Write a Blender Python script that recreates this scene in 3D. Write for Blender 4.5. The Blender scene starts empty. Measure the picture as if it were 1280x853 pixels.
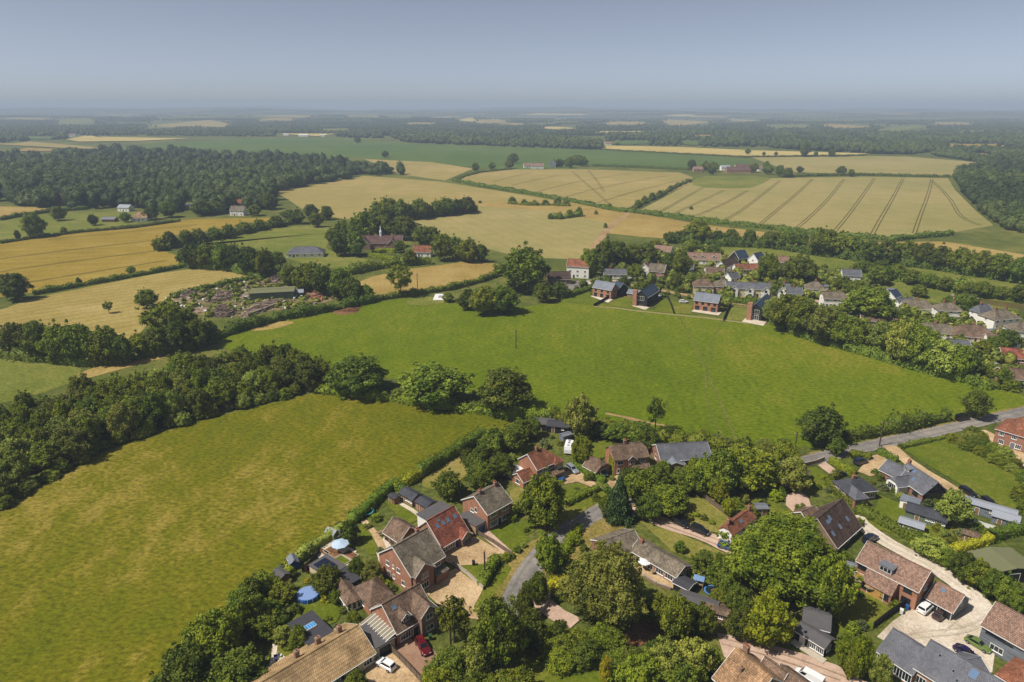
import bpy, math, random
import numpy as np
from mathutils import Vector

# ------------------------------------------------------------------ camera
CAMH, PITCH, FPX = 95.0, math.radians(18.93), 853.0
SP, CP = math.sin(PITCH), math.cos(PITCH)
scene = bpy.context.scene
COL = scene.collection
cam_d = bpy.data.cameras.new('camera')
cam_d.sensor_width = 36.0
cam_d.lens = 36.0 * FPX / 1280.0
cam_d.clip_start = 1.0
cam_d.clip_end = 60000.0
cam = bpy.data.objects.new('camera', cam_d)
COL.objects.link(cam)
cam.location = (0, 0, CAMH)
cam.rotation_euler = (math.radians(90) - PITCH, 0, 0)
scene.camera = cam

# ------------------------------------------------------------------ sky and sun
SUN_EL, SUN_AZ = math.radians(55), math.radians(-111)     # azimuth clockwise from +Y: the sun stands to the left
world = bpy.data.worlds.new('World')
scene.world = world
world.use_nodes = True
wt = world.node_tree
bg = wt.nodes['Background']
sky = wt.nodes.new('ShaderNodeTexSky')
sky.sky_type = 'NISHITA'
sky.sun_disc = False
sky.sun_elevation = SUN_EL
sky.sun_rotation = SUN_AZ
sky.altitude = 200
sky.air_density = 0.4
sky.dust_density = 0.85
sky.ozone_density = 1.0
soft = wt.nodes.new('ShaderNodeHueSaturation')          # summer haze: the whole sky a little paler
soft.inputs['Saturation'].default_value = 0.60
wt.links.new(sky.outputs['Color'], soft.inputs['Color'])
wt.links.new(soft.outputs['Color'], bg.inputs['Color'])
bg.inputs['Strength'].default_value = 0.101
sun_d = bpy.data.lights.new('sun', 'SUN')
sun_d.energy = 4.75
sun_d.angle = math.radians(0.6)
sun_d.color = (1.0, 0.93, 0.82)
sun = bpy.data.objects.new('sun', sun_d)
COL.objects.link(sun)
sdir = Vector((math.cos(SUN_EL) * math.sin(SUN_AZ), math.cos(SUN_EL) * math.cos(SUN_AZ), math.sin(SUN_EL)))
sun.rotation_euler = sdir.to_track_quat('Z', 'Y').to_euler()
scene.view_settings.view_transform = 'Standard'
scene.view_settings.look = 'None'
scene.view_settings.gamma = 1.0
scene.view_settings.use_curve_mapping = False
scene.view_settings.exposure = 0.13
scene.render.engine = 'CYCLES'
cy = scene.cycles
cy.max_bounces = 5
cy.diffuse_bounces = 3
cy.glossy_bounces = 2
cy.transmission_bounces = 3
cy.volume_bounces = 0
cy.caustics_reflective = False
cy.caustics_refractive = False
cy.use_denoising = True

# ------------------------------------------------------------------ pixel -> place
def U(x, y, z=0.0):
    """point at height z in the direction of photo pixel (x, y)"""
    a = (x - 640.0) / FPX
    b = (426.5 - y) / FPX
    dx, dy, dz = a, b * SP + CP, b * CP - SP
    dz = min(dz, -0.0045)
    t = (z - CAMH) / dz
    return Vector((dx * t, dy * t, z))

def mpp(x, y, z=0.0):
    p = U(x, y, z)
    return (p.y * CP + (CAMH - z) * SP) / FPX

def smooth(pts, n=2, closed=True):
    pts = [Vector(p) for p in pts]
    for _ in range(n):
        out = []
        m = len(pts)
        for i in range(m if closed else m - 1):
            a, b = pts[i], pts[(i + 1) % m]
            if not closed and i == 0:
                out.append(a)
            out.append(a * .75 + b * .25)
            out.append(a * .25 + b * .75)
        if not closed:
            out.append(pts[-1])
        pts = out
    return pts

def inside(p, poly):
    x, y = p[0], p[1]
    c = False
    j = len(poly) - 1
    for i in range(len(poly)):
        xi, yi = poly[i][0], poly[i][1]
        xj, yj = poly[j][0], poly[j][1]
        if (yi > y) != (yj > y) and x < (xj - xi) * (y - yi) / (yj - yi) + xi:
            c = not c
        j = i
    return c

# ------------------------------------------------------------------ objects
def tag(o, label=None, cat=None, group=None, kind=None):
    if label: o['label'] = label
    if cat: o['category'] = cat
    if group: o['group'] = group
    if kind: o['kind'] = kind
    return o

def link(name, data, parent=None):
    o = bpy.data.objects.new(name, data)
    COL.objects.link(o)
    if parent is not None:
        o.parent = parent
    return o

def empty(name, loc=(0, 0, 0), rz=0.0):
    o = link(name, None)
    o.location = loc
    o.rotation_euler = (0, 0, rz)
    o.empty_display_size = 0.5
    return o

class MB:
    """collects faces; build() links them as one mesh object"""
    def __init__(s):
        s.v, s.f, s.m = [], [], []
    def add(s, vs, fs, m=0):
        n = len(s.v)
        s.v += [tuple(v) for v in vs]
        s.f += [tuple(n + i for i in f) for f in fs]
        s.m += [m] * len(fs)
        return s
    def box(s, x0, x1, y0, y1, z0, z1, m=0, tf=None):
        vs = [(x0, y0, z0), (x1, y0, z0), (x1, y1, z0), (x0, y1, z0), (x0, y0, z1), (x1, y0, z1), (x1, y1, z1), (x0, y1, z1)]
        if tf: vs = [tf(v) for v in vs]
        return s.add(vs, [(3, 2, 1, 0), (4, 5, 6, 7), (0, 1, 5, 4), (1, 2, 6, 5), (2, 3, 7, 6), (3, 0, 4, 7)], m)
    def prism(s, poly, z0, z1, m=0):
        n = len(poly)
        vs = [(p[0], p[1], z0) for p in poly] + [(p[0], p[1], z1) for p in poly]
        fs = [tuple(range(n - 1, -1, -1)), tuple(range(n, 2 * n))] + [(i, (i + 1) % n, n + (i + 1) % n, n + i) for i in range(n)]
        return s.add(vs, fs, m)
    def cyl(s, a, b, r0, r1, n=8, m=0, caps=True):
        a, b = Vector(a), Vector(b)
        q = (b - a).to_track_quat('Z', 'Y')
        vs = []
        for c, r in ((a, r0), (b, r1)):
            for i in range(n):
                t = 2 * math.pi * i / n
                vs.append(c + q @ Vector((r * math.cos(t), r * math.sin(t), 0)))
        fs = [(i, (i + 1) % n, n + (i + 1) % n, n + i) for i in range(n)]
        if caps: fs += [tuple(range(n - 1, -1, -1)), tuple(range(n, 2 * n))]
        return s.add(vs, fs, m)
    def lathe(s, prof, n=16, m=0, c=(0, 0)):
        vs = []
        for r, z in prof:
            for i in range(n):
                t = 2 * math.pi * i / n
                vs.append((c[0] + r * math.cos(t), c[1] + r * math.sin(t), z))
        fs = []
        for k in range(len(prof) - 1):
            fs += [(k * n + i, k * n + (i + 1) % n, (k + 1) * n + (i + 1) % n, (k + 1) * n + i) for i in range(n)]
        fs.append(tuple(range(n - 1, -1, -1)))
        fs.append(tuple((len(prof) - 1) * n + i for i in range(n)))
        return s.add(vs, fs, m)
    def mesh(s, name, mats):
        me = bpy.data.meshes.new(name)
        me.from_pydata(s.v, [], s.f)
        for m in (mats if isinstance(mats, (list, tuple)) else [mats]):
            me.materials.append(m)
        me.polygons.foreach_set('material_index', s.m)
        uv = me.uv_layers.new(name='uv')
        data = []
        Z = Vector((0, 0, 1))
        for p in me.polygons:
            n = p.normal
            if abs(n.z) > 0.98:
                ax, ay = Vector((1, 0, 0)), Vector((0, 1, 0))
            else:
                ax = Z.cross(n).normalized()
                ay = n.cross(ax)
            for li in p.loop_indices:
                co = me.vertices[me.loops[li].vertex_index].co
                data += [co.dot(ax), co.dot(ay)]
        uv.data.foreach_set('uv', data)
        return me
    def build(s, name, mats, parent=None):
        return link(name, s.mesh(name, mats), parent)

# ------------------------------------------------------------------ materials
def lin(c):
    out = []
    for v in c:
        v /= 255.0
        out.append(v / 12.92 if v <= 0.04045 else ((v + 0.055) / 1.055) ** 2.4)
    return tuple(out)

class NT:
    def __init__(s, name):
        s.mat = bpy.data.materials.new(name)
        s.mat.use_nodes = True
        s.t = s.mat.node_tree
        s.p = s.t.nodes['Principled BSDF']
        s.out = s.t.nodes['Material Output']
    def n(s, typ, **kw):
        nd = s.t.nodes.new('ShaderNode' + typ)
        for k, v in kw.items():
            if k in nd.inputs: nd.inputs[k].default_value = v
            else: setattr(nd, k, v)
        return nd
    def l(s, a, b):
        s.t.links.new(a, b)
    def coord(s, kind='Object', scale=(1, 1, 1), rot=0.0):
        tc = s.n('TexCoord')
        mp = s.n('Mapping')
        mp.inputs['Scale'].default_value = scale
        mp.inputs['Rotation'].default_value = (0, 0, rot)
        s.l(tc.outputs[kind], mp.inputs['Vector'])
        return mp.outputs['Vector']
    def noise(s, vec, scale, detail=3.0, rough=0.55):
        nd = s.n('TexNoise')
        nd.inputs['Scale'].default_value = scale
        nd.inputs['Detail'].default_value = detail
        nd.inputs['Roughness'].default_value = rough
        s.l(vec, nd.inputs['Vector'])
        return nd.outputs['Fac']
    def ramp(s, fac, stops):
        nd = s.n('ValToRGB')
        cr = nd.color_ramp
        while len(cr.elements) < len(stops): cr.elements.new(0.5)
        for e, (p, c) in zip(cr.elements, stops):
            e.position = p
            e.color = (*c, 1) if len(c) == 3 else c
        s.l(fac, nd.inputs['Fac'])
        return nd.outputs['Color']
    def mix(s, fac, a, b, mode='MIX'):
        nd = s.n('MixRGB', blend_type=mode)
        for i, v in (('Fac', fac), ('Color1', a), ('Color2', b)):
            if hasattr(v, 'links') or hasattr(v, 'is_linked'): s.l(v, nd.inputs[i])
            elif i == 'Fac': nd.inputs[i].default_value = v
            else: nd.inputs[i].default_value = (*v, 1)
        return nd.outputs['Color']
    def math(s, op, a, b=None, clamp=False):
        nd = s.n('Math', operation=op, use_clamp=clamp)
        for i, v in enumerate((a, b)):
            if v is None: continue
            if hasattr(v, 'is_linked'): s.l(v, nd.inputs[i])
            else: nd.inputs[i].default_value = v
        return nd.outputs[0]
    def bump(s, h, strength=0.3, dist=0.1):
        nd = s.n('Bump')
        nd.inputs['Strength'].default_value = strength
        nd.inputs['Distance'].default_value = dist
        s.l(h, nd.inputs['Height'])
        s.l(nd.outputs['Normal'], s.p.inputs['Normal'])
    def base(s, c, rough=0.9, spec=0.15):
        if hasattr(c, 'is_linked'): s.l(c, s.p.inputs['Base Color'])
        else: s.p.inputs['Base Color'].default_value = (*c, 1)
        s.p.inputs['Roughness'].default_value = rough
        s.p.inputs['Specular IOR Level'].default_value = spec
        return s.mat

MATS = {}
def plain(name, rgb, rough=0.7, spec=0.3, var=0.25, scale=1.5, metal=0.0):
    """paint, plaster, metal: one colour with some blotches of wear"""
    if name in MATS: return MATS[name]
    t = NT(name)
    c = lin(rgb)
    f = t.noise(t.coord('Object'), scale, 4.0, 0.6)
    col = t.ramp(f, [(0.25, tuple(v * (1 - var) for v in c)), (0.7, c), (0.9, tuple(min(1, v * (1 + var * .5)) for v in c))])
    t.base(col, rough, spec)
    t.p.inputs['Metallic'].default_value = metal
    MATS[name] = t.mat
    return t.mat

def tiled(name, rgb, tile=(0.28, 0.33), rough=0.85, var=0.35, weather=0.3, lichen=None, bumpd=0.05):
    """roof tiles: courses and single tiles from the slope's own metres (uv)"""
    if name in MATS: return MATS[name]
    t = NT(name)
    c = lin(rgb)
    uv = t.coord('UV')
    b = t.n('TexBrick', offset=0.5)
    b.inputs['Scale'].default_value = 1.0
    b.inputs['Brick Width'].default_value = tile[0]
    b.inputs['Row Height'].default_value = tile[1]
    b.inputs['Mortar Size'].default_value = 0.03
    b.inputs['Mortar Smooth'].default_value = 0.6
    b.inputs['Bias'].default_value = 0.0
    b.inputs['Color1'].default_value = (*[v * (1 - var) for v in c], 1)
    b.inputs['Color2'].default_value = (*[min(1, v * (1 + var)) for v in c], 1)
    b.inputs['Mortar'].default_value = (*[v * 0.35 for v in c], 1)
    t.l(uv, b.inputs['Vector'])
    oc = t.coord('Object')
    f = t.noise(oc, 0.35, 5.0, 0.65)
    w = t.ramp(f, [(0.36, (1 - weather * 1.3,) * 3), (0.5, (1, 1, 1)), (0.66, (1 + weather * 1.2,) * 3)])
    col = t.mix(1.0, b.outputs['Color'], w, 'MULTIPLY')
    if lichen:
        f2 = t.noise(oc, 1.1, 6.0, 0.7)
        k = t.ramp(f2, [(0.52, (0, 0, 0)), (0.72, (.55, .55, .55))])
        col = t.mix(k, col, lin(lichen))
    t.base(col, rough, 0.2)
    t.bump(b.outputs['Fac'], 0.6, -bumpd)
    MATS[name] = t.mat
    return t.mat

def brick(name, rgb, var=0.3):
    if name in MATS: return MATS[name]
    t = NT(name)
    c = lin(rgb)
    uv = t.coord('UV')
    b = t.n('TexBrick', offset=0.5)
    b.inputs['Scale'].default_value = 1.0
    b.inputs['Brick Width'].default_value = 0.225
    b.inputs['Row Height'].default_value = 0.075
    b.inputs['Mortar Size'].default_value = 0.011
    b.inputs['Color1'].default_value = (*[v * (1 - var) for v in c], 1)
    b.inputs['Color2'].default_value = (*[min(1, v * (1 + var)) for v in c], 1)
    b.inputs['Mortar'].default_value = (*lin((168, 158, 142)), 1)
    t.l(uv, b.inputs['Vector'])
    f = t.noise(t.coord('Object'), 0.7, 4.0)
    w = t.ramp(f, [(0.3, (.8, .8, .8)), (0.7, (1.12, 1.1, 1.08))])
    col = t.mix(1.0, b.outputs['Color'], w, 'MULTIPLY')
    t.base(col, 0.9, 0.15)
    t.bump(b.outputs['Fac'], 0.3, -0.01)
    MATS[name] = t.mat
    return t.mat

def boards(name, rgb, pitch=0.15, var=0.3, rough=0.75):
    """horizontal weatherboard or ribbed sheet: lines along uv v"""
    if name in MATS: return MATS[name]
    t = NT(name)
    c = lin(rgb)
    uv = t.coord('UV')
    b = t.n('TexBrick', offset=0.3)
    b.inputs['Scale'].default_value = 1.0
    b.inputs['Brick Width'].default_value = 2.4
    b.inputs['Row Height'].default_value = pitch
    b.inputs['Mortar Size'].default_value = 0.012
    b.inputs['Color1'].default_value = (*[v * (1 - var) for v in c], 1)
    b.inputs['Color2'].default_value = (*[min(1, v * (1 + var)) for v in c], 1)
    b.inputs['Mortar'].default_value = (*[v * 0.35 for v in c], 1)
    t.l(uv, b.inputs['Vector'])
    t.base(b.outputs['Color'], rough, 0.25)
    t.bump(b.outputs['Fac'], 0.4, -0.02)
    MATS[name] = t.mat
    return t.mat

def glass(name='window_glass', rgb=(34, 40, 48)):
    if name in MATS: return MATS[name]
    t = NT(name)
    t.base(lin(rgb), 0.06, 0.8)
    MATS[name] = t.mat
    return t.mat

def leaf(name, dark, light, trans=0.22, var=0.34, scale=2.2, tint=False):
    """foliage: colour varies leaf clump by clump and tree by tree"""
    if name in MATS: return MATS[name]
    t = NT(name)
    oc = t.coord('Object')
    f = t.noise(oc, scale, 3.0, 0.65)
    info = t.n('ObjectInfo')
    col = t.ramp(f, [(0.36, lin(dark)), (0.62, lin(light))])
    hsv = t.n('HueSaturation')
    h = t.math('MULTIPLY_ADD', info.outputs['Random'], 0.032)
    h.node.inputs[2].default_value = 0.476
    r2 = t.math('FRACT', t.math('MULTIPLY', info.outputs['Random'], 7.31))
    v = t.math('MULTIPLY_ADD', r2, var * 2)
    v.node.inputs[2].default_value = 1.0 - var
    if tint:                                     # many trees in one mesh: each face carries its tree's own tint
        at_ = t.n('Attribute', attribute_name='tint')
        v = t.math('MULTIPLY_ADD', at_.outputs['Fac'], 0.85)
        v.node.inputs[2].default_value = 0.58
        h = t.math('MULTIPLY_ADD', at_.outputs['Fac'], -0.03)
        h.node.inputs[2].default_value = 0.508
    t.l(h, hsv.inputs['Hue'])
    t.l(v, hsv.inputs['Value'])
    t.l(col, hsv.inputs['Color'])
    t.base(hsv.outputs['Color'], 0.65, 0.25)
    tr = t.n('BsdfTranslucent')
    t.l(hsv.outputs['Color'], tr.inputs['Color'])
    mx = t.n('MixShader')
    mx.inputs[0].default_value = trans
    t.l(t.p.outputs[0], mx.inputs[1])
    t.l(tr.outputs[0], mx.inputs[2])
    t.l(mx.outputs[0], t.out.inputs['Surface'])
    MATS[name] = t.mat
    return t.mat

def land(name, stops, big=0.012, mid=0.08, fine=0.9, rot=0.0, stretch=(1, 1), row=None, bump=0.25, fineamt=0.35, grain=None):
    """grass, crop and soil: three sizes of blotch, optional drill rows (spacing m, strength)"""
    if name in MATS: return MATS[name]
    t = NT(name)
    v = t.coord('Object', (stretch[0], stretch[1], 1), rot)
    a = t.noise(v, big, 3.0, 0.6)
    b = t.noise(v, mid, 4.0, 0.65)
    c = t.noise(t.coord('Object', (0.72, 1.15, 1), grain) if grain is not None else v, fine, 5.0, 0.72)
    s = t.math('ADD', t.math('MULTIPLY', a, 0.45), t.math('MULTIPLY', b, 0.35))
    s = t.math('ADD', s, t.math('MULTIPLY', c, 0.2))
    g = 1.0 if name in ('asphalt', 'gravel', 'pale_gravel', 'block_paving', 'brick_paving', 'meadow_grass', 'pasture_grass') else 0.9
    col = t.ramp(s, [(0.5 + (p - 0.5) * 0.55, lin(tuple(x * g for x in q))) for p, q in stops])
    w = t.ramp(c, [(0.36, (1 - fineamt,) * 3), (0.5, (1, 1, 1)), (0.64, (1 + fineamt * .8,) * 3)])
    col = t.mix(1.0, col, w, 'MULTIPLY')
    if row:
        rv = t.coord('Object', (1, 1, 1), row[2])
        wv = t.n('TexWave', wave_type='BANDS', bands_direction='X')
        wv.inputs['Scale'].default_value = 2 * math.pi / row[0] / 20.0 * 1.0
        wv.inputs['Distortion'].default_value = 1.2
        wv.inputs['Detail'].default_value = 2.0
        wv.inputs['Detail Scale'].default_value = 0.5
        t.l(rv, wv.inputs['Vector'])
        k = t.ramp(wv.outputs['Fac'], [(0.0, (1 - row[1],) * 3), (0.6, (1, 1, 1))])
        col = t.mix(1.0, col, k, 'MULTIPLY')
    t.base(col, 0.95, 0.08)
    t.bump(c, bump, 0.5)
    MATS[name] = t.mat
    return t.mat

# ------------------------------------------------------------------ sheets, strips
def sheet(name, px, z, mat, sm=2, parent=None, world_pts=None, kind='structure', label=None):
    pts = world_pts or [U(x, y) for x, y in px]
    pts = [Vector((p[0], p[1], 0)) for p in pts]
    if sm: pts = smooth(pts, sm)
    me = bpy.data.meshes.new(name)
    me.from_pydata([(p.x, p.y, z) for p in pts], [], [tuple(range(len(pts)))])
    if me.polygons[0].normal.z < 0: me.flip_normals()
    me.materials.append(mat)
    o = link(name, me, parent)
    if parent is None: tag(o, label, kind=kind)
    return o

def resample(pts, step):
    out = [pts[0].copy()]
    acc = 0.0
    for a, b in zip(pts[:-1], pts[1:]):
        d = (b - a).length
        if d < 1e-6: continue
        t = step - acc
        while t <= d:
            out.append(a.lerp(b, t / d))
            t += step
        acc = d - (t - step)
    if (out[-1] - pts[-1]).length > step * 0.3: out.append(pts[-1].copy())
    return out

def strip_mesh(name, pts, width, z, mat, wob=0.0, seed=0):
    rng = random.Random(seed)
    vs, fs = [], []
    for i, p in enumerate(pts):
        a = pts[max(0, i - 1)]
        b = pts[min(len(pts) - 1, i + 1)]
        d = (b - a).normalized()
        n = Vector((-d.y, d.x, 0))
        w1 = width / 2 + rng.uniform(-wob, wob)
        w2 = width / 2 + rng.uniform(-wob, wob)
        vs += [tuple(p - n * w1 + Vector((0, 0, z))), tuple(p + n * w2 + Vector((0, 0, z)))]
        if i: fs.append((2 * i - 2, 2 * i, 2 * i + 1, 2 * i - 1)[::1])
    me = bpy.data.meshes.new(name)
    me.from_pydata(vs, [], fs)
    if me.polygons[0].normal.z < 0: me.flip_normals()
    me.materials.append(mat)
    return me

def strip(name, px, width, z, mat, wob=0.0, sm=2, parent=None, kind='structure', step=3.0):
    pts = smooth([U(x, y) for x, y in px], sm, False) if sm else [U(x, y) for x, y in px]
    pts = resample(pts, step)
    o = link(name, strip_mesh(name, pts, width, z, mat, wob, len(px)), parent)
    if parent is None: tag(o, kind=kind)
    return o
# ------------------------------------------------------------------ foliage meshes
def quads_mesh(name, C, N, S, mats, mi=None, core=None, rng=None, tint=None):
    """one quad at each centre C with normal N and half size S (numpy), plus an optional (verts, tris) core"""
    n = len(C)
    R = rng.normal(size=(n, 3))
    N = N / (np.linalg.norm(N, axis=1, keepdims=True) + 1e-9)
    A = np.cross(N, R)
    A /= np.linalg.norm(A, axis=1, keepdims=True) + 1e-9
    B = np.cross(N, A)
    S = S[:, None]
    j = rng.uniform(0.65, 1.25, size=(n, 4, 1))
    V = np.stack([C + (A + 0.25 * N) * S * j[:, 0], C + B * S * j[:, 1], C - (A - 0.25 * N) * S * j[:, 2], C - B * S * j[:, 3]], axis=1).reshape(-1, 3)
    nv, nq = len(V), n
    loops = np.arange(nq * 4, dtype=np.int32)
    starts = np.arange(nq, dtype=np.int32) * 4
    tot = np.full(nq, 4, dtype=np.int32)
    if core is not None:
        cv, cf = core
        V = np.vstack([V, cv])
        loops = np.concatenate([loops, (cf + nv).reshape(-1).astype(np.int32)])
        starts = np.concatenate([starts, nq * 4 + np.arange(len(cf), dtype=np.int32) * 3])
        tot = np.concatenate([tot, np.full(len(cf), 3, dtype=np.int32)])
    me = bpy.data.meshes.new(name)
    me.vertices.add(len(V))
    me.vertices.foreach_set('co', V.astype(np.float32).ravel())
    me.loops.add(len(loops))
    me.loops.foreach_set('vertex_index', loops)
    me.polygons.add(len(starts))
    me.polygons.foreach_set('loop_start', starts)
    me.polygons.foreach_set('loop_total', tot)
    for m in (mats if isinstance(mats, (list, tuple)) else [mats]): me.materials.append(m)
    if mi is not None:
        k = np.zeros(len(starts), dtype=np.int32)
        k[:nq] = mi
        me.polygons.foreach_set('material_index', k)
    if tint is not None:
        at_ = me.attributes.new('tint', 'FLOAT', 'FACE')
        at_.data.foreach_set('value', tint.astype(np.float32))
    me.update(calc_edges=True)
    return me

def ico(sub=1):
    t = (1 + 5 ** 0.5) / 2
    v = [(-1, t, 0), (1, t, 0), (-1, -t, 0), (1, -t, 0), (0, -1, t), (0, 1, t), (0, -1, -t), (0, 1, -t), (t, 0, -1), (t, 0, 1), (-t, 0, -1), (-t, 0, 1)]
    f = [(0, 11, 5), (0, 5, 1), (0, 1, 7), (0, 7, 10), (0, 10, 11), (1, 5, 9), (5, 11, 4), (11, 10, 2), (10, 7, 6), (7, 1, 8), (3, 9, 4), (3, 4, 2), (3, 2, 6), (3, 6, 8), (3, 8, 9), (4, 9, 5), (2, 4, 11), (6, 2, 10), (8, 6, 7), (9, 8, 1)]
    v = [np.array(p, float) / np.linalg.norm(p) for p in v]
    for _ in range(sub):
        cache, nf = {}, []
        def midp(a, b):
            k = (min(a, b), max(a, b))
            if k not in cache:
                p = v[a] + v[b]
                v.append(p / np.linalg.norm(p))
                cache[k] = len(v) - 1
            return cache[k]
        for a, b, c in f:
            x, y, z = midp(a, b), midp(b, c), midp(c, a)
            nf += [(a, x, z), (b, y, x), (c, z, y), (x, y, z)]
        f = nf
    return np.array(v), np.array(f)

ICO0, ICO1, ICO2 = ico(0), ico(1), ico(2)

def crown_points(rng, shape, ncl, nleaf):
    """leaf places in a crown of radius 1 and height 0..2: clumps over an uneven volume"""
    P, N = [], []
    cl = []
    tries = 0
    while len(cl) < ncl and tries < ncl * 60:
        tries += 1
        d = rng.normal(size=3)
        d /= np.linalg.norm(d)
        if shape == 'cone':
            h = rng.uniform(0, 1) ** 1.35
            a = rng.uniform(0, 2 * math.pi)
            rr = (1 - h) ** 0.85 * rng.uniform(0.55, 0.92) + 0.03
            c = np.array([rr * math.cos(a), rr * math.sin(a), 0.15 + 1.75 * h])
            cr = 0.30 * (1 - h) + 0.10
        elif shape == 'column':
            h = rng.uniform(0, 1)
            a = rng.uniform(0, 2 * math.pi)
            rr = 0.72 * math.sin(math.pi * (0.18 + 0.8 * h)) ** 0.6 * rng.uniform(0.5, 1)
            c = np.array([rr * math.cos(a), rr * math.sin(a), 0.25 + 1.6 * h])
            cr = rng.uniform(0.22, 0.34)
        elif shape == 'low':
            if d[2] < -0.2: continue
            q = rng.uniform(0.45, 0.78)
            c = np.array([d[0] * q, d[1] * q, 0.35 + max(d[2], 0) * q * 1.75])
            cr = rng.uniform(0.24, 0.38)
        elif shape == 'open':
            q = rng.uniform(0.4, 0.85)
            c = np.array([d[0] * q, d[1] * q, 1.25 + d[2] * q * 0.78])
            cr = rng.uniform(0.16, 0.27)
        else:
            if d[2] < -0.9: continue
            q = rng.uniform(0.55, 0.80)
            if d[2] < -0.35: q *= 0.92
            bulge = 1 + 0.16 * math.sin(3 * math.atan2(d[1], d[0]) + 1.7) + 0.1 * math.sin(5 * d[2] + 2)
            c = np.array([d[0] * q * bulge, d[1] * q * bulge, 1.0 + d[2] * q * 1.05])
            cr = rng.uniform(0.17, 0.33)
        if any(np.linalg.norm(c - o[0]) < 0.45 * (cr + o[1]) for o in cl): continue
        cl.append((c, cr))
    if shape in ('round', 'open', 'low'):                # sprays that break the outline
        for c, cr in list(cl):
            if rng.random() < 0.55:
                o = c - np.array([0, 0, 0.7])
                o = o / (np.linalg.norm(o) + 1e-6) + rng.normal(size=3) * 0.35
                cl.append((c + o * cr * rng.uniform(0.75, 1.15), cr * rng.uniform(0.3, 0.5)))
    mid = np.array([0, 0, 0.8])
    for c, cr in cl:
        k = int(nleaf * (cr / 0.27) ** 1.6)
        d = rng.normal(size=(k, 3))
        out = c - mid
        out = out / (np.linalg.norm(out) + 1e-6)
        d = d + out * 0.7
        d[:, 2] += 0.35
        d /= np.linalg.norm(d, axis=1, keepdims=True)
        q = cr * rng.uniform(0.55, 1.14, size=(k, 1))
        P.append(c + d * q * np.array([1, 1, 0.85]))
        N.append(d + rng.normal(size=(k, 3)) * 0.75)
    P = np.vstack(P)
    P[:, 2] = np.maximum(P[:, 2], 0.03)
    return P, np.vstack(N), cl

def crown_mesh(name, seed, shape, ncl, nleaf, size, mats):
    rng = np.random.default_rng(seed)
    P, N, cl = crown_points(rng, shape, ncl, nleaf)
    kr = 1.0 / np.percentile(np.hypot(P[:, 0], P[:, 1]), 97)     # crown radius 1, height 2
    kz = 2.0 / np.percentile(P[:, 2], 99.5)
    K = np.array([kr, kr, kz])
    P = P * K
    cl = [(c * K, cr * kr) for c, cr in cl]
    S = size * rng.uniform(0.6, 1.3, size=len(P))
    # inner leaf mass of each clump
    cv, cf, k = [], [], 0
    for c, cr in cl:
        v = ICO0[0] * cr * 0.5 * rng.uniform(0.8, 1.15, size=(len(ICO0[0]), 1)) + c
        cv.append(v)
        cf.append(ICO0[1] + k)
        k += len(v)
    return quads_mesh(name, P, N, S, mats, None, (np.vstack(cv), np.vstack(cf)), rng)

M_BARK = plain('bark', (88, 74, 60), 0.9, 0.1, 0.4, 3.0)
LEAF = {
    'oak':   leaf('leaf_oak', (74, 94, 14), (134, 146, 36)),
    'dark':  leaf('leaf_dark', (66, 88, 16), (120, 136, 40)),
    'olive': leaf('leaf_olive', (98, 114, 34), (154, 162, 70), 0.2),
    'lime':  leaf('leaf_lime', (96, 118, 16), (164, 174, 36), 0.35),
    'grey':  leaf('leaf_grey', (72, 88, 48), (126, 138, 84), 0.2),
    'con':   leaf('leaf_conifer', (34, 56, 28), (70, 94, 46), 0.1),
    'gold':  leaf('leaf_gold', (140, 144, 24), (192, 184, 48), 0.25),
    'red':   leaf('leaf_copper', (60, 28, 34), (98, 50, 52), 0.2),
    'hedge': leaf('leaf_hedge', (62, 88, 16), (116, 136, 36), 0.25, 0.18),
    'plant': leaf('leaf_garden', (66, 86, 22), (128, 138, 50), 0.2, 0.2, 0.6, True),
    'far':   leaf('leaf_far', (50, 68, 26), (88, 104, 46), 0.28, 0.2, 0.6, True),
}
CROWNS = {}
def crowns(kind):
    if kind in CROWNS: return CROWNS[kind]
    spec = {  # shape, variants, clumps, leaves a clump, leaf half size, leaf colour
        'oak': ('round', 5, 70, 120, 0.043, 'oak'), 'dark': ('round', 4, 70, 120, 0.043, 'dark'),
        'hero': ('round', 2, 170, 200, 0.024, 'oak'), 'heroolive': ('round', 1, 170, 200, 0.024, 'olive'),
        'olive': ('round', 3, 60, 110, 0.043, 'olive'), 'lime': ('round', 3, 60, 110, 0.043, 'lime'),
        'grey': ('round', 2, 50, 100, 0.045, 'grey'), 'con': ('cone', 3, 80, 80, 0.05, 'con'),
        'gold': ('column', 1, 40, 90, 0.05, 'gold'), 'poplar': ('open', 2, 34, 90, 0.045, 'dark'),
        'open': ('open', 3, 46, 90, 0.045, 'oak'), 'red': ('round', 1, 50, 90, 0.05, 'red'),
        's_oak': ('low', 3, 26, 60, 0.075, 'oak'), 's_dark': ('low', 3, 26, 60, 0.075, 'dark'), 's_lime': ('low', 2, 26, 60, 0.075, 'lime'),
        's_olive': ('low', 3, 26, 60, 0.075, 'olive'), 's_grey': ('low', 2, 26, 60, 0.075, 'grey'), 's_gold': ('low', 1, 26, 60, 0.075, 'gold'),
        's_red': ('low', 1, 26, 60, 0.075, 'red'), 's_hedge': ('low', 2, 26, 60, 0.075, 'hedge'),
        'b_oak': ('low', 4, 60, 110, 0.045, 'oak'), 'b_dark': ('low', 4, 60, 110, 0.045, 'dark'), 'b_olive': ('low', 3, 60, 110, 0.045, 'olive'),
    }[kind]
    sh, nv, ncl, nl, sz, lf = spec
    CROWNS[kind] = [crown_mesh('crown_' + kind, hash_(kind) + i * 17, sh, ncl, nl, sz, LEAF[lf]) for i in range(nv)]
    return CROWNS[kind]

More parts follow.
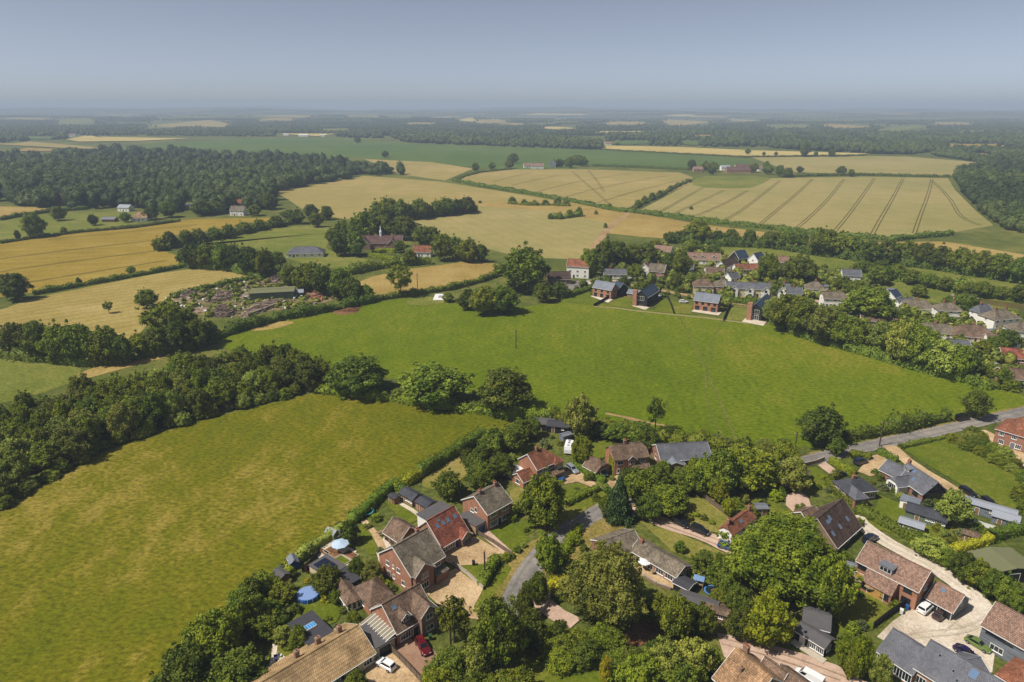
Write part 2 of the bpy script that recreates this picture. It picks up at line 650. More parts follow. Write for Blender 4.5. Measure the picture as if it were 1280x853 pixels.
def hash_(s):
    h = 7
    for ch in s: h = (h * 31 + ord(ch)) % 100003
    return h

def trunk_mesh(seed):
    rng = random.Random(seed)
    mb = MB()
    pts = [Vector((0, 0, -0.03)), Vector((0.02, 0.01, 0.35)), Vector((rng.uniform(-.06, .06), rng.uniform(-.06, .06), 0.8)), Vector((rng.uniform(-.1, .1), rng.uniform(-.1, .1), 1.5))]
    rad = [0.085, 0.065, 0.05, 0.012]
    for a, b, r0, r1 in zip(pts, pts[1:], rad, rad[1:]): mb.cyl(a, b, r0, r1, 7)
    for k in range(6):
        t = rng.uniform(0.35, 1.1)
        a = rng.uniform(0, 6.28)
        p = pts[1].lerp(pts[2], min(1, (t - .35) / .45)) if t < .8 else pts[2].lerp(pts[3], (t - .8) / .7)
        q = p + Vector((math.cos(a) * rng.uniform(.35, .6), math.sin(a) * rng.uniform(.35, .6), rng.uniform(.2, .5)))
        mb.cyl(p, q, 0.03, 0.01, 5)
    return mb.mesh('trunk', M_BARK)
TRUNKS = [trunk_mesh(s) for s in range(4)]
TR = random.Random(11)
NTREE = [0]

NAMES = {'con': 'conifer_tree', 'gold': 'golden_cypress', 'poplar': 'tall_tree', 'lime': 'lime_green_tree', 'olive': 'olive_green_tree', 'hero': 'oak_tree', 'oak': 'broadleaf_tree',
         'dark': 'broadleaf_tree', 'heroolive': 'broadleaf_tree', 'grey': 'grey_green_tree', 'open': 'broadleaf_tree', 'red': 'copper_tree'}

def place_tree(loc, r, h, kind, label, group=None, squash=None):
    """thing > trunk, crown; shrubs are one mesh"""
    ms = crowns(kind)
    k = NTREE[0]
    NTREE[0] += 1
    me = ms[TR.randrange(len(ms))]
    rz = TR.uniform(0, 6.28)
    sx = r * TR.uniform(0.92, 1.08)
    sy = r * TR.uniform(0.92, 1.08)
    if kind[:2] in ('s_', 'b_'):
        o = link('shrub' if kind[0] == 's' else 'bush', me)
        o.location = loc
        o.rotation_euler = (0, 0, rz)
        o.scale = (sx, sy, h / 2)
        return tag(o, label, 'shrub' if kind[0] == 's' else 'bush', group)
    e = empty(NAMES[kind], loc, rz)
    tag(e, label, 'tree', group)
    t = link('trunk', TRUNKS[k % 4], e)
    tk = max(0.45, min(r, 5) * 0.9)
    t.scale = (tk, tk, h / 2)
    c = link('crown', me, e)
    c.scale = (sx, sy, h / 2)
    return e

def bbox_tree(x, yb, yt, w, kind, label, group=None):
    """a tree whose crown fills the photo box: bottom yb, top yt, width w"""
    ym = (yb + yt) / 2
    c = 3.0
    for _ in range(4):
        s = mpp(x, ym, c)
        p = U(x, ym, c)
        dep = math.atan2(CAMH - c, p.y)
        r = w / 2 * s
        V = (yb - yt) * s
        c2 = math.sqrt(max((V / 2) ** 2 - (r * math.sin(dep)) ** 2, (0.45 * r) ** 2)) / math.cos(dep)
        c = min(c2, 14)
    p = U(x, ym, c)
    return place_tree((p.x, p.y, 0), r, 2 * c, kind, label, group)

def row_trees(px, spacing, hr, rr, kinds, label, group, jit=1.5, seed=1, world_pts=None, step_rand=0.3):
    rng = random.Random(seed)
    pts = world_pts or [U(x, y) for x, y in px]
    pts = resample(pts, spacing)
    for p in pts:
        r = rng.uniform(*rr)
        h = rng.uniform(*hr)
        q = p + Vector((rng.uniform(-jit, jit), rng.uniform(-jit, jit), 0))
        place_tree((q.x, q.y, 0), r, h, rng.choice(kinds), label, group)

def scatter(px, n, mind, rng, world_pts=None, avoid=()):
    poly = world_pts or [U(x, y) for x, y in px]
    xs = [p.x for p in poly]
    ys = [p.y for p in poly]
    out = []
    for _ in range(n * 40):
        p = Vector((rng.uniform(min(xs), max(xs)), rng.uniform(min(ys), max(ys)), 0))
        if not inside(p, poly): continue
        if any((p - q).length < mind for q in out): continue
        if any((p - a).length < d for a, d in avoid): continue
        out.append(p)
        if len(out) >= n: break
    return out

# ------------------------------------------------------------------ many far trees in one mass
def mass_mesh(name, places, mat, leaves=70, leafsize=0.9, seed=3, sub=1):
    """places: (x, y, z, r, h); every tree has a lumpy body and leaf faces"""
    rng = np.random.default_rng(seed)
    V0, F0 = ICO1 if sub == 1 else ICO0
    C, N, S, cv, cf, k = [], [], [], [], [], 0
    for (x, y, z, r, h) in places:
        q = rng.uniform(0.72, 1.05, size=(len(V0), 1))
        v = V0 * q * np.array([r * .95, r * .95, h * .47]) + np.array([x, y, z + h * .5])
        cv.append(v)
        cf.append(F0 + k)
        k += len(v)
        if leaves:
            d = rng.normal(size=(leaves, 3))
            d[:, 2] += 0.5
            d /= np.linalg.norm(d, axis=1, keepdims=True)
            # gather the leaves into lobes
            lob = rng.normal(size=(7, 3))
            lob /= np.linalg.norm(lob, axis=1, keepdims=True)
            g = np.max(d @ lob.T, axis=1, keepdims=True)
            C.append(d * np.array([r, r, h * .5]) * (0.74 + 0.30 * g ** 3) + np.array([x, y, z + h * .52]))
            N.append(d + rng.normal(size=(leaves, 3)) * 0.38)
            S.append(leafsize * r / 5.0 * rng.uniform(0.6, 1.3, size=leaves))
    core = (np.vstack(cv), np.vstack(cf))
    A_ = np.array([(q[0], q[1]) for q in places])
    ph_ = rng.uniform(0, 6.28, size=6)
    patch = np.sin(A_[:, 0] / 47 + ph_[0] + A_[:, 1] / 130) + np.sin(A_[:, 0] / 23 - A_[:, 1] / 71 + ph_[1]) + np.sin(A_[:, 1] / 95 + A_[:, 0] / 160 + ph_[2])
    tn = np.clip(0.5 + 0.16 * patch + rng.normal(0, 0.16, size=len(places)), 0, 1.1)
    tc = np.repeat(tn, len(F0))
    if leaves:
        return quads_mesh(name, np.vstack(C), np.vstack(N), np.concatenate(S), mat, None, core, rng, np.concatenate([np.repeat(tn, leaves), tc]))
    e3 = np.zeros((0, 3))
    return quads_mesh(name, e3, e3, np.zeros(0), mat, None, core, rng, tc)

def mass(name, places, mat, label, cat, leaves=70, leafsize=0.9, seed=3, sub=1, group=None):
    o = link(name, mass_mesh(name, places, mat, leaves, leafsize, seed, sub))
    return tag(o, label, cat, group, 'stuff')

# ------------------------------------------------------------------ hedges
def hedge(px, width, height, kind, label, wild=0.0, dens=5.0, size=0.2, group=None, name='hedge', world_pts=None, sm=0, seed=None):
    pts = world_pts or [U(x, y) for x, y in px]
    if sm: pts = smooth(pts, sm, False)
    rng = np.random.default_rng(seed if seed is not None else hash_(label))
    step = 1.2 if height < 3 else 2.0
    pts = resample(pts, step)
    n = len(pts)
    ph = rng.uniform(0, 6.28, size=4)
    hs, ws = [], []
    for i in range(n):
        u = i * step
        f = 0.5 * math.sin(u * .21 + ph[0]) + 0.35 * math.sin(u * .53 + ph[1]) + 0.3 * math.sin(u * 1.1 + ph[2]) + rng.uniform(-.4, .4)
        hs.append(height * (1 + (wild + .12) * f * 0.55))
        ws.append(width * (1 + (wild + .1) * f * 0.4))
    T = []
    for i in range(n):
        d = (pts[min(n - 1, i + 1)] - pts[max(0, i - 1)]).normalized()
        T.append(d)
    # core
    prof = [(-.42, 0), (-.46, .55), (-.32, .88), (.32, .88), (.46, .55), (.42, 0)]
    cv, cf = [], []
    m = len(prof)
    for i in range(n):
        nn = Vector((-T[i].y, T[i].x, 0))
        for a, b in prof:
            j = 1 + rng.uniform(-.08, .08) * (1 + wild)
            v = pts[i] + nn * (a * ws[i] * j)
            cv.append((v.x, v.y, b * hs[i] * j))
        if i:
            for k in range(m - 1):
                a, b, c, e = (i - 1) * m + k, (i - 1) * m + k + 1, i * m + k + 1, i * m + k
                cf += [(a, b, c), (a, c, e)]
    for i in (0, n - 1):
        b = i * m
        cf += [(b, b + 1, b + 2), (b, b + 2, b + 3), (b, b + 3, b + 5), (b + 3, b + 4, b + 5)]
    # leaves
    length = step * (n - 1)
    per = 2 * height + width
    cnt = int(length * per * dens)
    t = rng.uniform(0, n - 1.001, size=cnt)
    s = rng.uniform(0, 1, size=cnt) * per
    i0 = t.astype(int)
    fr = (t - i0)
    PX = np.array([[p.x, p.y] for p in pts])
    TX = np.array([[d.x, d.y] for d in T])
    HS, WS = np.array(hs), np.array(ws)
    base = PX[i0] * (1 - fr[:, None]) + PX[np.minimum(i0 + 1, n - 1)] * fr[:, None]
    H = HS[i0] * (1 - fr) + HS[np.minimum(i0 + 1, n - 1)] * fr
    W = WS[i0] * (1 - fr) + WS[np.minimum(i0 + 1, n - 1)] * fr
    tx = TX[i0]
    nx = np.stack([-tx[:, 1], tx[:, 0]], axis=1)
    left = s < height
    right = s > height + width
    top = ~(left | right)
    zz = np.where(left, s / height, np.where(right, (per - s) / height, 1.0))
    off = np.where(left, -.5, np.where(right, .5, (s - height) / width - .5))
    rnd = 1 - 0.22 * np.maximum(0, zz - .7) / .3 * (~top)
    jit = rng.normal(size=cnt) * (0.05 + 0.06 * wild)
    C = np.stack([base[:, 0] + nx[:, 0] * W * (off * rnd + jit), base[:, 1] + nx[:, 1] * W * (off * rnd + jit),
                  np.clip(zz * H * (1 - 0.12 * (2 * np.abs(off)) ** 3 * top) + rng.normal(size=cnt) * (0.06 + .07 * wild) * H, 0.03, None)], axis=1)
    N = np.stack([nx[:, 0] * off * 2, nx[:, 1] * off * 2, np.where(top, 1.0, 0.25)], axis=1) + rng.normal(size=(cnt, 3)) * 0.8
    S = size * rng.uniform(0.6, 1.6, size=cnt)
    me = quads_mesh(name, C, N, S, LEAF[kind], None, (np.array(cv), np.array(cf)), rng)
    o = link(name, me)
    return tag(o, label, 'hedge', group)
# ------------------------------------------------------------------ terrain
def HT(x, y):
    """ground height: level near by, low rolling hills beyond three kilometres"""
    s = min(1.0, max(0.0, (y - 3200.0) / 4200.0))
    s = s * s * (3 - 2 * s)
    n = 0.5 + 0.26 * math.sin(x / 1370.0 + 1.3 + y / 2900.0) + 0.2 * math.sin(x / 640.0 + y / 1500.0) + 0.42 * math.sin(y / 620.0 + x / 2300.0 + 0.6)
    far = min(1.0, max(0.0, (y - 7000.0) / 4000.0))
    side = 1.0 / (1.0 + math.exp((x - 3200.0) / 1500.0))
    ridge = 17.0 * math.sin(x / 930.0 + 0.8) + 9.0 * math.sin(x / 390.0 + y / 1900.0) + 5.0 * math.sin(x / 170.0 + 2.0)
    return s * (40.0 * n) + far * (17.0 + 26.0 * side + ridge)

_YS = np.concatenate([np.arange(60.0, 3200.0, 40.0), np.arange(3200.0, 15900.0, 30.0)])
def HTv(x, y):
    s = np.clip((y - 3200.0) / 4200.0, 0, 1)
    s = s * s * (3 - 2 * s)
    n = 0.5 + 0.26 * np.sin(x / 1370.0 + 1.3 + y / 2900.0) + 0.2 * np.sin(x / 640.0 + y / 1500.0) + 0.42 * np.sin(y / 620.0 + x / 2300.0 + 0.6)
    far = np.clip((y - 7000.0) / 4000.0, 0, 1)
    side = 1.0 / (1.0 + np.exp((x - 3200.0) / 1500.0))
    ridge = 17.0 * np.sin(x / 930.0 + 0.8) + 9.0 * np.sin(x / 390.0 + y / 1900.0) + 5.0 * np.sin(x / 170.0 + 2.0)
    return s * (40.0 * n) + far * (17.0 + 26.0 * side + ridge)

def UT(x, y):
    """first point of the rolling ground in the direction of a photo pixel"""
    p = U(x, y)
    if p.y < 3150: return p
    a = (x - 640.0) / FPX
    b = (426.5 - y) / FPX
    dy, dz = b * SP + CP, b * CP - SP
    zz = CAMH + dz * _YS / dy
    xx = a * _YS / dy
    hit = np.nonzero(HTv(xx, _YS) > zz)[0]
    k = hit[0] if len(hit) else len(_YS) - 1
    q = Vector((xx[k], _YS[k], 0))
    q.z = HT(q.x, q.y)
    return q

M_GROUND = land('ground_grass', [(0.3, (72, 84, 34)), (0.5, (96, 104, 44)), (0.7, (126, 124, 62))], 0.01, 0.07, 0.8)
ys = [-420.0, -150, 0, 60, 120, 180, 260, 380, 560, 800, 1150, 1600, 2200, 2800]
while ys[-1] < 16000: ys.append(ys[-1] + 150.0)
xs = list(np.linspace(-13500, 13500, 241))
gv = [(x, y, HT(x, y)) for y in ys for x in xs]
nx_ = len(xs)
gf = [(j * nx_ + i, j * nx_ + i + 1, (j + 1) * nx_ + i + 1, (j + 1) * nx_ + i) for j in range(len(ys) - 1) for i in range(nx_ - 1)]
gm = bpy.data.meshes.new('ground')
gm.from_pydata(gv, [], gf)
gm.materials.append(M_GROUND)
gm.shade_smooth()
tag(link('ground', gm), kind='structure')

# ------------------------------------------------------------------ field surfaces
F_MEADOW = land('meadow_grass', [(0.26, (80, 88, 8)), (0.42, (92, 96, 12)), (0.54, (102, 100, 18)), (0.68, (130, 117, 48))], 0.016, 0.16, 1.0, rot=0.5, stretch=(1, 0.55), fineamt=0.38, grain=0.45)
F_PASTURE = land('pasture_grass', [(0.28, (79, 96, 9)), (0.46, (90, 105, 14)), (0.56, (98, 109, 19)), (0.74, (116, 115, 36))], 0.013, 0.11, 0.8, rot=-0.3, stretch=(1, 0.6), fineamt=0.34, grain=0.05)
F_WHEAT = land('wheat', [(0.25, (148, 138, 74)), (0.5, (164, 148, 88)), (0.75, (184, 162, 104))], 0.006, 0.05, 0.5, row=(9.0, 0.05, 0.5), fineamt=0.12)
F_WHEAT2 = land('wheat_greenish', [(0.25, (142, 138, 78)), (0.5, (160, 149, 92)), (0.75, (178, 160, 106))], 0.006, 0.05, 0.5, row=(11.0, 0.06, -0.4), fineamt=0.1)
F_GOLD = land('barley', [(0.3, (142, 122, 42)), (0.5, (156, 134, 52)), (0.7, (168, 146, 68))], 0.008, 0.05, 0.5, row=(14.0, 0.08, 1.35), fineamt=0.14)
F_HAY = land('cut_hay', [(0.3, (150, 134, 70)), (0.5, (166, 148, 82)), (0.7, (184, 164, 104))], 0.01, 0.06, 0.6, row=(7.0, 0.14, 0.9), fineamt=0.15)
F_TAN = land('dry_grass', [(0.3, (148, 126, 66)), (0.5, (166, 142, 80)), (0.7, (180, 158, 98))], 0.01, 0.06, 0.6, fineamt=0.2)
F_GREEN = land('green_crop', [(0.3, (78, 100, 42)), (0.5, (88, 110, 48)), (0.7, (100, 118, 58))], 0.004, 0.03, 0.3, fineamt=0.1)
F_PADD = land('paddock_grass', [(0.3, (100, 112, 40)), (0.5, (118, 124, 50)), (0.7, (140, 136, 70))], 0.02, 0.1, 0.8, fineamt=0.25)
F_YEL = land('ripe_crop', [(0.3, (184, 164, 92)), (0.5, (196, 176, 106)), (0.7, (206, 188, 122))], 0.004, 0.03, 0.3, fineamt=0.08)
F_LAWN = land('lawn', [(0.28, (86, 104, 20)), (0.5, (104, 115, 30)), (0.72, (134, 128, 54))], 0.04, 0.25, 1.6, fineamt=0.22)
F_DRYLAWN = land('dry_lawn', [(0.3, (112, 118, 46)), (0.5, (134, 130, 60)), (0.7, (158, 142, 82))], 0.04, 0.2, 1.6, fineamt=0.22)
F_SOIL = land('bare_soil', [(0.3, (104, 74, 50)), (0.5, (128, 92, 64)), (0.7, (150, 116, 84))], 0.05, 0.3, 1.6)
F_ASPH = land('asphalt', [(0.3, (104, 101, 98)), (0.5, (126, 122, 118)), (0.7, (146, 139, 132))], 0.05, 0.35, 3.0, fineamt=0.18, bump=0.1)
F_GRAVEL = land('gravel', [(0.3, (148, 124, 92)), (0.5, (178, 152, 116)), (0.7, (198, 174, 140))], 0.08, 0.3, 2.5, fineamt=0.22, bump=0.2)
F_PALE = land('pale_gravel', [(0.3, (172, 158, 138)), (0.5, (198, 186, 168)), (0.7, (212, 202, 188))], 0.06, 0.25, 2.5, fineamt=0.18, bump=0.15)
F_PINK = land('block_paving', [(0.3, (166, 140, 122)), (0.5, (184, 158, 140)), (0.7, (196, 170, 152))], 0.08, 0.5, 3.5, fineamt=0.12, bump=0.1)
F_BRICKPAVE = land('brick_paving', [(0.3, (128, 100, 82)), (0.5, (144, 114, 94)), (0.7, (156, 126, 106))], 0.08, 0.5, 3.5, fineamt=0.12, bump=0.1)
F_VERGE = land('dry_verge', [(0.3, (110, 108, 48)), (0.5, (140, 126, 66)), (0.7, (170, 146, 92))], 0.05, 0.3, 1.6)
F_TRACK = land('earth_track', [(0.3, (150, 122, 84)), (0.5, (170, 142, 102)), (0.7, (188, 162, 122))], 0.05, 0.3, 2.0, fineamt=0.2)
F_WORN = land('worn_grass', [(0.3, (96, 104, 36)), (0.5, (108, 112, 44)), (0.7, (120, 118, 54))], 0.02, 0.1, 0.8)
F_TRAM = land('shaded_tramline_soil', [(0.3, (84, 78, 38)), (0.5, (96, 88, 46)), (0.7, (108, 98, 56))], 0.05, 0.3, 1.0)  # undrilled tramlines: shade between the standing crop is part of this dark colour

FIELDS = [
    ('meadow', [(-60, 680), (0, 640), (60, 602), (130, 564), (200, 541), (270, 521), (340, 504), (400, 489), (470, 494), (540, 506), (600, 514), (650, 524), (610, 548), (560, 574), (520, 598), (480, 620), (440, 648), (400, 680), (350, 712), (322, 740), (275, 785), (245, 830), (200, 870), (-200, 900)], .05, F_MEADOW, 2),
    ('pasture', [(262, 425), (330, 404), (430, 386), (500, 372), (560, 376), (640, 386), (700, 377), (745, 378), (830, 390), (960, 404), (1010, 424), (1080, 446), (1150, 466), (1210, 478), (1290, 497), (1300, 505), (1200, 524), (1100, 545), (1050, 560), (960, 558), (860, 552), (760, 530), (690, 524), (640, 494), (560, 486), (450, 466), (380, 462), (300, 446)], .06, F_PASTURE, 1),
    ('hay_strip', [(-60, 430), (0, 436), (60, 446), (104, 458), (96, 476), (40, 496), (-60, 516)], .04, F_PADD, 1),
    ('field_margin', [(96, 466), (150, 452), (214, 440), (220, 444), (150, 462), (100, 476)], .07, F_TAN, 1),
    ('cut_hay_field', [(-60, 402), (0, 388), (42, 373), (130, 355), (225, 337), (285, 335), (316, 347), (300, 356), (208, 372), (194, 388), (182, 412), (157, 427), (120, 420), (60, 412), (-60, 415)], .04, F_HAY, 1),
    ('barley_field', [(-60, 312), (0, 303), (50, 295), (170, 284), (240, 274), (350, 272), (350, 275), (323, 278), (281, 286), (214, 295), (193, 310), (228, 322), (225, 334), (130, 351), (42, 366), (-60, 380)], .05, F_GOLD, 0),
    ('paddock', [(-60, 284), (0, 274), (60, 268), (170, 264), (172, 280), (90, 290), (0, 300), (-60, 308)], .04, F_PADD, 0),
    ('stubble_strip', [(-60, 262), (0, 258), (40, 259), (76, 262), (40, 267), (0, 272), (-60, 278)], .06, F_TAN, 0),
    ('green_field', [(221, 312), (322, 288), (380, 282), (420, 281), (414, 294), (405, 316), (484, 328), (440, 338), (390, 334), (345, 318), (300, 306), (255, 303)], .05, F_PADD, 1),
    ('dry_grass_field', [(446, 354), (465, 346), (510, 337), (592, 326), (628, 331), (617, 349), (555, 363), (491, 373), (455, 371)], .05, F_TAN, 0),
    ('wheat_field', [(345, 240), (400, 230), (455, 220), (548, 227), (620, 238), (700, 252), (780, 268), (760, 274), (660, 262), (600, 257), (520, 272), (430, 274), (385, 266)], .04, F_WHEAT, 0),
    ('dry_grass_strip', [(596, 254), (700, 250), (790, 266), (880, 281), (1010, 297), (1100, 303), (1180, 302), (1290, 320), (1290, 330), (1170, 314), (1040, 312), (900, 303), (800, 296), (740, 290), (760, 282), (690, 267), (600, 262)], .05, F_TAN, 0),
    ('wheat_field', [(505, 276), (594, 258), (690, 264), (766, 281), (748, 300), (735, 325), (650, 322), (590, 306), (545, 292)], .06, F_WHEAT2, 0),
    ('tramlined_wheat_field', [(567, 226), (590, 218), (623, 212), (734, 212), (850, 216), (866, 222), (862, 230), (824, 247), (781, 261), (716, 252), (640, 238)], .07, F_WHEAT, 0),
    ('tramlined_wheat_field', [(862, 230), (880, 221), (971, 223), (1080, 221), (1185, 223), (1193, 237), (1220, 264), (1242, 282), (1185, 292), (1115, 299), (1032, 292), (910, 279), (796, 265)], .07, F_WHEAT2, 0),
    ('rough_grass', [(866, 224), (885, 220), (968, 221), (955, 229), (935, 237), (866, 234)], .09, F_PADD, 1),
    ('wheat_field', [(936, 196), (1005, 194), (1135, 196), (1222, 203), (1188, 221), (1077, 219), (990, 215)], .07, F_WHEAT2, 0),
    ('green_crop_field', [(130, 189), (200, 180), (300, 173), (420, 173), (510, 179), (640, 184), (755, 188), (860, 194), (940, 199), (935, 211), (860, 210), (740, 207), (640, 214), (560, 206), (480, 199), (370, 194), (250, 188)], .06, F_GREEN, 0),
    ('ripe_crop_field', [(757, 182), (850, 184), (940, 188), (1085, 192), (1060, 196), (930, 196), (850, 192), (757, 187.5)], .07, F_YEL, 0),
    ('wheat_field', [(455, 199), (540, 203), (592, 211), (556, 226), (500, 218)], .07, F_WHEAT, 0),
    ('village_meadow', [(900, 306), (945, 309), (1000, 311), (1078, 321), (1070, 337), (1020, 337), (960, 330), (905, 320)], .06, F_PADD, 1),
    ('village_meadow', [(1120, 326), (1170, 331), (1290, 354), (1262, 363), (1190, 351), (1130, 341)], .06, F_PADD, 1),
    ('village_meadow', [(1088, 349), (1120, 350), (1190, 364), (1300, 380), (1300, 390), (1160, 380), (1095, 362)], .06, F_PADD, 1),
    ('dark_soil_strip', [(1218, 373), (1300, 383), (1300, 391), (1225, 380)], .09, F_TRAM, 0),
]
for nm, px, z, m, sm in FIELDS:
    sheet(nm, px, z, m, sm)
# worn, dry edge and bare patches
sheet('bare_patch', [(410, 389), (432, 384), (452, 384), (448, 391), (425, 395)], .10, F_SOIL, 2)
sheet('dry_patch', [(305, 411), (340, 402), (372, 402), (355, 409), (320, 415)], .10, F_TAN, 2)
sheet('dry_patch', [(700, 545), (740, 538), (770, 536), (760, 545), (720, 550)], .10, F_DRYLAWN, 2)
strip('dirt_path', [(757, 517), (790, 524), (815, 530), (835, 533)], 1.6, .11, F_TRACK, .3)
strip('worn_path', [(848, 395), (868, 430), (890, 480), (912, 530), (920, 552)], 0.9, .10, F_WORN, .3)
strip('worn_path', [(905, 395), (890, 430), (884, 460), (880, 500), (905, 550)], 0.6, .107, F_WORN, .2)
strip('farm_track', [(735, 325), (745, 305), (758, 288), (782, 268), (800, 262)], 6, .12, F_TRACK, .8)
strip('farm_track', [(1000, 222), (1090, 222), (1190, 222)], 3, .10, F_PADD, .5)

def tramlines(parent_name, lines, w=0.8, gap=2.4):
    k = 0
    for ln in lines:
        pts = smooth([U(x, y) for x, y in ln], 2, False)
        pts = resample(pts, 12.0)
        for s in (-1, 1):
            q = []
            for i, p in enumerate(pts):
                d = (pts[min(len(pts) - 1, i + 1)] - pts[max(0, i - 1)]).normalized()
                q.append(p + Vector((-d.y, d.x, 0)) * (s * gap / 2))
            o = link('tramline', strip_mesh('tramline', q, w, .13, F_TRAM), None)
            tag(o, kind='structure')
tramlines('a', [[(1165, 224), (1160, 245), (1150, 270), (1143, 292)], [(1129, 223), (1115, 250), (1100, 275), (1090, 294)], [(1093, 223), (1078, 245), (1060, 270), (1042, 291)],
                [(1055, 224), (1035, 250), (1012, 272), (995, 286)], [(1016, 224), (990, 248), (965, 268), (950, 281)], [(975, 226), (950, 246), (925, 265), (905, 276)],
                [(935, 238), (915, 250), (890, 262), (870, 270)], [(905, 238), (885, 248), (860, 259), (842, 268)], [(880, 234), (862, 244), (842, 256), (825, 265)],
                [(1165, 226), (1178, 238), (1190, 252), (1200, 272), (1225, 282)]], 0.9, 2.6)
tramlines('b', [[(715, 214), (728, 226), (745, 240), (762, 256)], [(735, 213), (745, 224), (755, 240)], [(640, 232), (670, 225), (700, 219)], [(668, 241), (705, 231), (745, 223), (790, 217)], [(705, 247), (745, 236), (790, 227), (840, 219)],
                [(745, 254), (785, 242), (830, 230), (858, 224)], [(616, 228), (640, 221), (665, 216)]], 0.7, 2.2)
tramlines('c', [[(0, 324), (60, 316), (120, 309), (190, 301)], [(0, 340), (60, 331), (130, 322), (195, 314)], [(20, 356), (80, 346), (150, 335), (215, 325)], [(60, 300), (120, 294), (190, 287), (250, 281)]], 0.5, 1.8)

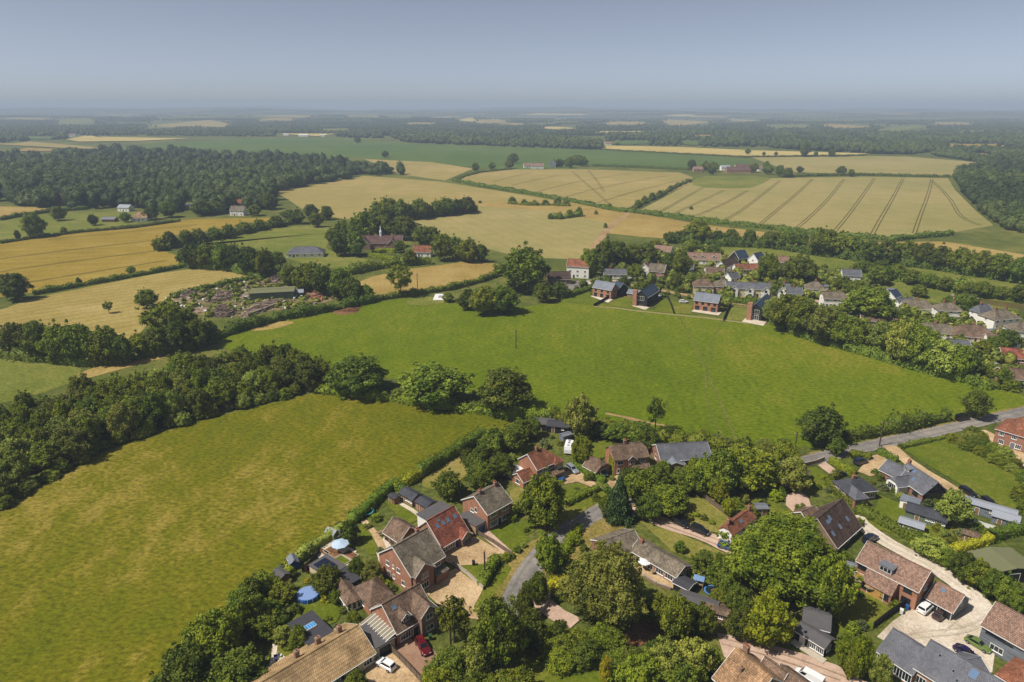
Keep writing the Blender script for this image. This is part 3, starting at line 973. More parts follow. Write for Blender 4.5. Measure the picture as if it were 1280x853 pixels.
# ------------------------------------------------------------------ lanes, drives and yards
sheet('verge', [(640, 690), (676, 672), (690, 664), (672, 684), (660, 706), (644, 716), (632, 702)], .08, F_VERGE, 1)
sheet('lawn', [(585, 768), (603, 738), (618, 712), (640, 704), (648, 712), (636, 740), (622, 765), (600, 770)], .07, F_LAWN, 0)
strip('lane', [(1330, 503), (1280, 515), (1235, 525), (1210, 531), (1160, 542.5), (1100, 555), (1035, 570), (990, 581), (930, 594), (850, 606), (800, 619), (752, 637), (712, 662), (684, 685), (664, 708), (648, 738), (632, 770), (618, 805), (606, 850), (596, 905)], 5.2, .12, F_ASPH, .12)
strip('grass_verge', [(1330, 497), (1280, 509), (1235, 519), (1210, 525), (1160, 536.5), (1100, 549), (1035, 564), (1000, 572)], 2.2, .10, F_VERGE, .5)
DRIVES = [
    ('driveway', [(558, 690), (594, 671), (631, 693), (618, 706), (600, 706), (571, 708), (556, 702)], F_GRAVEL, 0),
    ('driveway', [(528, 738), (545, 722), (570, 711), (604, 737), (592, 760), (610, 768), (600, 776), (578, 772), (548, 757)], F_GRAVEL, 0),
    ('front_lawn', [(570, 709), (600, 706), (616, 704), (605, 730), (600, 734)], F_LAWN, 0),
    ('driveway', [(594, 665), (610, 663), (640, 690), (632, 695)], F_PINK, 0),
    ('driveway', [(487, 806), (507, 797), (540, 811), (549, 822), (527, 853), (515, 853)], F_BRICKPAVE, 0),
    ('driveway', [(455, 838), (490, 816), (530, 853), (540, 880), (470, 880)], F_GRAVEL, 0),
    ('driveway', [(699, 594), (714, 586), (730, 594), (752, 610), (748, 614), (738, 609), (722, 603), (706, 606)], F_GRAVEL, 0),
    ('front_lawn', [(708, 608), (722, 604), (740, 611), (720, 624), (704, 630)], F_LAWN, 1),
    ('roadside_lawn', [(700, 645), (722, 628), (752, 614), (760, 620), (735, 636), (712, 652)], F_LAWN, 0),
    ('driveway', [(758, 602), (776, 592), (800, 592), (784, 604), (764, 612)], F_GRAVEL, 0),
    ('front_lawn', [(648, 655), (662, 650), (672, 662), (655, 672), (640, 672)], F_LAWN, 1),
    ('front_lawn', [(612, 664), (640, 652), (662, 676), (640, 690)], F_LAWN, 0),
    ('dry_garden', [(700, 690), (735, 662), (775, 640), (800, 640), (790, 660), (745, 675), (722, 705)], F_VERGE, 1),
    ('dry_lawn', [(850, 630), (880, 616), (912, 640), (905, 668), (880, 664), (838, 648)], F_DRYLAWN, 1),
    ('dry_lawn', [(800, 652), (850, 668), (905, 692), (908, 710), (880, 706), (840, 690)], F_DRYLAWN, 0),
    ('yard', [(1096, 797), (1115, 778), (1138, 762), (1160, 752), (1195, 768), (1215, 748), (1236, 752), (1246, 772), (1232, 800), (1244, 812), (1240, 842), (1210, 832), (1150, 812), (1112, 806)], F_PALE, 0),
    ('farm_yard', [(896, 792), (925, 798), (960, 806), (1000, 817), (1045, 832), (1095, 860), (1060, 890), (990, 880), (945, 846), (905, 822)], F_PINK, 0),
    ('driveway', [(983, 620), (998, 613), (1010, 622), (1014, 634), (1008, 645), (990, 640), (982, 632)], F_PINK, 0),
    ('driveway', [(1072, 590), (1086, 572), (1104, 566), (1116, 578), (1104, 592), (1088, 596)], F_GRAVEL, 0),
    ('driveway', [(1022, 582), (1032, 578), (1056, 596), (1046, 600)], F_PINK, 0),
    ('front_lawn', [(1002, 588), (1020, 584), (1040, 600), (1032, 612), (1010, 604)], F_LAWN, 0),
    ('driveway', [(1210, 540), (1232, 538), (1300, 572), (1300, 592), (1262, 578)], F_GRAVEL, 0),
    ('roadside_field', [(1128, 562), (1165, 550), (1200, 546), (1240, 572), (1290, 600), (1290, 650), (1250, 632), (1200, 606), (1160, 582)], F_LAWN, 0),
    ('back_lawn', [(1085, 660), (1100, 620), (1150, 640), (1210, 660), (1240, 690), (1200, 694), (1160, 680), (1120, 668)], F_LAWN, 0),
    ('back_lawn', [(1040, 760), (1062, 735), (1088, 742), (1118, 766), (1100, 785), (1050, 800)], F_LAWN, 0),
    ('back_lawn', [(1044, 822), (1060, 812), (1050, 830), (1070, 845), (1060, 850)], F_LAWN, 0),
    ('back_lawn', [(424, 708), (448, 696), (470, 728), (456, 746), (440, 730)], F_LAWN, 0),
    ('back_lawn', [(452, 655), (466, 662), (480, 676), (474, 694), (462, 694), (448, 668)], F_LAWN, 0),
    ('back_lawn', [(478, 624), (496, 620), (530, 646), (512, 656), (492, 640)], F_LAWN, 0),
    ('back_lawn', [(370, 756), (400, 742), (432, 760), (420, 778), (390, 790), (366, 776)], F_LAWN, 0),
    ('back_lawn', [(340, 790), (352, 782), (366, 800), (362, 826), (346, 815)], F_LAWN, 0),
    ('back_lawn', [(526, 600), (548, 582), (584, 566), (588, 592), (560, 612), (530, 612)], F_DRYLAWN, 1),
    ('side_lawn', [(636, 612), (655, 608), (655, 628), (640, 634)], F_DRYLAWN, 1),
    ('back_lawn', [(628, 572), (655, 556), (676, 556), (690, 562), (660, 572), (640, 582)], F_LAWN, 1),
    ('back_lawn', [(736, 556), (762, 548), (768, 560), (750, 578), (738, 574)], F_LAWN, 1),
    ('bottom_lawn', [(640, 836), (672, 818), (700, 836), (740, 838), (790, 850), (800, 900), (640, 900), (620, 860)], F_LAWN, 1),
    ('cottage_lawn', [(905, 636), (940, 622), (968, 628), (985, 642), (960, 652), (930, 648)], F_LAWN, 1),
    ('dark_soil_bed', [(770, 800), (800, 775), (830, 780), (820, 800), (790, 812)], F_SOIL, 1),
    ('patio', [(790, 706), (800, 700), (840, 722), (856, 728), (846, 738), (800, 720)], F_GRAVEL, 0),
    ('new_house_lawn', [(690, 373), (735, 364), (745, 372), (750, 382), (700, 378)], F_LAWN, 0),
    ('new_house_lawn', [(757, 381), (780, 370), (796, 376), (795, 388), (770, 384)], F_LAWN, 0),
    ('new_house_lawn', [(818, 390), (826, 374), (866, 382), (864, 393)], F_LAWN, 0),
    ('new_house_lawn', [(908, 400), (914, 384), (936, 388), (932, 402)], F_PADD, 0),
    ('car_park', [(690, 360), (700, 354), (738, 350), (746, 353), (712, 364), (694, 368)], F_ASPH, 0),
    ('paddock', [(500, 376), (540, 370), (565, 378), (520, 384)], F_PADD, 1),
]
for i, (nm, px, m, sm) in enumerate(DRIVES):
    sheet(nm, px, .135 + 0.006 * (i % 9), m, sm)
strip('track', [(788, 636), (830, 655), (872, 668), (918, 688)], 4.2, .21, F_PINK, .3)
strip('track', [(1068, 645), (1080, 660), (1110, 681), (1150, 700), (1190, 724), (1218, 746), (1236, 770)], 4.6, .22, F_PALE, .3)
strip('driveway', [(1112, 558), (1128, 574), (1170, 600), (1215, 626), (1300, 672)], 4.0, .21, F_GRAVEL, .3)
strip('track', [(672, 750), (690, 765), (718, 782)], 4.0, .21, F_PINK, .2)
LANE_ = [(1330, 503), (1280, 515), (1235, 525), (1210, 531), (1160, 542.5), (1100, 555), (1035, 570), (990, 581), (930, 594), (850, 606), (800, 619), (752, 637), (712, 662), (684, 685), (664, 708), (648, 738), (632, 770), (618, 805), (606, 850), (596, 905)]
F_WHEEL = land('worn_asphalt', [(0.3, (112, 108, 103)), (0.5, (130, 125, 119)), (0.7, (148, 140, 131))], 0.05, 0.35, 3.0, fineamt=0.15)
lp_ = resample(smooth([U(x, y) for x, y in LANE_], 2, False), 3.0)
for s_ in (-1.25, 1.25):
    q_ = []
    for i, p in enumerate(lp_):
        d = (lp_[min(len(lp_) - 1, i + 1)] - lp_[max(0, i - 1)]).normalized()
        q_.append(p + Vector((-d.y, d.x, 0)) * s_)
    tag(link('wheel_track', strip_mesh('wheel_track', q_, .7, .127, F_WHEEL, .12, 3)), kind='structure')
for s_ in (-3.1, 3.1):
    q_ = []
    for i, p in enumerate(lp_[40:]):
        i += 40
        d = (lp_[min(len(lp_) - 1, i + 1)] - lp_[max(0, i - 1)]).normalized()
        q_.append(p + Vector((-d.y, d.x, 0)) * s_)
    tag(link('grass_verge', strip_mesh('grass_verge', q_, 1.5, .113, F_VERGE, .4, 4)), kind='structure')
F_TYRE2 = land('tyre_worn_paving', [(0.3, (150, 126, 108)), (0.5, (168, 143, 124)), (0.7, (182, 158, 138))], 0.06, 0.25, 2.0, fineamt=0.15)
F_TYRE = land('tyre_worn_gravel', [(0.3, (188, 175, 155)), (0.5, (204, 192, 173)), (0.7, (216, 206, 190))], 0.06, 0.25, 2.0, fineamt=0.2)
for i_, px_ in enumerate(([(1236, 768), (1215, 782), (1190, 788), (1160, 790), (1130, 794)], [(1240, 772), (1219, 788), (1192, 795), (1162, 797), (1132, 800)], [(1205, 765), (1196, 778), (1180, 790)], [(1080, 662), (1110, 683), (1150, 702), (1190, 726), (1216, 748)], [(1084, 658), (1114, 679), (1154, 698), (1194, 722), (1222, 746)])):
    strip('tyre_track', px_, .4, .226 + .005 * i_, F_TYRE, .12)
for i_, px_ in enumerate(([(902, 806), (950, 818), (1000, 834), (1050, 852)], [(906, 800), (955, 811), (1005, 827), (1058, 848)], [(796, 640), (832, 653), (874, 666), (914, 684)], [(793, 643), (829, 657), (870, 671), (911, 689)])):
    strip('tyre_track', px_, .4, .226 + .005 * i_, F_TYRE2, .12)
strip('village_lane', [(745, 352), (790, 357), (830, 364), (865, 371), (905, 377), (960, 386)], 4.5, .21, F_TRACK, .3)
strip('footpath', [(486, 622), (505, 632), (528, 648)], 1.2, .21, F_PALE, .1)
strip('footpath', [(455, 652), (466, 664), (476, 680), (480, 690)], 1.6, .21, F_GRAVEL, .1)

# ------------------------------------------------------------------ far country: fields, woods and hedgerow lines
PALE = [  # centre x, centre y, half width, half height, surface
    (238, 155.5, 58, 3.6, F_WHEAT), (30, 149, 34, 1.2, F_WHEAT), (95, 153, 26, 3, F_PADD), (60, 183, 75, 4.2, F_WHEAT), (160, 174, 70, 3.2, F_YEL), (45, 188, 26, 2, F_TAN), (50, 173, 22, 2, F_GREEN),
    (355, 146, 40, 1.3, F_WHEAT), (345, 150, 26, 1.6, F_TAN), (385, 169, 34, 1.6, F_YEL), (455, 146, 22, 1.2, F_WHEAT), (500, 147, 18, .9, F_PADD), (527, 155, 18, 1, F_WHEAT), (584, 150, 12, 2.4, F_YEL), (615, 152, 22, 2.4, F_WHEAT),
    (695, 143.3, 42, 1.3, F_YEL), (700, 161, 26, 2, F_YEL), (780, 154.5, 26, 1.8, F_WHEAT), (860, 154, 34, 3.6, F_WHEAT), (850, 144.5, 20, 1.2, F_YEL), (890, 146, 26, 1.2, F_TAN), (930, 151, 22, 1.8, F_WHEAT), (790, 179, 28, 2.4, F_GREEN), (862, 179.5, 16, 3, F_GREEN),
    (876, 171, 18, 1.3, F_TAN), (985, 159, 30, 2.4, F_PADD), (1060, 158.5, 30, 3.2, F_TAN), (1130, 162, 36, 3.6, F_PADD), (1190, 155, 28, 1.4, F_WHEAT), (1215, 184, 46, 3.2, F_GOLD), (1010, 144, 40, 1.2, F_PADD), (1215, 166, 22, 1.2, F_PADD),
    (780, 166, 40, 1.4, F_YEL), (560, 147, 22, .9, F_WHEAT), (640, 156, 20, 1.1, F_WHEAT), (250, 147, 30, 1.3, F_PADD), (150, 144.5, 30, 1.1, F_PADD), (1225, 196, 18, 3, F_TAN), (420, 163, 22, 1.2, F_PADD), (200, 161, 26, 1.2, F_PADD), (1120, 143, 26, .9, F_WHEAT),
]
PLACED = []
fr = random.Random(5)
PALE = [(cx, cy, hw * 1.1, hh * 1.45, m) for cx, cy, hw, hh, m in PALE]
for i, (cx, cy, hw, hh, m) in enumerate(PALE):
    n0 = fr.choice((3, 4, 4, 5))
    up = sorted(fr.uniform(-.8, .8) for _ in range(n0 - 2))
    dn = sorted((fr.uniform(-.8, .8) for _ in range(n0 - 2)), reverse=True)
    corner = [(-1, fr.uniform(-.7, .7))] + [(u, fr.uniform(-1, -.45)) for u in up] + [(1, fr.uniform(-.7, .7))] + [(u, fr.uniform(.45, 1)) for u in dn]
    px = []
    for k in range(len(corner)):
        (ax_, ay_), (bx_, by_) = corner[k], corner[(k + 1) % len(corner)]
        for q in range(3):
            f = q / 3
            px.append((cx + hw * (ax_ + (bx_ - ax_) * f), cy + hh * (ay_ + (by_ - ay_) * f)))
    pts = [UT(x, y) for x, y in px]
    me = bpy.data.meshes.new('far_field')
    c = sum((Vector(p) for p in pts), Vector()) / len(pts)
    V = [(c.x, c.y, HT(c.x, c.y) + 1.5 + .02 * i)] + [(p.x, p.y, p.z + 1.5 + .02 * i) for p in pts]
    me.from_pydata(V, [], [(0, k + 1, (k + 1) % len(pts) + 1) for k in range(len(pts))])
    if me.polygons[0].normal.z < 0: me.flip_normals()
    me.materials.append(m)
    tag(link('far_field', me), kind='structure')

CLEARINGS = [(6, 246), (80, 256), (111, 257), (158, 264), (235, 262), (297, 259), (299, 269), (92, 171), (760, 181.5), (378, 171), (352, 170), (412, 171)]
def free(x, y, hpx):
    """no tree stands in or just before an open far field"""
    for hx, hy in CLEARINGS:
        if abs(x - hx) < 9 and hy - 3 < y < hy + 7: return False
    for cx, cy, hw, hh, m in PALE:
        q = fr.uniform(.62, 1.04)
        if abs(x - cx) < hw * q and cy - hh * q < y < cy + hh * q + hpx * fr.uniform(.5, 1): return False
    return True

KEEP = [f[1] for f in FIELDS]
def clear(x, y):
    return not any(inside((x, y), q) for q in KEEP)

def far_places(poly, dx, dy, rng, hr=(9, 16), rr=(4, 8), dens=1.0, check=True):
    xs_ = [p[0] for p in poly]
    ys_ = [p[1] for p in poly]
    out = []
    y = min(ys_)
    while y < max(ys_):
        x = min(xs_) + rng.uniform(0, dx)
        while x < max(xs_):
            a, b = x + rng.uniform(-1.2, 1.2) * dx, y + rng.uniform(-1.2, 1.2) * dy
            if inside((a, b), poly) and rng.random() < dens and (not check or (free(a, b, 3.0) and clear(a, b))):
                p = UT(a, b)
                k = 1 + .2 * math.sin(p.x / 61 + p.y / 170) + .16 * math.sin(p.x / 27 - p.y / 90 + 1) + rng.uniform(-.22, .22)
                if k < .62 and check: continue
                out.append((p.x, p.y, p.z - 0.5, rng.uniform(*rr) * k, rng.uniform(*hr) * (.45 + .55 * k)))
            x += dx
        y += dy
    return out

fr = random.Random(21)
W_UPLEFT = [(-40, 196), (0, 194), (60, 195), (140, 190), (200, 190), (260, 191), (340, 196), (400, 202), (450, 210), (545, 216), (552, 222), (500, 219), (455, 221), (400, 231), (345, 241), (338, 262), (290, 266), (240, 270), (170, 262), (100, 262), (60, 262), (0, 254), (-40, 254)]
mass('woodland', far_places(W_UPLEFT, 6.6, 2.3, fr, (9, 18), (4, 9.5)), LEAF['far'], 'large dense wood of broadleaf trees filling the upper left', 'wood', 105, .72, 5)
W_RIGHT = [(1220, 206), (1250, 198), (1330, 190), (1330, 300), (1260, 288), (1236, 274), (1215, 254), (1196, 234), (1194, 222)]
mass('woodland', far_places(W_RIGHT, 6.0, 2.3, fr, (9, 17), (4, 9)), LEAF['far'], 'dense wood bulging in from the right edge beside the wheat', 'wood', 110, .72, 6)
W_FAR = [
    ([(480, 168), (560, 166), (640, 170), (700, 173), (756, 180), (757, 188), (640, 184), (540, 180), (505, 178)], 'long dark wood behind the green crop field'),
    ([(940, 170), (1000, 163), (1090, 166), (1180, 170), (1290, 172), (1290, 185), (1190, 190), (1130, 194), (1080, 192), (1000, 188), (950, 184)], 'broad wood behind the ripe crop strip on the right'),
    ([(1150, 184), (1200, 188), (1290, 190), (1290, 203), (1225, 204), (1170, 196)], 'scrubby wood at the far right behind the wheat'),
    ([(757, 170), (850, 165), (945, 166), (945, 184), (880, 184), (800, 182), (757, 181)], 'hazy wood above the ripe crop strip'),
    ([(0, 165), (80, 162), (180, 164), (220, 166), (150, 170), (60, 176), (0, 180)], 'hazy wood band at the far left'),
    ([(210, 165), (300, 160), (400, 163), (480, 166), (480, 174), (420, 172), (300, 171)], 'hazy wood beyond the green crop field on the left'),
]
for poly, lab in W_FAR:
    mass('far_woodland', far_places(poly, 3.4, 0.8, fr, (9, 17), (5, 10)), LEAF['far'], lab, 'wood', 11, 1.2, 7)
# hedgerow trees and copses out to the hills, seen as one mass
pl = []
for k in range(470):
    x, y = fr.uniform(-60, 1340), 136.5 + 34 * fr.random() ** 1.25
    p = UT(x, y)
    if p.y > 13500: continue
    sp = max(9.0, p.y / 853 * 1.5)
    n = int(fr.uniform(160, 900) / sp) + 3
    ang = fr.gauss(0, 0.25)
    wid = fr.choice((8, 15, 60, 140))
    for i in range(n):
        q = Vector((p.x + (i - n / 2) * sp * math.cos(ang), p.y + (i - n / 2) * sp * math.sin(ang) + fr.uniform(0, wid), 0))
        if q.y < 1900 or q.y > 14000: continue
        d = q.y * CP + CAMH * SP
        h = HT(q.x, q.y)
        b = (q.y * SP - (CAMH - h) * CP) / (q.y * CP + (CAMH - h) * SP)
        yy = 426.5 - b * FPX
        xx = 640 + q.x / d * FPX
        if not (-70 < xx < 1350): continue
        if free(xx, yy, 1.6) and (yy < 160 or clear(xx, yy)):
            pl.append((q.x, q.y, h - 0.5, max(fr.uniform(4.5, 8), q.y / 853 * .8), fr.uniform(9, 16)))
near_ = [a for a in pl if a[1] < 5000]
far_ = [a for a in pl if a[1] >= 5000]
mass('far_hedgerow_trees', near_, LEAF['far'], 'hazy hedgerow trees and copses across the far country', 'trees', 8, 1.6, 8, 0)
mass('far_hedgerow_trees', far_, LEAF['far'], 'faint blue tree lines on the horizon hills', 'trees', 0, 1.6, 9, 0)

# ------------------------------------------------------------------ haze
M_HAZE = bpy.data.materials.new('haze')
M_HAZE.use_nodes = True
ht = M_HAZE.node_tree
ht.nodes.remove(ht.nodes['Principled BSDF'])
pv = ht.nodes.new('ShaderNodeVolumePrincipled')
pv.inputs['Color'].default_value = (0.63, 0.77, 0.97, 1)
pv.inputs['Density'].default_value = 0.00018
pv.inputs['Anisotropy'].default_value = 0.0
ht.links.new(pv.outputs['Volume'], ht.nodes['Material Output'].inputs['Volume'])
hz = MB().box(-13600, 13600, -520, 16100, -17.0, 140.0).build('haze', M_HAZE)
tag(hz, 'thin pale summer haze over the whole landscape', 'haze', kind='stuff')
# ------------------------------------------------------------------ building materials
R_BROWN = tiled('tile_brown', (120, 99, 84), lichen=(128, 116, 92))
R_GREYB = tiled('tile_greybrown', (122, 112, 98), lichen=(136, 128, 100))
R_DKBR = tiled('tile_darkbrown', (84, 68, 62), lichen=(104, 92, 78))
R_RED = tiled('tile_red', (146, 88, 72))
R_ORNG = tiled('tile_orange', (142, 92, 70), lichen=(122, 96, 76))
R_TAN = tiled('tile_tan', (168, 140, 102), (0.36, 0.62), var=0.14, lichen=(120, 100, 76), bumpd=0.1)
R_PLUM = tiled('tile_plum', (146, 118, 103), weather=0.12)
R_PURP = tiled('tile_purple', (108, 84, 80), weather=0.2)
R_SLATE = tiled('slate', (106, 108, 116), (0.3, 0.25), 0.6, 0.18, 0.15)
R_DSLATE = tiled('slate_dark', (74, 76, 84), (0.3, 0.25), 0.6, 0.18, 0.15)
R_LSLATE = tiled('slate_light', (132, 138, 150), (0.3, 0.25), 0.5, 0.12, 0.1)
R_NAVY = tiled('slate_blue', (64, 78, 98), (0.4, 0.25), 0.45, 0.12, 0.1)
R_FELT = plain('roofing_felt', (92, 90, 92), 0.9, 0.15, 0.2, 0.8)
R_FELTD = plain('roofing_felt_dark', (66, 66, 72), 0.85, 0.2, 0.18, 0.8)
R_FELTG = plain('roofing_felt_green', (112, 114, 84), 0.9, 0.15, 0.12, 0.5)
R_METAL = plain('roof_metal', (150, 156, 166), 0.4, 0.5, 0.15, 0.6)
W_BRICK = brick('brick_orange', (164, 98, 66))
W_RED = brick('brick_red', (142, 80, 62))
W_BROWN = brick('brick_brown', (128, 90, 70))
W_YEL = brick('brick_yellow', (176, 140, 98))
W_WHITE = plain('white_render', (240, 238, 232), 0.85, 0.2, 0.12)
W_CREAM = plain('cream_render', (206, 192, 160), 0.85, 0.2, 0.14)
W_GREY = boards('grey_boards', (118, 124, 132))
W_BLACK = boards('black_boards', (44, 42, 42))
W_WOOD = boards('wood_boards', (136, 106, 74))
W_GREENB = boards('green_boards', (104, 116, 96))
W_HUNG = tiled('hung_tiles', (132, 82, 62), (0.17, 0.12))
M_WHITE = plain('white_paint', (232, 232, 228), 0.5, 0.4, 0.08)
M_DARK = plain('dark_paint', (40, 42, 46), 0.5, 0.4, 0.15)
M_GLASS = glass()
M_SKYL = glass('skylight_glass', (92, 118, 150))
M_STONE = plain('pale_stone', (188, 178, 160), 0.9, 0.2, 0.2)
M_CONC = plain('concrete', (158, 150, 138), 0.9, 0.2, 0.2)
M_POT = plain('terracotta', (176, 98, 66), 0.8, 0.2, 0.2)
M_LEAD = plain('lead', (112, 116, 124), 0.6, 0.4, 0.2)

def block(root, ox, oy, rot, L, W, eave, pitch, rm, wm, hl=0.0, hr=0.0, over=0.35, barge=True, z0=-0.3, flat=False, rname='roof', wname='wall', gm=None, bm=None):
    """one gabled, hipped or flat-roofed body; frame: x along the front, y to the back. hl/hr: 0 gable .. 1 hip"""
    cr, sr = math.cos(rot), math.sin(rot)
    def tf(v): return (ox + v[0] * cr - v[1] * sr, oy + v[0] * sr + v[1] * cr, v[2])
    B = {'root': root, 'tf': tf, 'L': L, 'W': W, 'eave': eave, 'rot': rot, 'flat': flat}
    tp = math.tan(math.radians(pitch))
    rise = W / 2 * tp
    B['tp'], B['ridge'] = tp, eave + rise
    mb = MB()
    if flat:
        mb.box(0, L, 0, W, z0, eave, 0, tf)
        B['wall'] = mb.build(wname, wm, root)
        r = MB()
        r.box(-.2, L + .2, -.2, W + .2, eave + .003, eave + .16, 0, tf)
        B['roof'] = r.build(rname, rm, root)
        return B
    e = eave + 0.02
    pts = [(0, 0, z0), (L, 0, z0), (L, W, z0), (0, W, z0), (0, 0, e), (L, 0, e), (L, W, e), (0, W, e)]
    fs = [(0, 1, 5, 4), (2, 3, 7, 6)]
    rs = rise - 0.06
    def end(x, b0, b1, t0, t1, hip, flip):
        k = len(pts)
        if hip >= 0.99: f = (b0, b1, t1, t0)
        elif hip > 0.01:
            zz = e + rs * (1 - hip)
            y0 = W / 2 * (1 - hip)
            pts.append((x, y0, zz)); pts.append((x, W - y0, zz))
            f = (b0, b1, t1, k + 1, k, t0) if not flip else (b0, b1, t1, k, k + 1, t0)
        else:
            pts.append((x, W / 2, e + rs))
            f = (b0, b1, t1, k, t0)
        return f
    fR = end(L, 1, 2, 5, 6, hr, False)
    fL = end(0, 3, 0, 7, 4, hl, True)
    mb.add([tf(p) for p in pts], fs + [fR, fL])
    if gm: mb.m[-2] = mb.m[-1] = 1
    B['wall'] = mb.build(wname, [wm, gm] if gm else wm, root)
    # roof
    ov = over
    zo = eave - ov * tp
    gl = 0.25
    def ends(x, hip, s):
        if hip >= 0.99: return None
        return hip
    xl = -ov if hl > 0.01 else -gl
    xr = L + ov if hr > 0.01 else L + gl
    if hl > 0.01 and hl < 0.99: xl = -gl
    if hr > 0.01 and hr < 0.99: xr = L + gl
    ridge_z = eave + rise
    th = 0.17
    top = {'f': [], 'v': []}
    V, F = [], []
    def v(p):
        V.append(p)
        return len(V) - 1
    f0, f1 = v((xl, -ov, zo)), v((xr, -ov, zo))
    b1, b0 = v((xr, W + ov, zo)), v((xl, W + ov, zo))
    rx0 = xl if hl < 0.01 else (W / 2 + 0 if hl >= 0.99 else xl + (W / 2) * hl)
    rx1 = xr if hr < 0.01 else (L - W / 2 if hr >= 0.99 else xr - (W / 2) * hr)
    if rx1 < rx0: rx0 = rx1 = (rx0 + rx1) / 2
    r0, r1 = v((rx0, W / 2, ridge_z)), v((rx1, W / 2, ridge_z))
    front, back = [f0, f1], [b1, b0]
    outer = [f0, f1]
    if 0.01 < hr < 0.99:
        zz = ridge_z - rise * hr
        yy = (W / 2) * (1 - hr)
        p1, p2 = v((xr, yy, zz)), v((xr, W - yy, zz))
        front += [p1, r1]; back = [b1, b0]; bR = [p2]
        F.append((p1, p2, r1))
        outer += [p1, p2, b1]
    elif hr >= 0.99:
        front += [r1]; bR = []
        F.append((f1, b1, r1))
        outer += [b1]
    else:
        front += [r1]; bR = []
        outer += [r1, b1]
    if 0.01 < hl < 0.99:
        zz = ridge_z - rise * hl
        yy = (W / 2) * (1 - hl)
        q1, q2 = v((xl, yy, zz)), v((xl, W - yy, zz))
        front += [r0, q1]; bL = [q2]
        F.append((q2, q1, r0))
        outer += [b0, q2, q1]
    elif hl >= 0.99:
        front += [r0]; bL = []
        F.append((b0, f0, r0))
        outer += [b0]
    else:
        front += [r0]; bL = []
        outer += [b0, r0]
    F.append(tuple(front))
    F.append(tuple([b1, b0] + bL + [r0, r1] + bR))
    n = len(V)
    V2 = [(p[0], p[1], p[2] - th) for p in V]
    F2 = [tuple(n + i for i in f[::-1]) for f in F]
    side = []
    for i in range(len(outer)):
        a, b = outer[i], outer[(i + 1) % len(outer)]
        side.append((a, n + a, n + b, b))
    # degenerate when a pyramid: remove repeated points
    rb = MB()
    rb.add([tf(p) for p in V + V2], [f for f in F + F2 if len(set(V[i % n] for i in f)) >= 3], 0)
    rb.add([tf(p) for p in V + V2], side, 0)
    B['roof'] = rb.build(rname, rm, root)
    # ridge tiles
    if rx1 - rx0 > 0.5:
        k = MB()
        k.box(rx0, rx1, W / 2 - .13, W / 2 + .13, ridge_z - .05, ridge_z + .07, 0, tf)
        k.build('ridge_tiles', rm, B['roof'])
    if barge:
        for x, h in ((xl, hl), (xr, hr)):
            if h > 0.01: continue
            k = MB()
            x0, x1 = (x - .05, x - .003) if x < 1 else (x + .003, x + .05)
            for ya, yb in ((-ov, W / 2), (W + ov, W / 2)):
                za, zb = zo, ridge_z
                k.add([tf(p) for p in [(x0, ya, za + .02), (x1, ya, za + .02), (x1, ya, za - .24), (x0, ya, za - .24), (x0, yb, zb + .02), (x1, yb, zb + .02), (x1, yb, zb - .24), (x0, yb, zb - .24)]],
                      [(0, 1, 5, 4), (1, 2, 6, 5), (2, 3, 7, 6), (3, 0, 4, 7), (0, 3, 2, 1), (4, 5, 6, 7)])
            k.build('bargeboard', bm or M_WHITE, B['roof'])
    g = MB()
    g.box(xl + .1, xr - .1, -ov - .10, -ov - .005, zo - .16, zo - .05, 0, tf)
    g.build('gutter', M_DARK if not barge else M_WHITE, B['roof'])
    return B

def on_face(B, face, t, z):
    """frame on a wall: returns function (u along wall, d outwards, w up) -> root coords"""
    L, W, tf = B['L'], B['W'], B['tf']
    if face == 'F': return lambda u, d, w: tf((t * L + u, -d, z + w))
    if face == 'B': return lambda u, d, w: tf((t * L - u, W + d, z + w))
    if face == 'R': return lambda u, d, w: tf((L + d, t * W + u, z + w))
    return lambda u, d, w: tf((-d, (1 - t) * W - u, z + w))

def fbox(mb, fr, u0, u1, d0, d1, w0, w1, m=0):
    mb.box(u0, u1, d0, d1, w0, w1, m, lambda v: fr(v[0], v[1], v[2]))

def window(B, face, t, z, w=1.3, h=1.15, frame=None, mull=1, pane=None, name='window', sill=True, fine=True):
    fr = on_face(B, face, t, z)
    fm = frame or M_WHITE
    mb = MB()
    b = .09
    fbox(mb, fr, -w / 2, w / 2, .004, .06, 0, b)
    fbox(mb, fr, -w / 2, w / 2, .004, .06, h - b, h)
    fbox(mb, fr, -w / 2, -w / 2 + b, .004, .06, b, h - b)
    fbox(mb, fr, w / 2 - b, w / 2, .004, .06, b, h - b)
    for k in range(mull):
        c = -w / 2 + w * (k + 1) / (mull + 1)
        fbox(mb, fr, c - .035, c + .035, .006, .055, b, h - b)
    if sill: fbox(mb, fr, -w / 2 - .08, w / 2 + .08, .002, .14, -.09, -.002)
    o = mb.build(name, fm, B['root'])
    p = MB()
    fbox(p, fr, -w / 2 + b * .5, w / 2 - b * .5, .003, .025, b * .5, h - b * .5)
    p.build('pane', pane or M_GLASS, o)
    return o

def door(B, face, t, w=1.0, h=2.05, mat=None, name='door', z=0.02):
    fr = on_face(B, face, t, z)
    mb = MB()
    fbox(mb, fr, -w / 2, w / 2, .003, .06, 0, h)
    o = mb.build(name, mat or M_DARK, B['root'])
    k = MB()
    fbox(k, fr, -w / 2 - .09, -w / 2, .003, .09, 0, h + .09)
    fbox(k, fr, w / 2, w / 2 + .09, .003, .09, 0, h + .09)
    fbox(k, fr, -w / 2, w / 2, .003, .09, h, h + .09)
    k.build('door_frame', M_WHITE, o)
    hd = MB()
    fbox(hd, fr, w / 2 - .18, w / 2 - .1, .06, .11, .95, 1.1)
    hd.build('handle', M_LEAD, o)
    return o

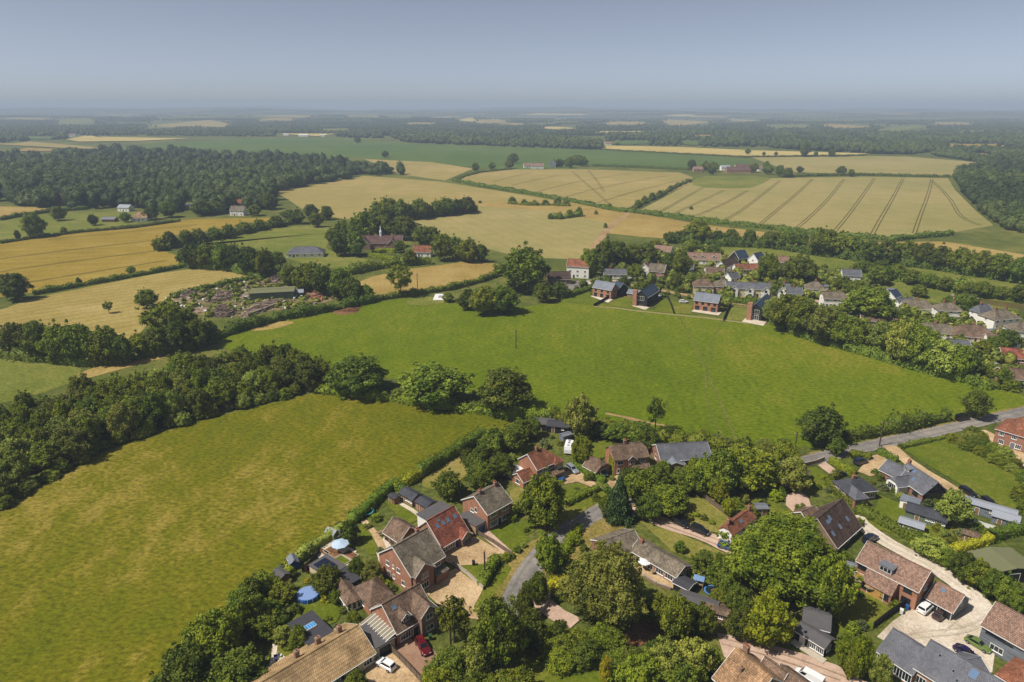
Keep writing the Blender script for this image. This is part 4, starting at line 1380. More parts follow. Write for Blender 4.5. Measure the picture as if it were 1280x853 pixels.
def windows(B, face, n, z, w=1.3, h=1.15, frame=None, mull=1, lo=0.0, hi=1.0, pane=None):
    for i in range(n):
        window(B, face, lo + (hi - lo) * (i + .5) / n, z, w, h, frame, mull, pane)

def chimney(B, t, u=0.5, h=1.1, w=0.75, mat=None, pots=2):
    L, W, tf = B['L'], B['W'], B['tf']
    x, y = t * L, u * W
    zr = B['ridge'] - abs(y - W / 2) * B['tp']
    mb = MB()
    mb.box(x - w / 2, x + w / 2, y - .32, y + .32, zr - .9, zr + h, 0, tf)
    mb.box(x - w / 2 - .06, x + w / 2 + .06, y - .38, y + .38, zr + h - .22, zr + h - .08, 0, tf)
    for k in range(pots):
        px = x + (k - (pots - 1) / 2) * .32
        c = tf((px, y, 0))
        mb.cyl((c[0], c[1], zr + h - .01), (c[0], c[1], zr + h + .38), .12, .1, 8, 1)
    return mb.build('chimney', [mat or W_RED, M_POT], B['roof'])

def skylight(B, t, s, w=0.8, h=1.1, side='F', pane=None):
    """window in the slope: t along the ridge, s 0 eave .. 1 ridge"""
    L, W, tf = B['L'], B['W'], B['tf']
    a = math.atan(B['tp'])
    ca, sa = math.cos(a), math.sin(a)
    y0 = s * W / 2
    def fr(u, d, q):
        yy = y0 + q * ca - d * sa
        zz = B['eave'] + y0 * B['tp'] + q * sa + d * ca
        if side == 'B': yy = W - yy
        return tf((t * L + (u if side == 'F' else -u), yy, zz))
    mb = MB()
    b = .08
    for u0, u1, q0, q1 in ((-w / 2, w / 2, -h / 2, -h / 2 + b), (-w / 2, w / 2, h / 2 - b, h / 2), (-w / 2, -w / 2 + b, -h / 2 + b, h / 2 - b), (w / 2 - b, w / 2, -h / 2 + b, h / 2 - b)):
        mb.box(u0, u1, -.05, .1, q0, q1, 0, lambda v: fr(v[0], v[1], v[2]))
    o = mb.build('skylight', M_LEAD, B['roof'])
    p = MB()
    p.box(-w / 2 + b * .6, w / 2 - b * .6, -.04, .06, -h / 2 + b * .6, h / 2 - b * .6, 0, lambda v: fr(v[0], v[1], v[2]))
    p.build('skylight_pane', pane or M_SKYL, B['root']).parent = B['roof']
    return o

def dormer(B, t, s0=0.25, w=1.8, h=1.3, pitch=40, rm=None, wm=None, flat=False):
    """window house standing in the front slope"""
    L, W = B['L'], B['W']
    y0 = s0 * W / 2
    zb = B['eave'] + y0 * B['tp']
    depth = min((h + .6) / B['tp'] + .6, W / 2 - y0 + .3)
    root = B['root']
    # a small body whose front faces the slope's front
    tf = B['tf']
    o = tf((t * L - w / 2, y0, 0))
    rot = B['rot']
    if flat:
        D = block(root, o[0], o[1], rot, w, depth, zb + h, 1, rm, wm, flat=True, z0=zb - .3, rname='dormer_roof', wname='dormer_wall')
        window(D, 'F', .5, zb + .2, w - .3, h - .35, mull=2, sill=False)
        return D
    o = tf((t * L + w / 2, y0, 0))
    D = block(root, o[0], o[1], rot + math.pi / 2, depth, w, zb + h, pitch, rm, wm or M_WHITE, over=.2, z0=zb - .3, rname='dormer_roof', wname='dormer_wall')
    window(D, 'L', .5, zb + .2, w - .5, h - .3, sill=False)
    return D

def wing(B, t0, t1, proj, eave, pitch, rm, wm, hip=0.0, z0=-.3, bm=None, barge=True):
    """front cross wing between t0 and t1 of the front, standing proj metres forward"""
    L, W = B['L'], B['W']
    w = (t1 - t0) * L
    o = B['tf']((t1 * L, -proj, 0))
    dep = proj + W * 0.5
    D = block(B['root'], o[0], o[1], B['rot'] + math.pi / 2, dep, w, eave, pitch, rm, wm, hl=hip, bm=bm, barge=barge)
    return D    # its front gable is face 'L'

def body(name, label, A, Bp, third, eave, pitch, rm, wm, hl=0.0, hr=0.0, cat='house', L=None, W=None, **kw):
    """main body from photo points on the eaves line: A left end, Bp right end of the near eave, third any point of the far eave"""
    a, b = U(*A, eave), U(*Bp, eave)
    d = (b - a)
    d.z = 0
    Lm = L or d.length
    d.normalize()
    n = Vector((-d.y, d.x, 0))
    Wm = W or abs((U(*third, eave) - a).dot(n))
    root = empty(name, (a.x, a.y, 0), math.atan2(d.y, d.x))
    tag(root, label, cat)
    return block(root, 0, 0, 0, Lm, Wm, eave, pitch, rm, wm, hl, hr, **kw)

def simple(name, label, x, y, L, W, eave, pitch, ang, rm, wm, hl=0.0, hr=0.0, floors=2, nwin=3, chim=(0.5,), cat='house', nend=1, frame=None, doorf=True, **kw):
    """house from its middle on the ground (photo px), sizes in metres and the angle of its front"""
    c = U(x, y)
    a = math.radians(ang)
    d, n = Vector((math.cos(a), math.sin(a), 0)), Vector((-math.sin(a), math.cos(a), 0))
    o = c - d * (L / 2) - n * (W / 2)
    root = empty(name, (o.x, o.y, 0), a)
    tag(root, label, cat)
    B = block(root, 0, 0, 0, L, W, eave, pitch, rm, wm, hl, hr, **kw)
    if nwin:
        for f in range(floors):
            z = 0.95 + f * 2.55
            if z + 1.2 > eave + .1: z = eave - 1.3
            windows(B, 'F', nwin, z, 1.3, 1.15, frame)
            if nend:
                for fc in ('L', 'R'): windows(B, fc, nend, z, 1.1, 1.1, frame)
        if doorf: door(B, 'F', 0.5 if nwin % 2 == 0 else (1.0 / nwin), 1.0, 2.0)
    for t in chim: chimney(B, t)
    return B
# ------------------------------------------------------------------ cars
def paint(name, rgb, metal=0.2):
    if name in MATS: return MATS[name]
    t = NT(name)
    t.base(lin(rgb), 0.28, 0.5)
    t.p.inputs['Metallic'].default_value = metal
    t.p.inputs['Coat Weight'].default_value = 0.6
    t.p.inputs['Coat Roughness'].default_value = 0.08
    MATS[name] = t.mat
    return t.mat
M_TYRE = plain('tyre', (30, 30, 31), 0.9, 0.1, 0.2)
M_RIM = plain('wheel_rim', (150, 152, 156), 0.35, 0.5, 0.1, metal=0.6)
M_HEAD = glass('headlamp', (200, 205, 210))
M_TAIL = glass('tail_lamp', (140, 18, 16))
CARGLASS = glass('car_glass', (22, 26, 32))
wm_ = MB()
wm_.cyl((0, -.11, 0), (0, .11, 0), .33, .33, 16, 0)
wm_.cyl((0, -.118, 0), (0, .118, 0), .2, .2, 12, 1)
WHEEL = wm_.mesh('wheel', [M_TYRE, M_RIM])
FORMS = {  # length, width, height, cabin rear/front at the belt, roof rear/front, belt, bonnet nose height
    'hatch': (4.1, 1.76, 1.48, -1.98, 0.95, -1.62, 0.12, .92, .72),
    'estate': (4.6, 1.82, 1.5, -2.24, 1.0, -1.98, 0.2, .94, .76),
    'suv': (4.6, 1.9, 1.72, -2.24, 1.0, -2.0, 0.25, 1.06, .92),
    'saloon': (4.6, 1.82, 1.44, -1.75, 1.05, -1.05, 0.2, .92, .74),
    'coupe': (4.4, 1.85, 1.32, -1.9, 0.9, -0.95, 0.05, .86, .68),
    'van': (5.0, 1.95, 2.1, -2.44, 1.75, -2.4, 1.0, 1.1, .98),
}
def car(tail, nose, colour, label, form='hatch', name='parked_car', cat='car', z=0.2):
    a, b = U(*tail), U(*nose)
    m = (a + b) / 2
    d = b - a
    root = empty(name, (m.x, m.y, z), math.atan2(d.y, d.x))
    tag(root, label, cat, 'parked cars')
    L, W, H, cr, cf, rr, rf, belt, nosez = FORMS[form]
    h = W / 2
    P = MATS[colour] if colour in MATS else paint(*colour)
    st = [(-L / 2, .80, .38, belt * .78), (-L / 2 + .1, .93, .26, belt * .92), (-L / 2 + .45, 1, .2, belt), (-.4, 1, .2, belt), (cf - .1, 1, .2, belt - .02), (L / 2 - .55, .97, .2, (belt + nosez) / 2 + .02), (L / 2 - .15, .88, .24, nosez - .04), (L / 2, .72, .36, nosez - .16)]
    mb = MB()
    vs, fs = [], []
    for x, w, zl, zt in st:
        w *= h
        zm = (zl + zt) / 2 + .05
        vs += [(x, -w * .9, zl), (x, -w, zm), (x, -w * .97, zt - .06), (x, -w * .86, zt), (x, w * .86, zt), (x, w * .97, zt - .06), (x, w, zm), (x, w * .9, zl)]
    n = 8
    for i in range(len(st) - 1):
        for k in range(n):
            fs.append((i * n + k, (i + 1) * n + k, (i + 1) * n + (k + 1) % n, i * n + (k + 1) % n))
    fs += [tuple(range(n)), tuple(range(len(vs) - 1, len(vs) - 1 - n, -1))]
    mb.add(vs, fs)
    wb, wt = h * .86, h * .70
    c = [(cr, -wb, belt - .03), (cf, -wb, belt - .03), (cf, wb, belt - .03), (cr, wb, belt - .03), (rr, -wt, H), (rf, -wt, H), (rf, wt, H), (rr, wt, H)]
    rm = (rr + rf) / 2
    c += [(rm, -wt, H + .03), (rm, wt, H + .03)]
    mb.add(c, [(0, 1, 5, 8, 4), (1, 2, 6, 5), (2, 3, 7, 9, 6), (3, 0, 4, 7), (4, 8, 9, 7), (8, 5, 6, 9)])
    o = mb.build('body', P, root)
    o.data.shade_smooth()
    o.data.set_sharp_from_angle(angle=math.radians(28))
    def pane(nm, q, lo=.12, hi=.86, sd=.08, off=.012):
        q = [Vector(v) for v in q]        # bottom left, bottom right, top right, top left
        bl, br = q[0].lerp(q[3], lo), q[1].lerp(q[2], lo)
        tl, tr = q[0].lerp(q[3], hi), q[1].lerp(q[2], hi)
        r = [bl.lerp(br, sd), br.lerp(bl, sd), tr.lerp(tl, sd), tl.lerp(tr, sd)]
        nn = (r[1] - r[0]).cross(r[3] - r[0]).normalized()
        g = MB()
        g.add([v + nn * off for v in r] + [v - nn * .02 for v in r], [(0, 1, 2, 3), (7, 6, 5, 4), (0, 4, 5, 1), (1, 5, 6, 2), (2, 6, 7, 3), (3, 7, 4, 0)])
        g.build(nm, CARGLASS, root)
    pane('windscreen', [c[1], c[2], c[6], c[5]])
    pane('rear_window', [c[3], c[0], c[4], c[7]], .2, .85)
    if form == 'van':
        f0, f1 = Vector(c[0]).lerp(c[1], .74), Vector(c[4]).lerp(c[5], .72)
        pane('side_window', [f0, c[1], c[5], f1], .3, .82)
        g0, g1 = Vector(c[3]).lerp(c[2], .74), Vector(c[7]).lerp(c[6], .72)
        pane('side_window', [c[2], g0, g1, c[6]], .3, .82)
    else:
        pane('side_window', [c[0], c[1], c[5], c[4]], .16, .88, .06)
        pane('side_window', [c[2], c[3], c[7], c[6]], .16, .88, .06)
    for x in (-L / 2 + .78, L / 2 - .82):
        for s in (-1, 1):
            w = link('wheel', WHEEL, root)
            w.location = (x, s * (h - .08), .33)
    for s in (-1, 1):
        g = MB()
        g.box(L / 2 - .2, L / 2 - .02, s * h * .6 - .16, s * h * .6 + .16, nosez - .22, nosez - .08)
        g.build('headlight', M_HEAD, root)
        g = MB()
        g.box(-L / 2 - .01, -L / 2 + .12, s * h * .66 - .12, s * h * .66 + .12, belt * .66, belt * .84)
        g.build('tail_light', M_TAIL, root)
        g = MB()
        g.box(cf - .35, cf - .2, s * (h * .86 + .12) - .09, s * (h * .86 + .12) + .09, belt + .0, belt + .13)
        g.build('wing_mirror', P, root)
    return root

# ------------------------------------------------------------------ sheds and garden things
def shed(x, y, L, W, h, pitch, ang, label, rm=None, wm=None, name='garden_shed', flat=False, cat='shed', dr=True, win=1):
    c = U(x, y)
    a = math.radians(ang)
    d, n = Vector((math.cos(a), math.sin(a), 0)), Vector((-math.sin(a), math.cos(a), 0))
    o = c - d * (L / 2) - n * (W / 2)
    root = empty(name, (o.x, o.y, 0), a)
    tag(root, label, cat)
    B = block(root, 0, 0, 0, L, W, h, pitch, rm or R_FELTD, wm or W_WOOD, over=.15, barge=False, flat=flat)
    if dr: door(B, 'F', .3, .8, min(1.8, h - .15), W_WOOD)
    if win: windows(B, 'F', win, h - 1.05, .8, .7, lo=.5, hi=1.0)
    return B

def fence(px, h, label, mat=None, panel=1.83, name='fence', cat='fence', z=.02, sm=0):
    """posts and panels, each a part"""
    pts = [U(x, y) for x, y in px]
    if sm: pts = smooth(pts, sm, False)
    pts = resample(pts, panel)
    root = empty(name, pts[0])
    tag(root, label, cat)
    mat = mat or W_WOOD
    o = pts[0]
    pm = MB().box(-.05, .05, -.05, .05, 0, h + .1).mesh('post', mat)
    for i, p in enumerate(pts):
        q = link('post', pm, root)
        q.location = p - o
        if i + 1 < len(pts):
            d = pts[i + 1] - p
            l = d.length
            key = ('panel', round(l, 2), h, mat.name)
            if key not in MATS:
                b = MB()
                b.box(.055, l - .055, -.02, .02, .05, h)
                b.box(.055, l - .055, -.035, .035, h - .001, h + .05)
                for k in range(1, 3): b.box(.055, l - .055, .02, .05, h * k / 3 - .04, h * k / 3 + .04)
                MATS[key] = b.mesh('panel', mat)
            w = link('panel', MATS[key], root)
            w.location = p - o
            w.rotation_euler = (0, 0, math.atan2(d.y, d.x))
    return root

def garden_wall(px, h, label, mat, th=.24, cap=True, name='garden_wall'):
    pts = [U(x, y) for x, y in px]
    mb, cb = MB(), MB()
    for p, q in zip(pts, pts[1:]):
        d = q - p
        a = math.atan2(d.y, d.x)
        ca, sa = math.cos(a), math.sin(a)
        tf = lambda v: (p.x - pts[0].x + v[0] * ca - v[1] * sa, p.y - pts[0].y + v[0] * sa + v[1] * ca, v[2])
        mb.box(-.05, d.length + .05, -th / 2, th / 2, -.2, h, 0, tf)
        cb.box(-.08, d.length + .08, -th / 2 - .05, th / 2 + .05, h + .002, h + .09, 0, tf)
    root = empty(name, pts[0])
    tag(root, label, 'wall')
    mb.build('wall', mat, root)
    if cap: cb.build('coping', M_CONC, root)
    return root

M_BLUE = plain('pool_blue', (36, 92, 168), 0.5, 0.4, 0.1)
M_COVER = plain('pool_cover', (124, 150, 196), 0.55, 0.3, 0.15, 2.5)
M_TENT = plain('blue_canvas', (96, 108, 172), 0.8, 0.2, 0.12)
M_PARA = plain('pale_blue_canvas', (176, 196, 220), 0.8, 0.2, 0.08)
M_NET = plain('trampoline_mat', (28, 34, 44), 0.8, 0.2, 0.1)
M_TEAL = plain('trampoline_pad', (60, 150, 150), 0.6, 0.3, 0.1)
M_BLUEPAD = plain('trampoline_pad_blue', (70, 130, 190), 0.6, 0.3, 0.1)
M_STEEL = plain('steel', (160, 164, 168), 0.4, 0.5, 0.1, metal=0.5)
M_WOODP = plain('weathered_wood', (150, 128, 100), 0.85, 0.2, 0.3)
M_PANEL = glass('solar_panel', (22, 28, 48))
M_BIN = plain('bin_blue', (40, 84, 150), 0.5, 0.3, 0.1)
M_GREENP = plain('lime_plastic', (150, 200, 70), 0.5, 0.3, 0.1)
M_POLYW = plain('white_plastic', (224, 226, 228), 0.5, 0.4, 0.08)

def at(name, label, cat, x, y, ang=0.0, z=0.0, group=None):
    c = U(x, y)
    e = empty(name, (c.x, c.y, z), math.radians(ang))
    return tag(e, label, cat, group)

def trampoline(x, y, r, pad, label, h=.75):
    e = at('trampoline', label, 'trampoline', x, y)
    n = 20
    MB().lathe([(r * .82, h - .02), (r * .82, h)], n).build('mat', M_NET, e)
    p = MB()
    vs, fs = [], []
    for i in range(n):
        t = 2 * math.pi * i / n
        for rr, zz in ((r * .82, h + .02), (r, h + .02), (r, h - .06)): vs.append((rr * math.cos(t), rr * math.sin(t), zz))
    for i in range(n):
        j = (i + 1) % n
        fs += [(i * 3, i * 3 + 1, j * 3 + 1, j * 3), (i * 3 + 1, i * 3 + 2, j * 3 + 2, j * 3 + 1)]
    p.add(vs, fs).build('pad', pad, e)
    for i in range(6):
        t = 2 * math.pi * i / 6
        MB().cyl((r * .97 * math.cos(t), r * .97 * math.sin(t), 0), (r * .97 * math.cos(t), r * .97 * math.sin(t), h - .07), .03, .03, 6).build('leg', M_STEEL, e)
    return e

def parasol(x, y, r, mat, label, h=2.3, n=8):
    e = at('parasol', label, 'parasol', x, y)
    MB().cyl((0, 0, 0), (0, 0, h + .45), .03, .03, 6).build('pole', M_WOODP, e)
    b = MB()
    vs = [(0, 0, h + .45)] + [(r * math.cos(2 * math.pi * i / n), r * math.sin(2 * math.pi * i / n), h - .12 + .0 * i) for i in range(n)]
    vs += [(v[0], v[1], v[2] - .15) for v in vs[1:]]
    b.add(vs, [(0, i + 1, (i + 1) % n + 1) for i in range(n)] + [(i + 1, n + i + 1, n + (i + 1) % n + 1, (i + 1) % n + 1) for i in range(n)])
    b.build('canopy', mat, e)
    MB().lathe([(.35, 0), (.35, .1), (.08, .14)], 10).build('base', M_CONC, e)
    return e

def gazebo(x, y, s, ang, mat, label, h=2.1):
    e = at('gazebo', label, 'gazebo', x, y, ang)
    b = MB()
    q = s / 2
    b.add([(-q, -q, h), (q, -q, h), (q, q, h), (-q, q, h), (0, 0, h + .95), (-q, -q, h - .3), (q, -q, h - .3), (q, q, h - .3), (-q, q, h - .3)], [(0, 1, 4), (1, 2, 4), (2, 3, 4), (3, 0, 4), (5, 6, 1, 0), (6, 7, 2, 1), (7, 8, 3, 2), (8, 5, 0, 3)])
    b.build('canopy', mat, e)
    for sx in (-1, 1):
        for sy in (-1, 1): MB().cyl((sx * (q - .05), sy * (q - .05), 0), (sx * (q - .05), sy * (q - .05), h - .02), .03, .03, 6).build('pole', M_STEEL, e)
    return e

M_POLEW = plain('creosoted_pole', (84, 72, 60), .9, .1, .3)
def pole(x, y, h, label, arm=True):
    e = at('telegraph_pole', label, 'pole', x, y)
    MB().cyl((0, 0, -.2), (0, 0, h), .2, .15, 8).build('shaft', M_POLEW, e)
    if arm:
        MB().box(-.9, .9, -.06, .06, h - .55, h - .42).build('crossarm', M_WOODP, e)
        for s in (-.75, 0, .75): MB().cyl((s, 0, h - .41), (s, 0, h - .2), .05, .04, 6).build('insulator', M_POLYW, e)
    return e

def table_set(x, y, ang, label, mat=None):
    e = at('picnic_table', label, 'table', x, y, ang)
    m = mat or M_WOODP
    for k in range(5): MB().box(-.9, .9, -.38 + k * .155, -.38 + k * .155 + .14, .72, .76).build('plank', m, e)
    for s in (-1, 1):
        MB().box(-.9, .9, s * .72 - .14, s * .72 + .14, .42, .46).build('bench', m, e)
        MB().box(s * .6 - .05, s * .6 + .05, -.8, .8, .36, .415).build('cross_beam', m, e)
        for q in (-1, 1): MB().cyl((s * .6, q * .68, 0), (s * .6, q * .28, .72), .05, .05, 5).build('leg', m, e)
    return e

def chair(x, y, ang, mat, label, group):
    e = at('garden_chair', label, 'chair', x, y, ang, 0.15, group)
    MB().box(-.3, .3, -.3, .3, .38, .44).build('seat', mat, e)
    MB().box(-.3, .3, .26, .32, .45, 1.0).build('backrest', mat, e)
    for sx in (-1, 1):
        for sy in (-1, 1): MB().box(sx * .27 - .03, sx * .27 + .03, sy * .27 - .03, sy * .27 + .03, 0, .379).build('leg', mat, e)
    return e

def round_table(x, y, mat, label, group=None):
    e = at('garden_table', label, 'table', x, y, 0, .15, group)
    MB().lathe([(.55, .7), (.58, .73), (.55, .75)], 14).build('top', mat, e)
    MB().lathe([(.3, 0), (.28, .04), (.05, .08), (.05, .69)], 10).build('pedestal', mat, e)
    return e

def bin_(x, y, ang, mat, label):
    e = at('wheelie_bin', label, 'bin', x, y, ang, .15)
    b = MB()
    b.add([(-.24, -.28, .06), (.24, -.28, .06), (.24, .25, .06), (-.24, .25, .06), (-.29, -.36, .98), (.29, -.36, .98), (.29, .34, .98), (-.29, .34, .98)], [(3, 2, 1, 0), (4, 5, 6, 7), (0, 1, 5, 4), (1, 2, 6, 5), (2, 3, 7, 6), (3, 0, 4, 7)])
    b.build('body', mat, e)
    MB().box(-.31, .31, -.4, .38, .985, 1.06).build('lid', mat, e)
    for s in (-1, 1): MB().cyl((s * .26, .3, .1), (s * .32, .3, .1), .1, .1, 8).build('wheel', M_TYRE, e)
    return e

def raised_bed(x, y, L, W, ang, label, group='raised beds', fill=None):
    e = at('raised_bed', label, 'garden bed', x, y, ang, 0, group)
    for a in ((-L / 2, L / 2, -W / 2, -W / 2 + .12), (-L / 2, L / 2, W / 2 - .12, W / 2), (-L / 2, -L / 2 + .12, -W / 2 + .121, W / 2 - .121), (L / 2 - .12, L / 2, -W / 2 + .121, W / 2 - .121)):
        MB().box(*a, 0, .42).build('board', M_STONE, e)
    MB().box(-L / 2 + .121, L / 2 - .121, -W / 2 + .121, W / 2 - .121, 0, .34).build('soil', fill or F_SOIL, e)
    return e

def greenhouse(x, y, L, W, ang, label):
    e = at('greenhouse', label, 'greenhouse', x, y, ang)
    f = MB()
    n = max(2, int(L / .8))
    for i in range(n + 1):
        px = -L / 2 + L * i / n
        for s in (-1, 1):
            f.cyl((px, s * W / 2, 0), (px, s * W / 2, 1.5), .025, .025, 4)
            f.cyl((px, s * W / 2, 1.5), (px, 0, 2.2), .025, .025, 4)
    for yy, zz in ((-W / 2, 1.5), (W / 2, 1.5), (0, 2.2)): f.cyl((-L / 2, yy, zz), (L / 2, yy, zz), .03, .03, 4)
    f.build('frame', M_STEEL, e)
    MB().box(-L / 2, L / 2, -W / 2, W / 2, 0, .3).build('base', M_CONC, e)
    gm = greenhouse_glass()
    for i in range(n):
        a, b = -L / 2 + L * i / n + .03, -L / 2 + L * (i + 1) / n - .03
        for s in (-1, 1):
            MB().add([(a, s * W / 2, .3), (b, s * W / 2, .3), (b, s * W / 2, 1.48), (a, s * W / 2, 1.48)], [(0, 1, 2, 3)]).build('pane', gm, e)
            MB().add([(a, s * W / 2, 1.52), (b, s * W / 2, 1.52), (b, s * .02, 2.18), (a, s * .02, 2.18)], [(0, 1, 2, 3)]).build('pane', gm, e)
    return e

def greenhouse_glass():
    if 'greenhouse_glass' in MATS: return MATS['greenhouse_glass']
    t = NT('greenhouse_glass')
    t.base((.75, .82, .85), 0.1, 0.6)
    t.p.inputs['Alpha'].default_value = 0.35
    MATS['greenhouse_glass'] = t.mat
    return t.mat

def caravan(x, y, ang, label, L=5.6, W=2.2, H=2.5):
    e = at('caravan', label, 'caravan', x, y, ang, .1)
    prof = [(-L / 2, .55), (-L / 2 + .1, 1.6), (-L / 2 + .5, H), (L / 2 - .7, H), (L / 2 - .08, 1.5), (L / 2, .55)]
    vs = [(px, s * W / 2, pz) for s in (-1, 1) for px, pz in prof]
    n = len(prof)
    fs = [tuple(range(n)), tuple(range(2 * n - 1, n - 1, -1))] + [(i, n + i, n + (i + 1) % n, (i + 1) % n) for i in range(n)]
    MB().add(vs, fs).build('body', M_POLYW, e)
    for px, w in ((-1.4, .5), (0.1, .45), (1.3, .8)): MB().box(px - w / 2, px + w / 2, -.3, .3, H + .003, H + .09).build('roof_hatch', M_DARK if w < .6 else M_STEEL, e)
    MB().add([(L / 2 - .69 + .02, -.8, H - .04), (L / 2 - .69 + .02, .8, H - .04), (L / 2 - .07, .8, 1.6), (L / 2 - .07, -.8, 1.6)], [(3, 2, 1, 0)]).build('front_window', CARGLASS, e)
    for s in (-1, 1):
        for px in (-1.5, .9): MB().box(px - .5, px + .5, s * W / 2 - .005 if s > 0 else s * W / 2 - .02, s * W / 2 + .02 if s > 0 else s * W / 2 + .005, 1.3, 1.9).build('side_window', CARGLASS, e)
        w = link('wheel', WHEEL, e)
        w.location = (-.2, s * (W / 2 - .12), .24)
    MB().cyl((L / 2 - .05, 0, .5), (L / 2 + 1.0, 0, .45), .06, .05, 6).build('drawbar', M_STEEL, e)
    return e

def heap(px, h, mat, mat2, label, name, n=900, size=.5, seed=1):
    """a pile of logs or rubble: nobody could count the pieces"""
    rng = random.Random(seed)
    poly = [U(x, y) for x, y in px]
    c = sum(poly, Vector()) / len(poly)
    mb = MB()
    done = 0
    xs_, ys_ = [p.x for p in poly], [p.y for p in poly]
    while done < n:
        p = Vector((rng.uniform(min(xs_), max(xs_)), rng.uniform(min(ys_), max(ys_)), 0))
        if not inside(p, poly): continue
        # height falls off to the edge of the outline
        d = min(((p - (a + (b - a) * max(0, min(1, (p - a).dot(b - a) / (b - a).length_squared)))).length) for a, b in zip(poly, poly[1:] + poly[:1]))
        z = h * min(1, d / 3.5) * rng.uniform(.55, 1.05)
        a = rng.gauss(.2, .5)
        l = size * rng.uniform(1.0, 2.6)
        v = Vector((math.cos(a), math.sin(a), rng.uniform(-.25, .25))) * l
        r = size * rng.uniform(.22, .5)
        mb.cyl(p + Vector((0, 0, z)) - v, p + Vector((0, 0, z)) + v, r, r * .8, 5, 0 if rng.random() < .6 else 1)
        done += 1
    mb.prism([(c.x + (p.x - c.x) * .8, c.y + (p.y - c.y) * .8) for p in poly], -.1, h * .5, 0)
    o = mb.build(name, [mat, mat2])
    return tag(o, label, name.replace('_', ' '), kind='stuff')
# ------------------------------------------------------------------ houses near the camera
def attach(B, A, Bp, third, eave, pitch, rm, wm, hl=0.0, hr=0.0, W=None, L=None, **kw):
    """a further body of the same house, also from eaves points"""
    root = B['root']
    a, b = U(*A, eave), U(*Bp, eave)
    d = b - a
    d.z = 0
    Lm = L or d.length
    d.normalize()
    n = Vector((-d.y, d.x, 0))
    Wm = W or abs((U(*third, eave) - a).dot(n))
    rz = root.rotation_euler[2]
    q = a - Vector(root.location)
    c, s = math.cos(-rz), math.sin(-rz)
    return block(root, q.x * c - q.y * s, q.x * s + q.y * c, math.atan2(d.y, d.x) - rz, Lm, Wm, eave, pitch, rm, wm, hl, hr, **kw)

def leanto(B, t0, t1, proj, zlow, rm, wm, ztop=None, name='lean_to_roof'):
    L, tf = B['L'], B['tf']
    zt = ztop or B['eave'] - .25
    x0, x1 = t0 * L, t1 * L
    MB().add([tf(p) for p in [(x0, -proj, -.3), (x1, -proj, -.3), (x1, .05, -.3), (x0, .05, -.3), (x0, -proj, zlow), (x1, -proj, zlow), (x1, .05, zt - .1), (x0, .05, zt - .1)]],
             [(0, 1, 5, 4), (1, 2, 6, 5), (3, 0, 4, 7), (4, 5, 6, 7)]).build('lean_to_wall', wm, B['root'])
    sl = (zt - zlow) / proj
    y0, z0 = -proj - .3, zlow - .3 * sl
    return MB().add([tf(p) for p in [(x0 - .15, y0, z0 + .14), (x1 + .15, y0, z0 + .14), (x1 + .15, .1, zt + .14), (x0 - .15, .1, zt + .14), (x0 - .15, y0, z0), (x1 + .15, y0, z0), (x1 + .15, .1, zt), (x0 - .15, .1, zt)]],
                    [(0, 1, 2, 3), (7, 6, 5, 4), (0, 4, 5, 1), (1, 5, 6, 2), (2, 6, 7, 3), (3, 7, 4, 0)]).build(name, rm, B['root'])

# two-storey brick house with a front gable, grey brown roof
B = body('house', 'brick house with grey brown roof and front gable facing the gravel forecourt', (513.5, 718.7), (554.8, 693.7), (478, 688.5), 5.0, 38, R_GREYB, W_BRICK)
G = wing(B, .04, .58, 1.0, 4.9, 40, R_GREYB, W_RED)
window(G, 'L', .5, 3.2, 1.8, 1.3, mull=2); window(G, 'L', .5, .8, 2.0, 1.4, mull=2)
window(B, 'F', .8, 3.2, 1.6, 1.2, mull=2); window(B, 'F', .84, .8, 1.7, 1.3, mull=2); door(B, 'F', .64)
for t, z in ((.28, 3.3), (.62, 3.3), (.3, .9), (.75, .9)): window(B, 'L', t, z, 1.1, 1.2)
window(B, 'L', .46, 1.0, .7, 1.0); window(B, 'L', .46, 3.5, .6, .9)
chimney(B, .75, .55)
D = attach(B, (480, 664), (499, 676.5), None, 2.5, 38, R_BROWN, W_WOOD, W=6.0)
windows(D, 'F', 3, .7, 1.2, 1.4, M_DARK)
leanto(B, .62, .98, 1.4, 2.3, R_GREYB, W_RED, 3.0)

# red roofed chalet bungalow
B = body('house', 'chalet bungalow with bright red tiled roof and four skylights in a row', (552.4, 682.5), (585, 663), None, 2.7, 43, R_RED, W_BRICK, W=9.5)
for t in (.2, .42, .6, .86): skylight(B, t, .66, .8, 1.15)
skylight(B, .32, .82, .6, .7)
o_ = B['tf']((.4, B['W'] * .5 + .15, 0))
block(B['root'], o_[0], o_[1], 0, B['L'] - .8, B['W'] * .40, B['ridge'] - .35, 1, R_FELT, M_WHITE, flat=True, rname='flat_dormer_roof', wname='dormer_wall', z0=2.0)
G = wing(B, .64, 1.0, 1.1, 2.6, 40, R_RED, W_BROWN)
window(G, 'L', .5, .8, 2.4, 1.5, M_LEAD, 3)
window(B, 'F', .35, .8, 2.0, 1.3, mull=2); door(B, 'F', .56, 1.0, 2.0, plain('purple_door', (70, 50, 110), 0.4))
window(B, 'F', .12, .8, 1.2, 1.2)
window(B, 'L', .5, 1.0, 1.4, 1.2); window(B, 'L', .5, 3.8, 1.0, 1.0)

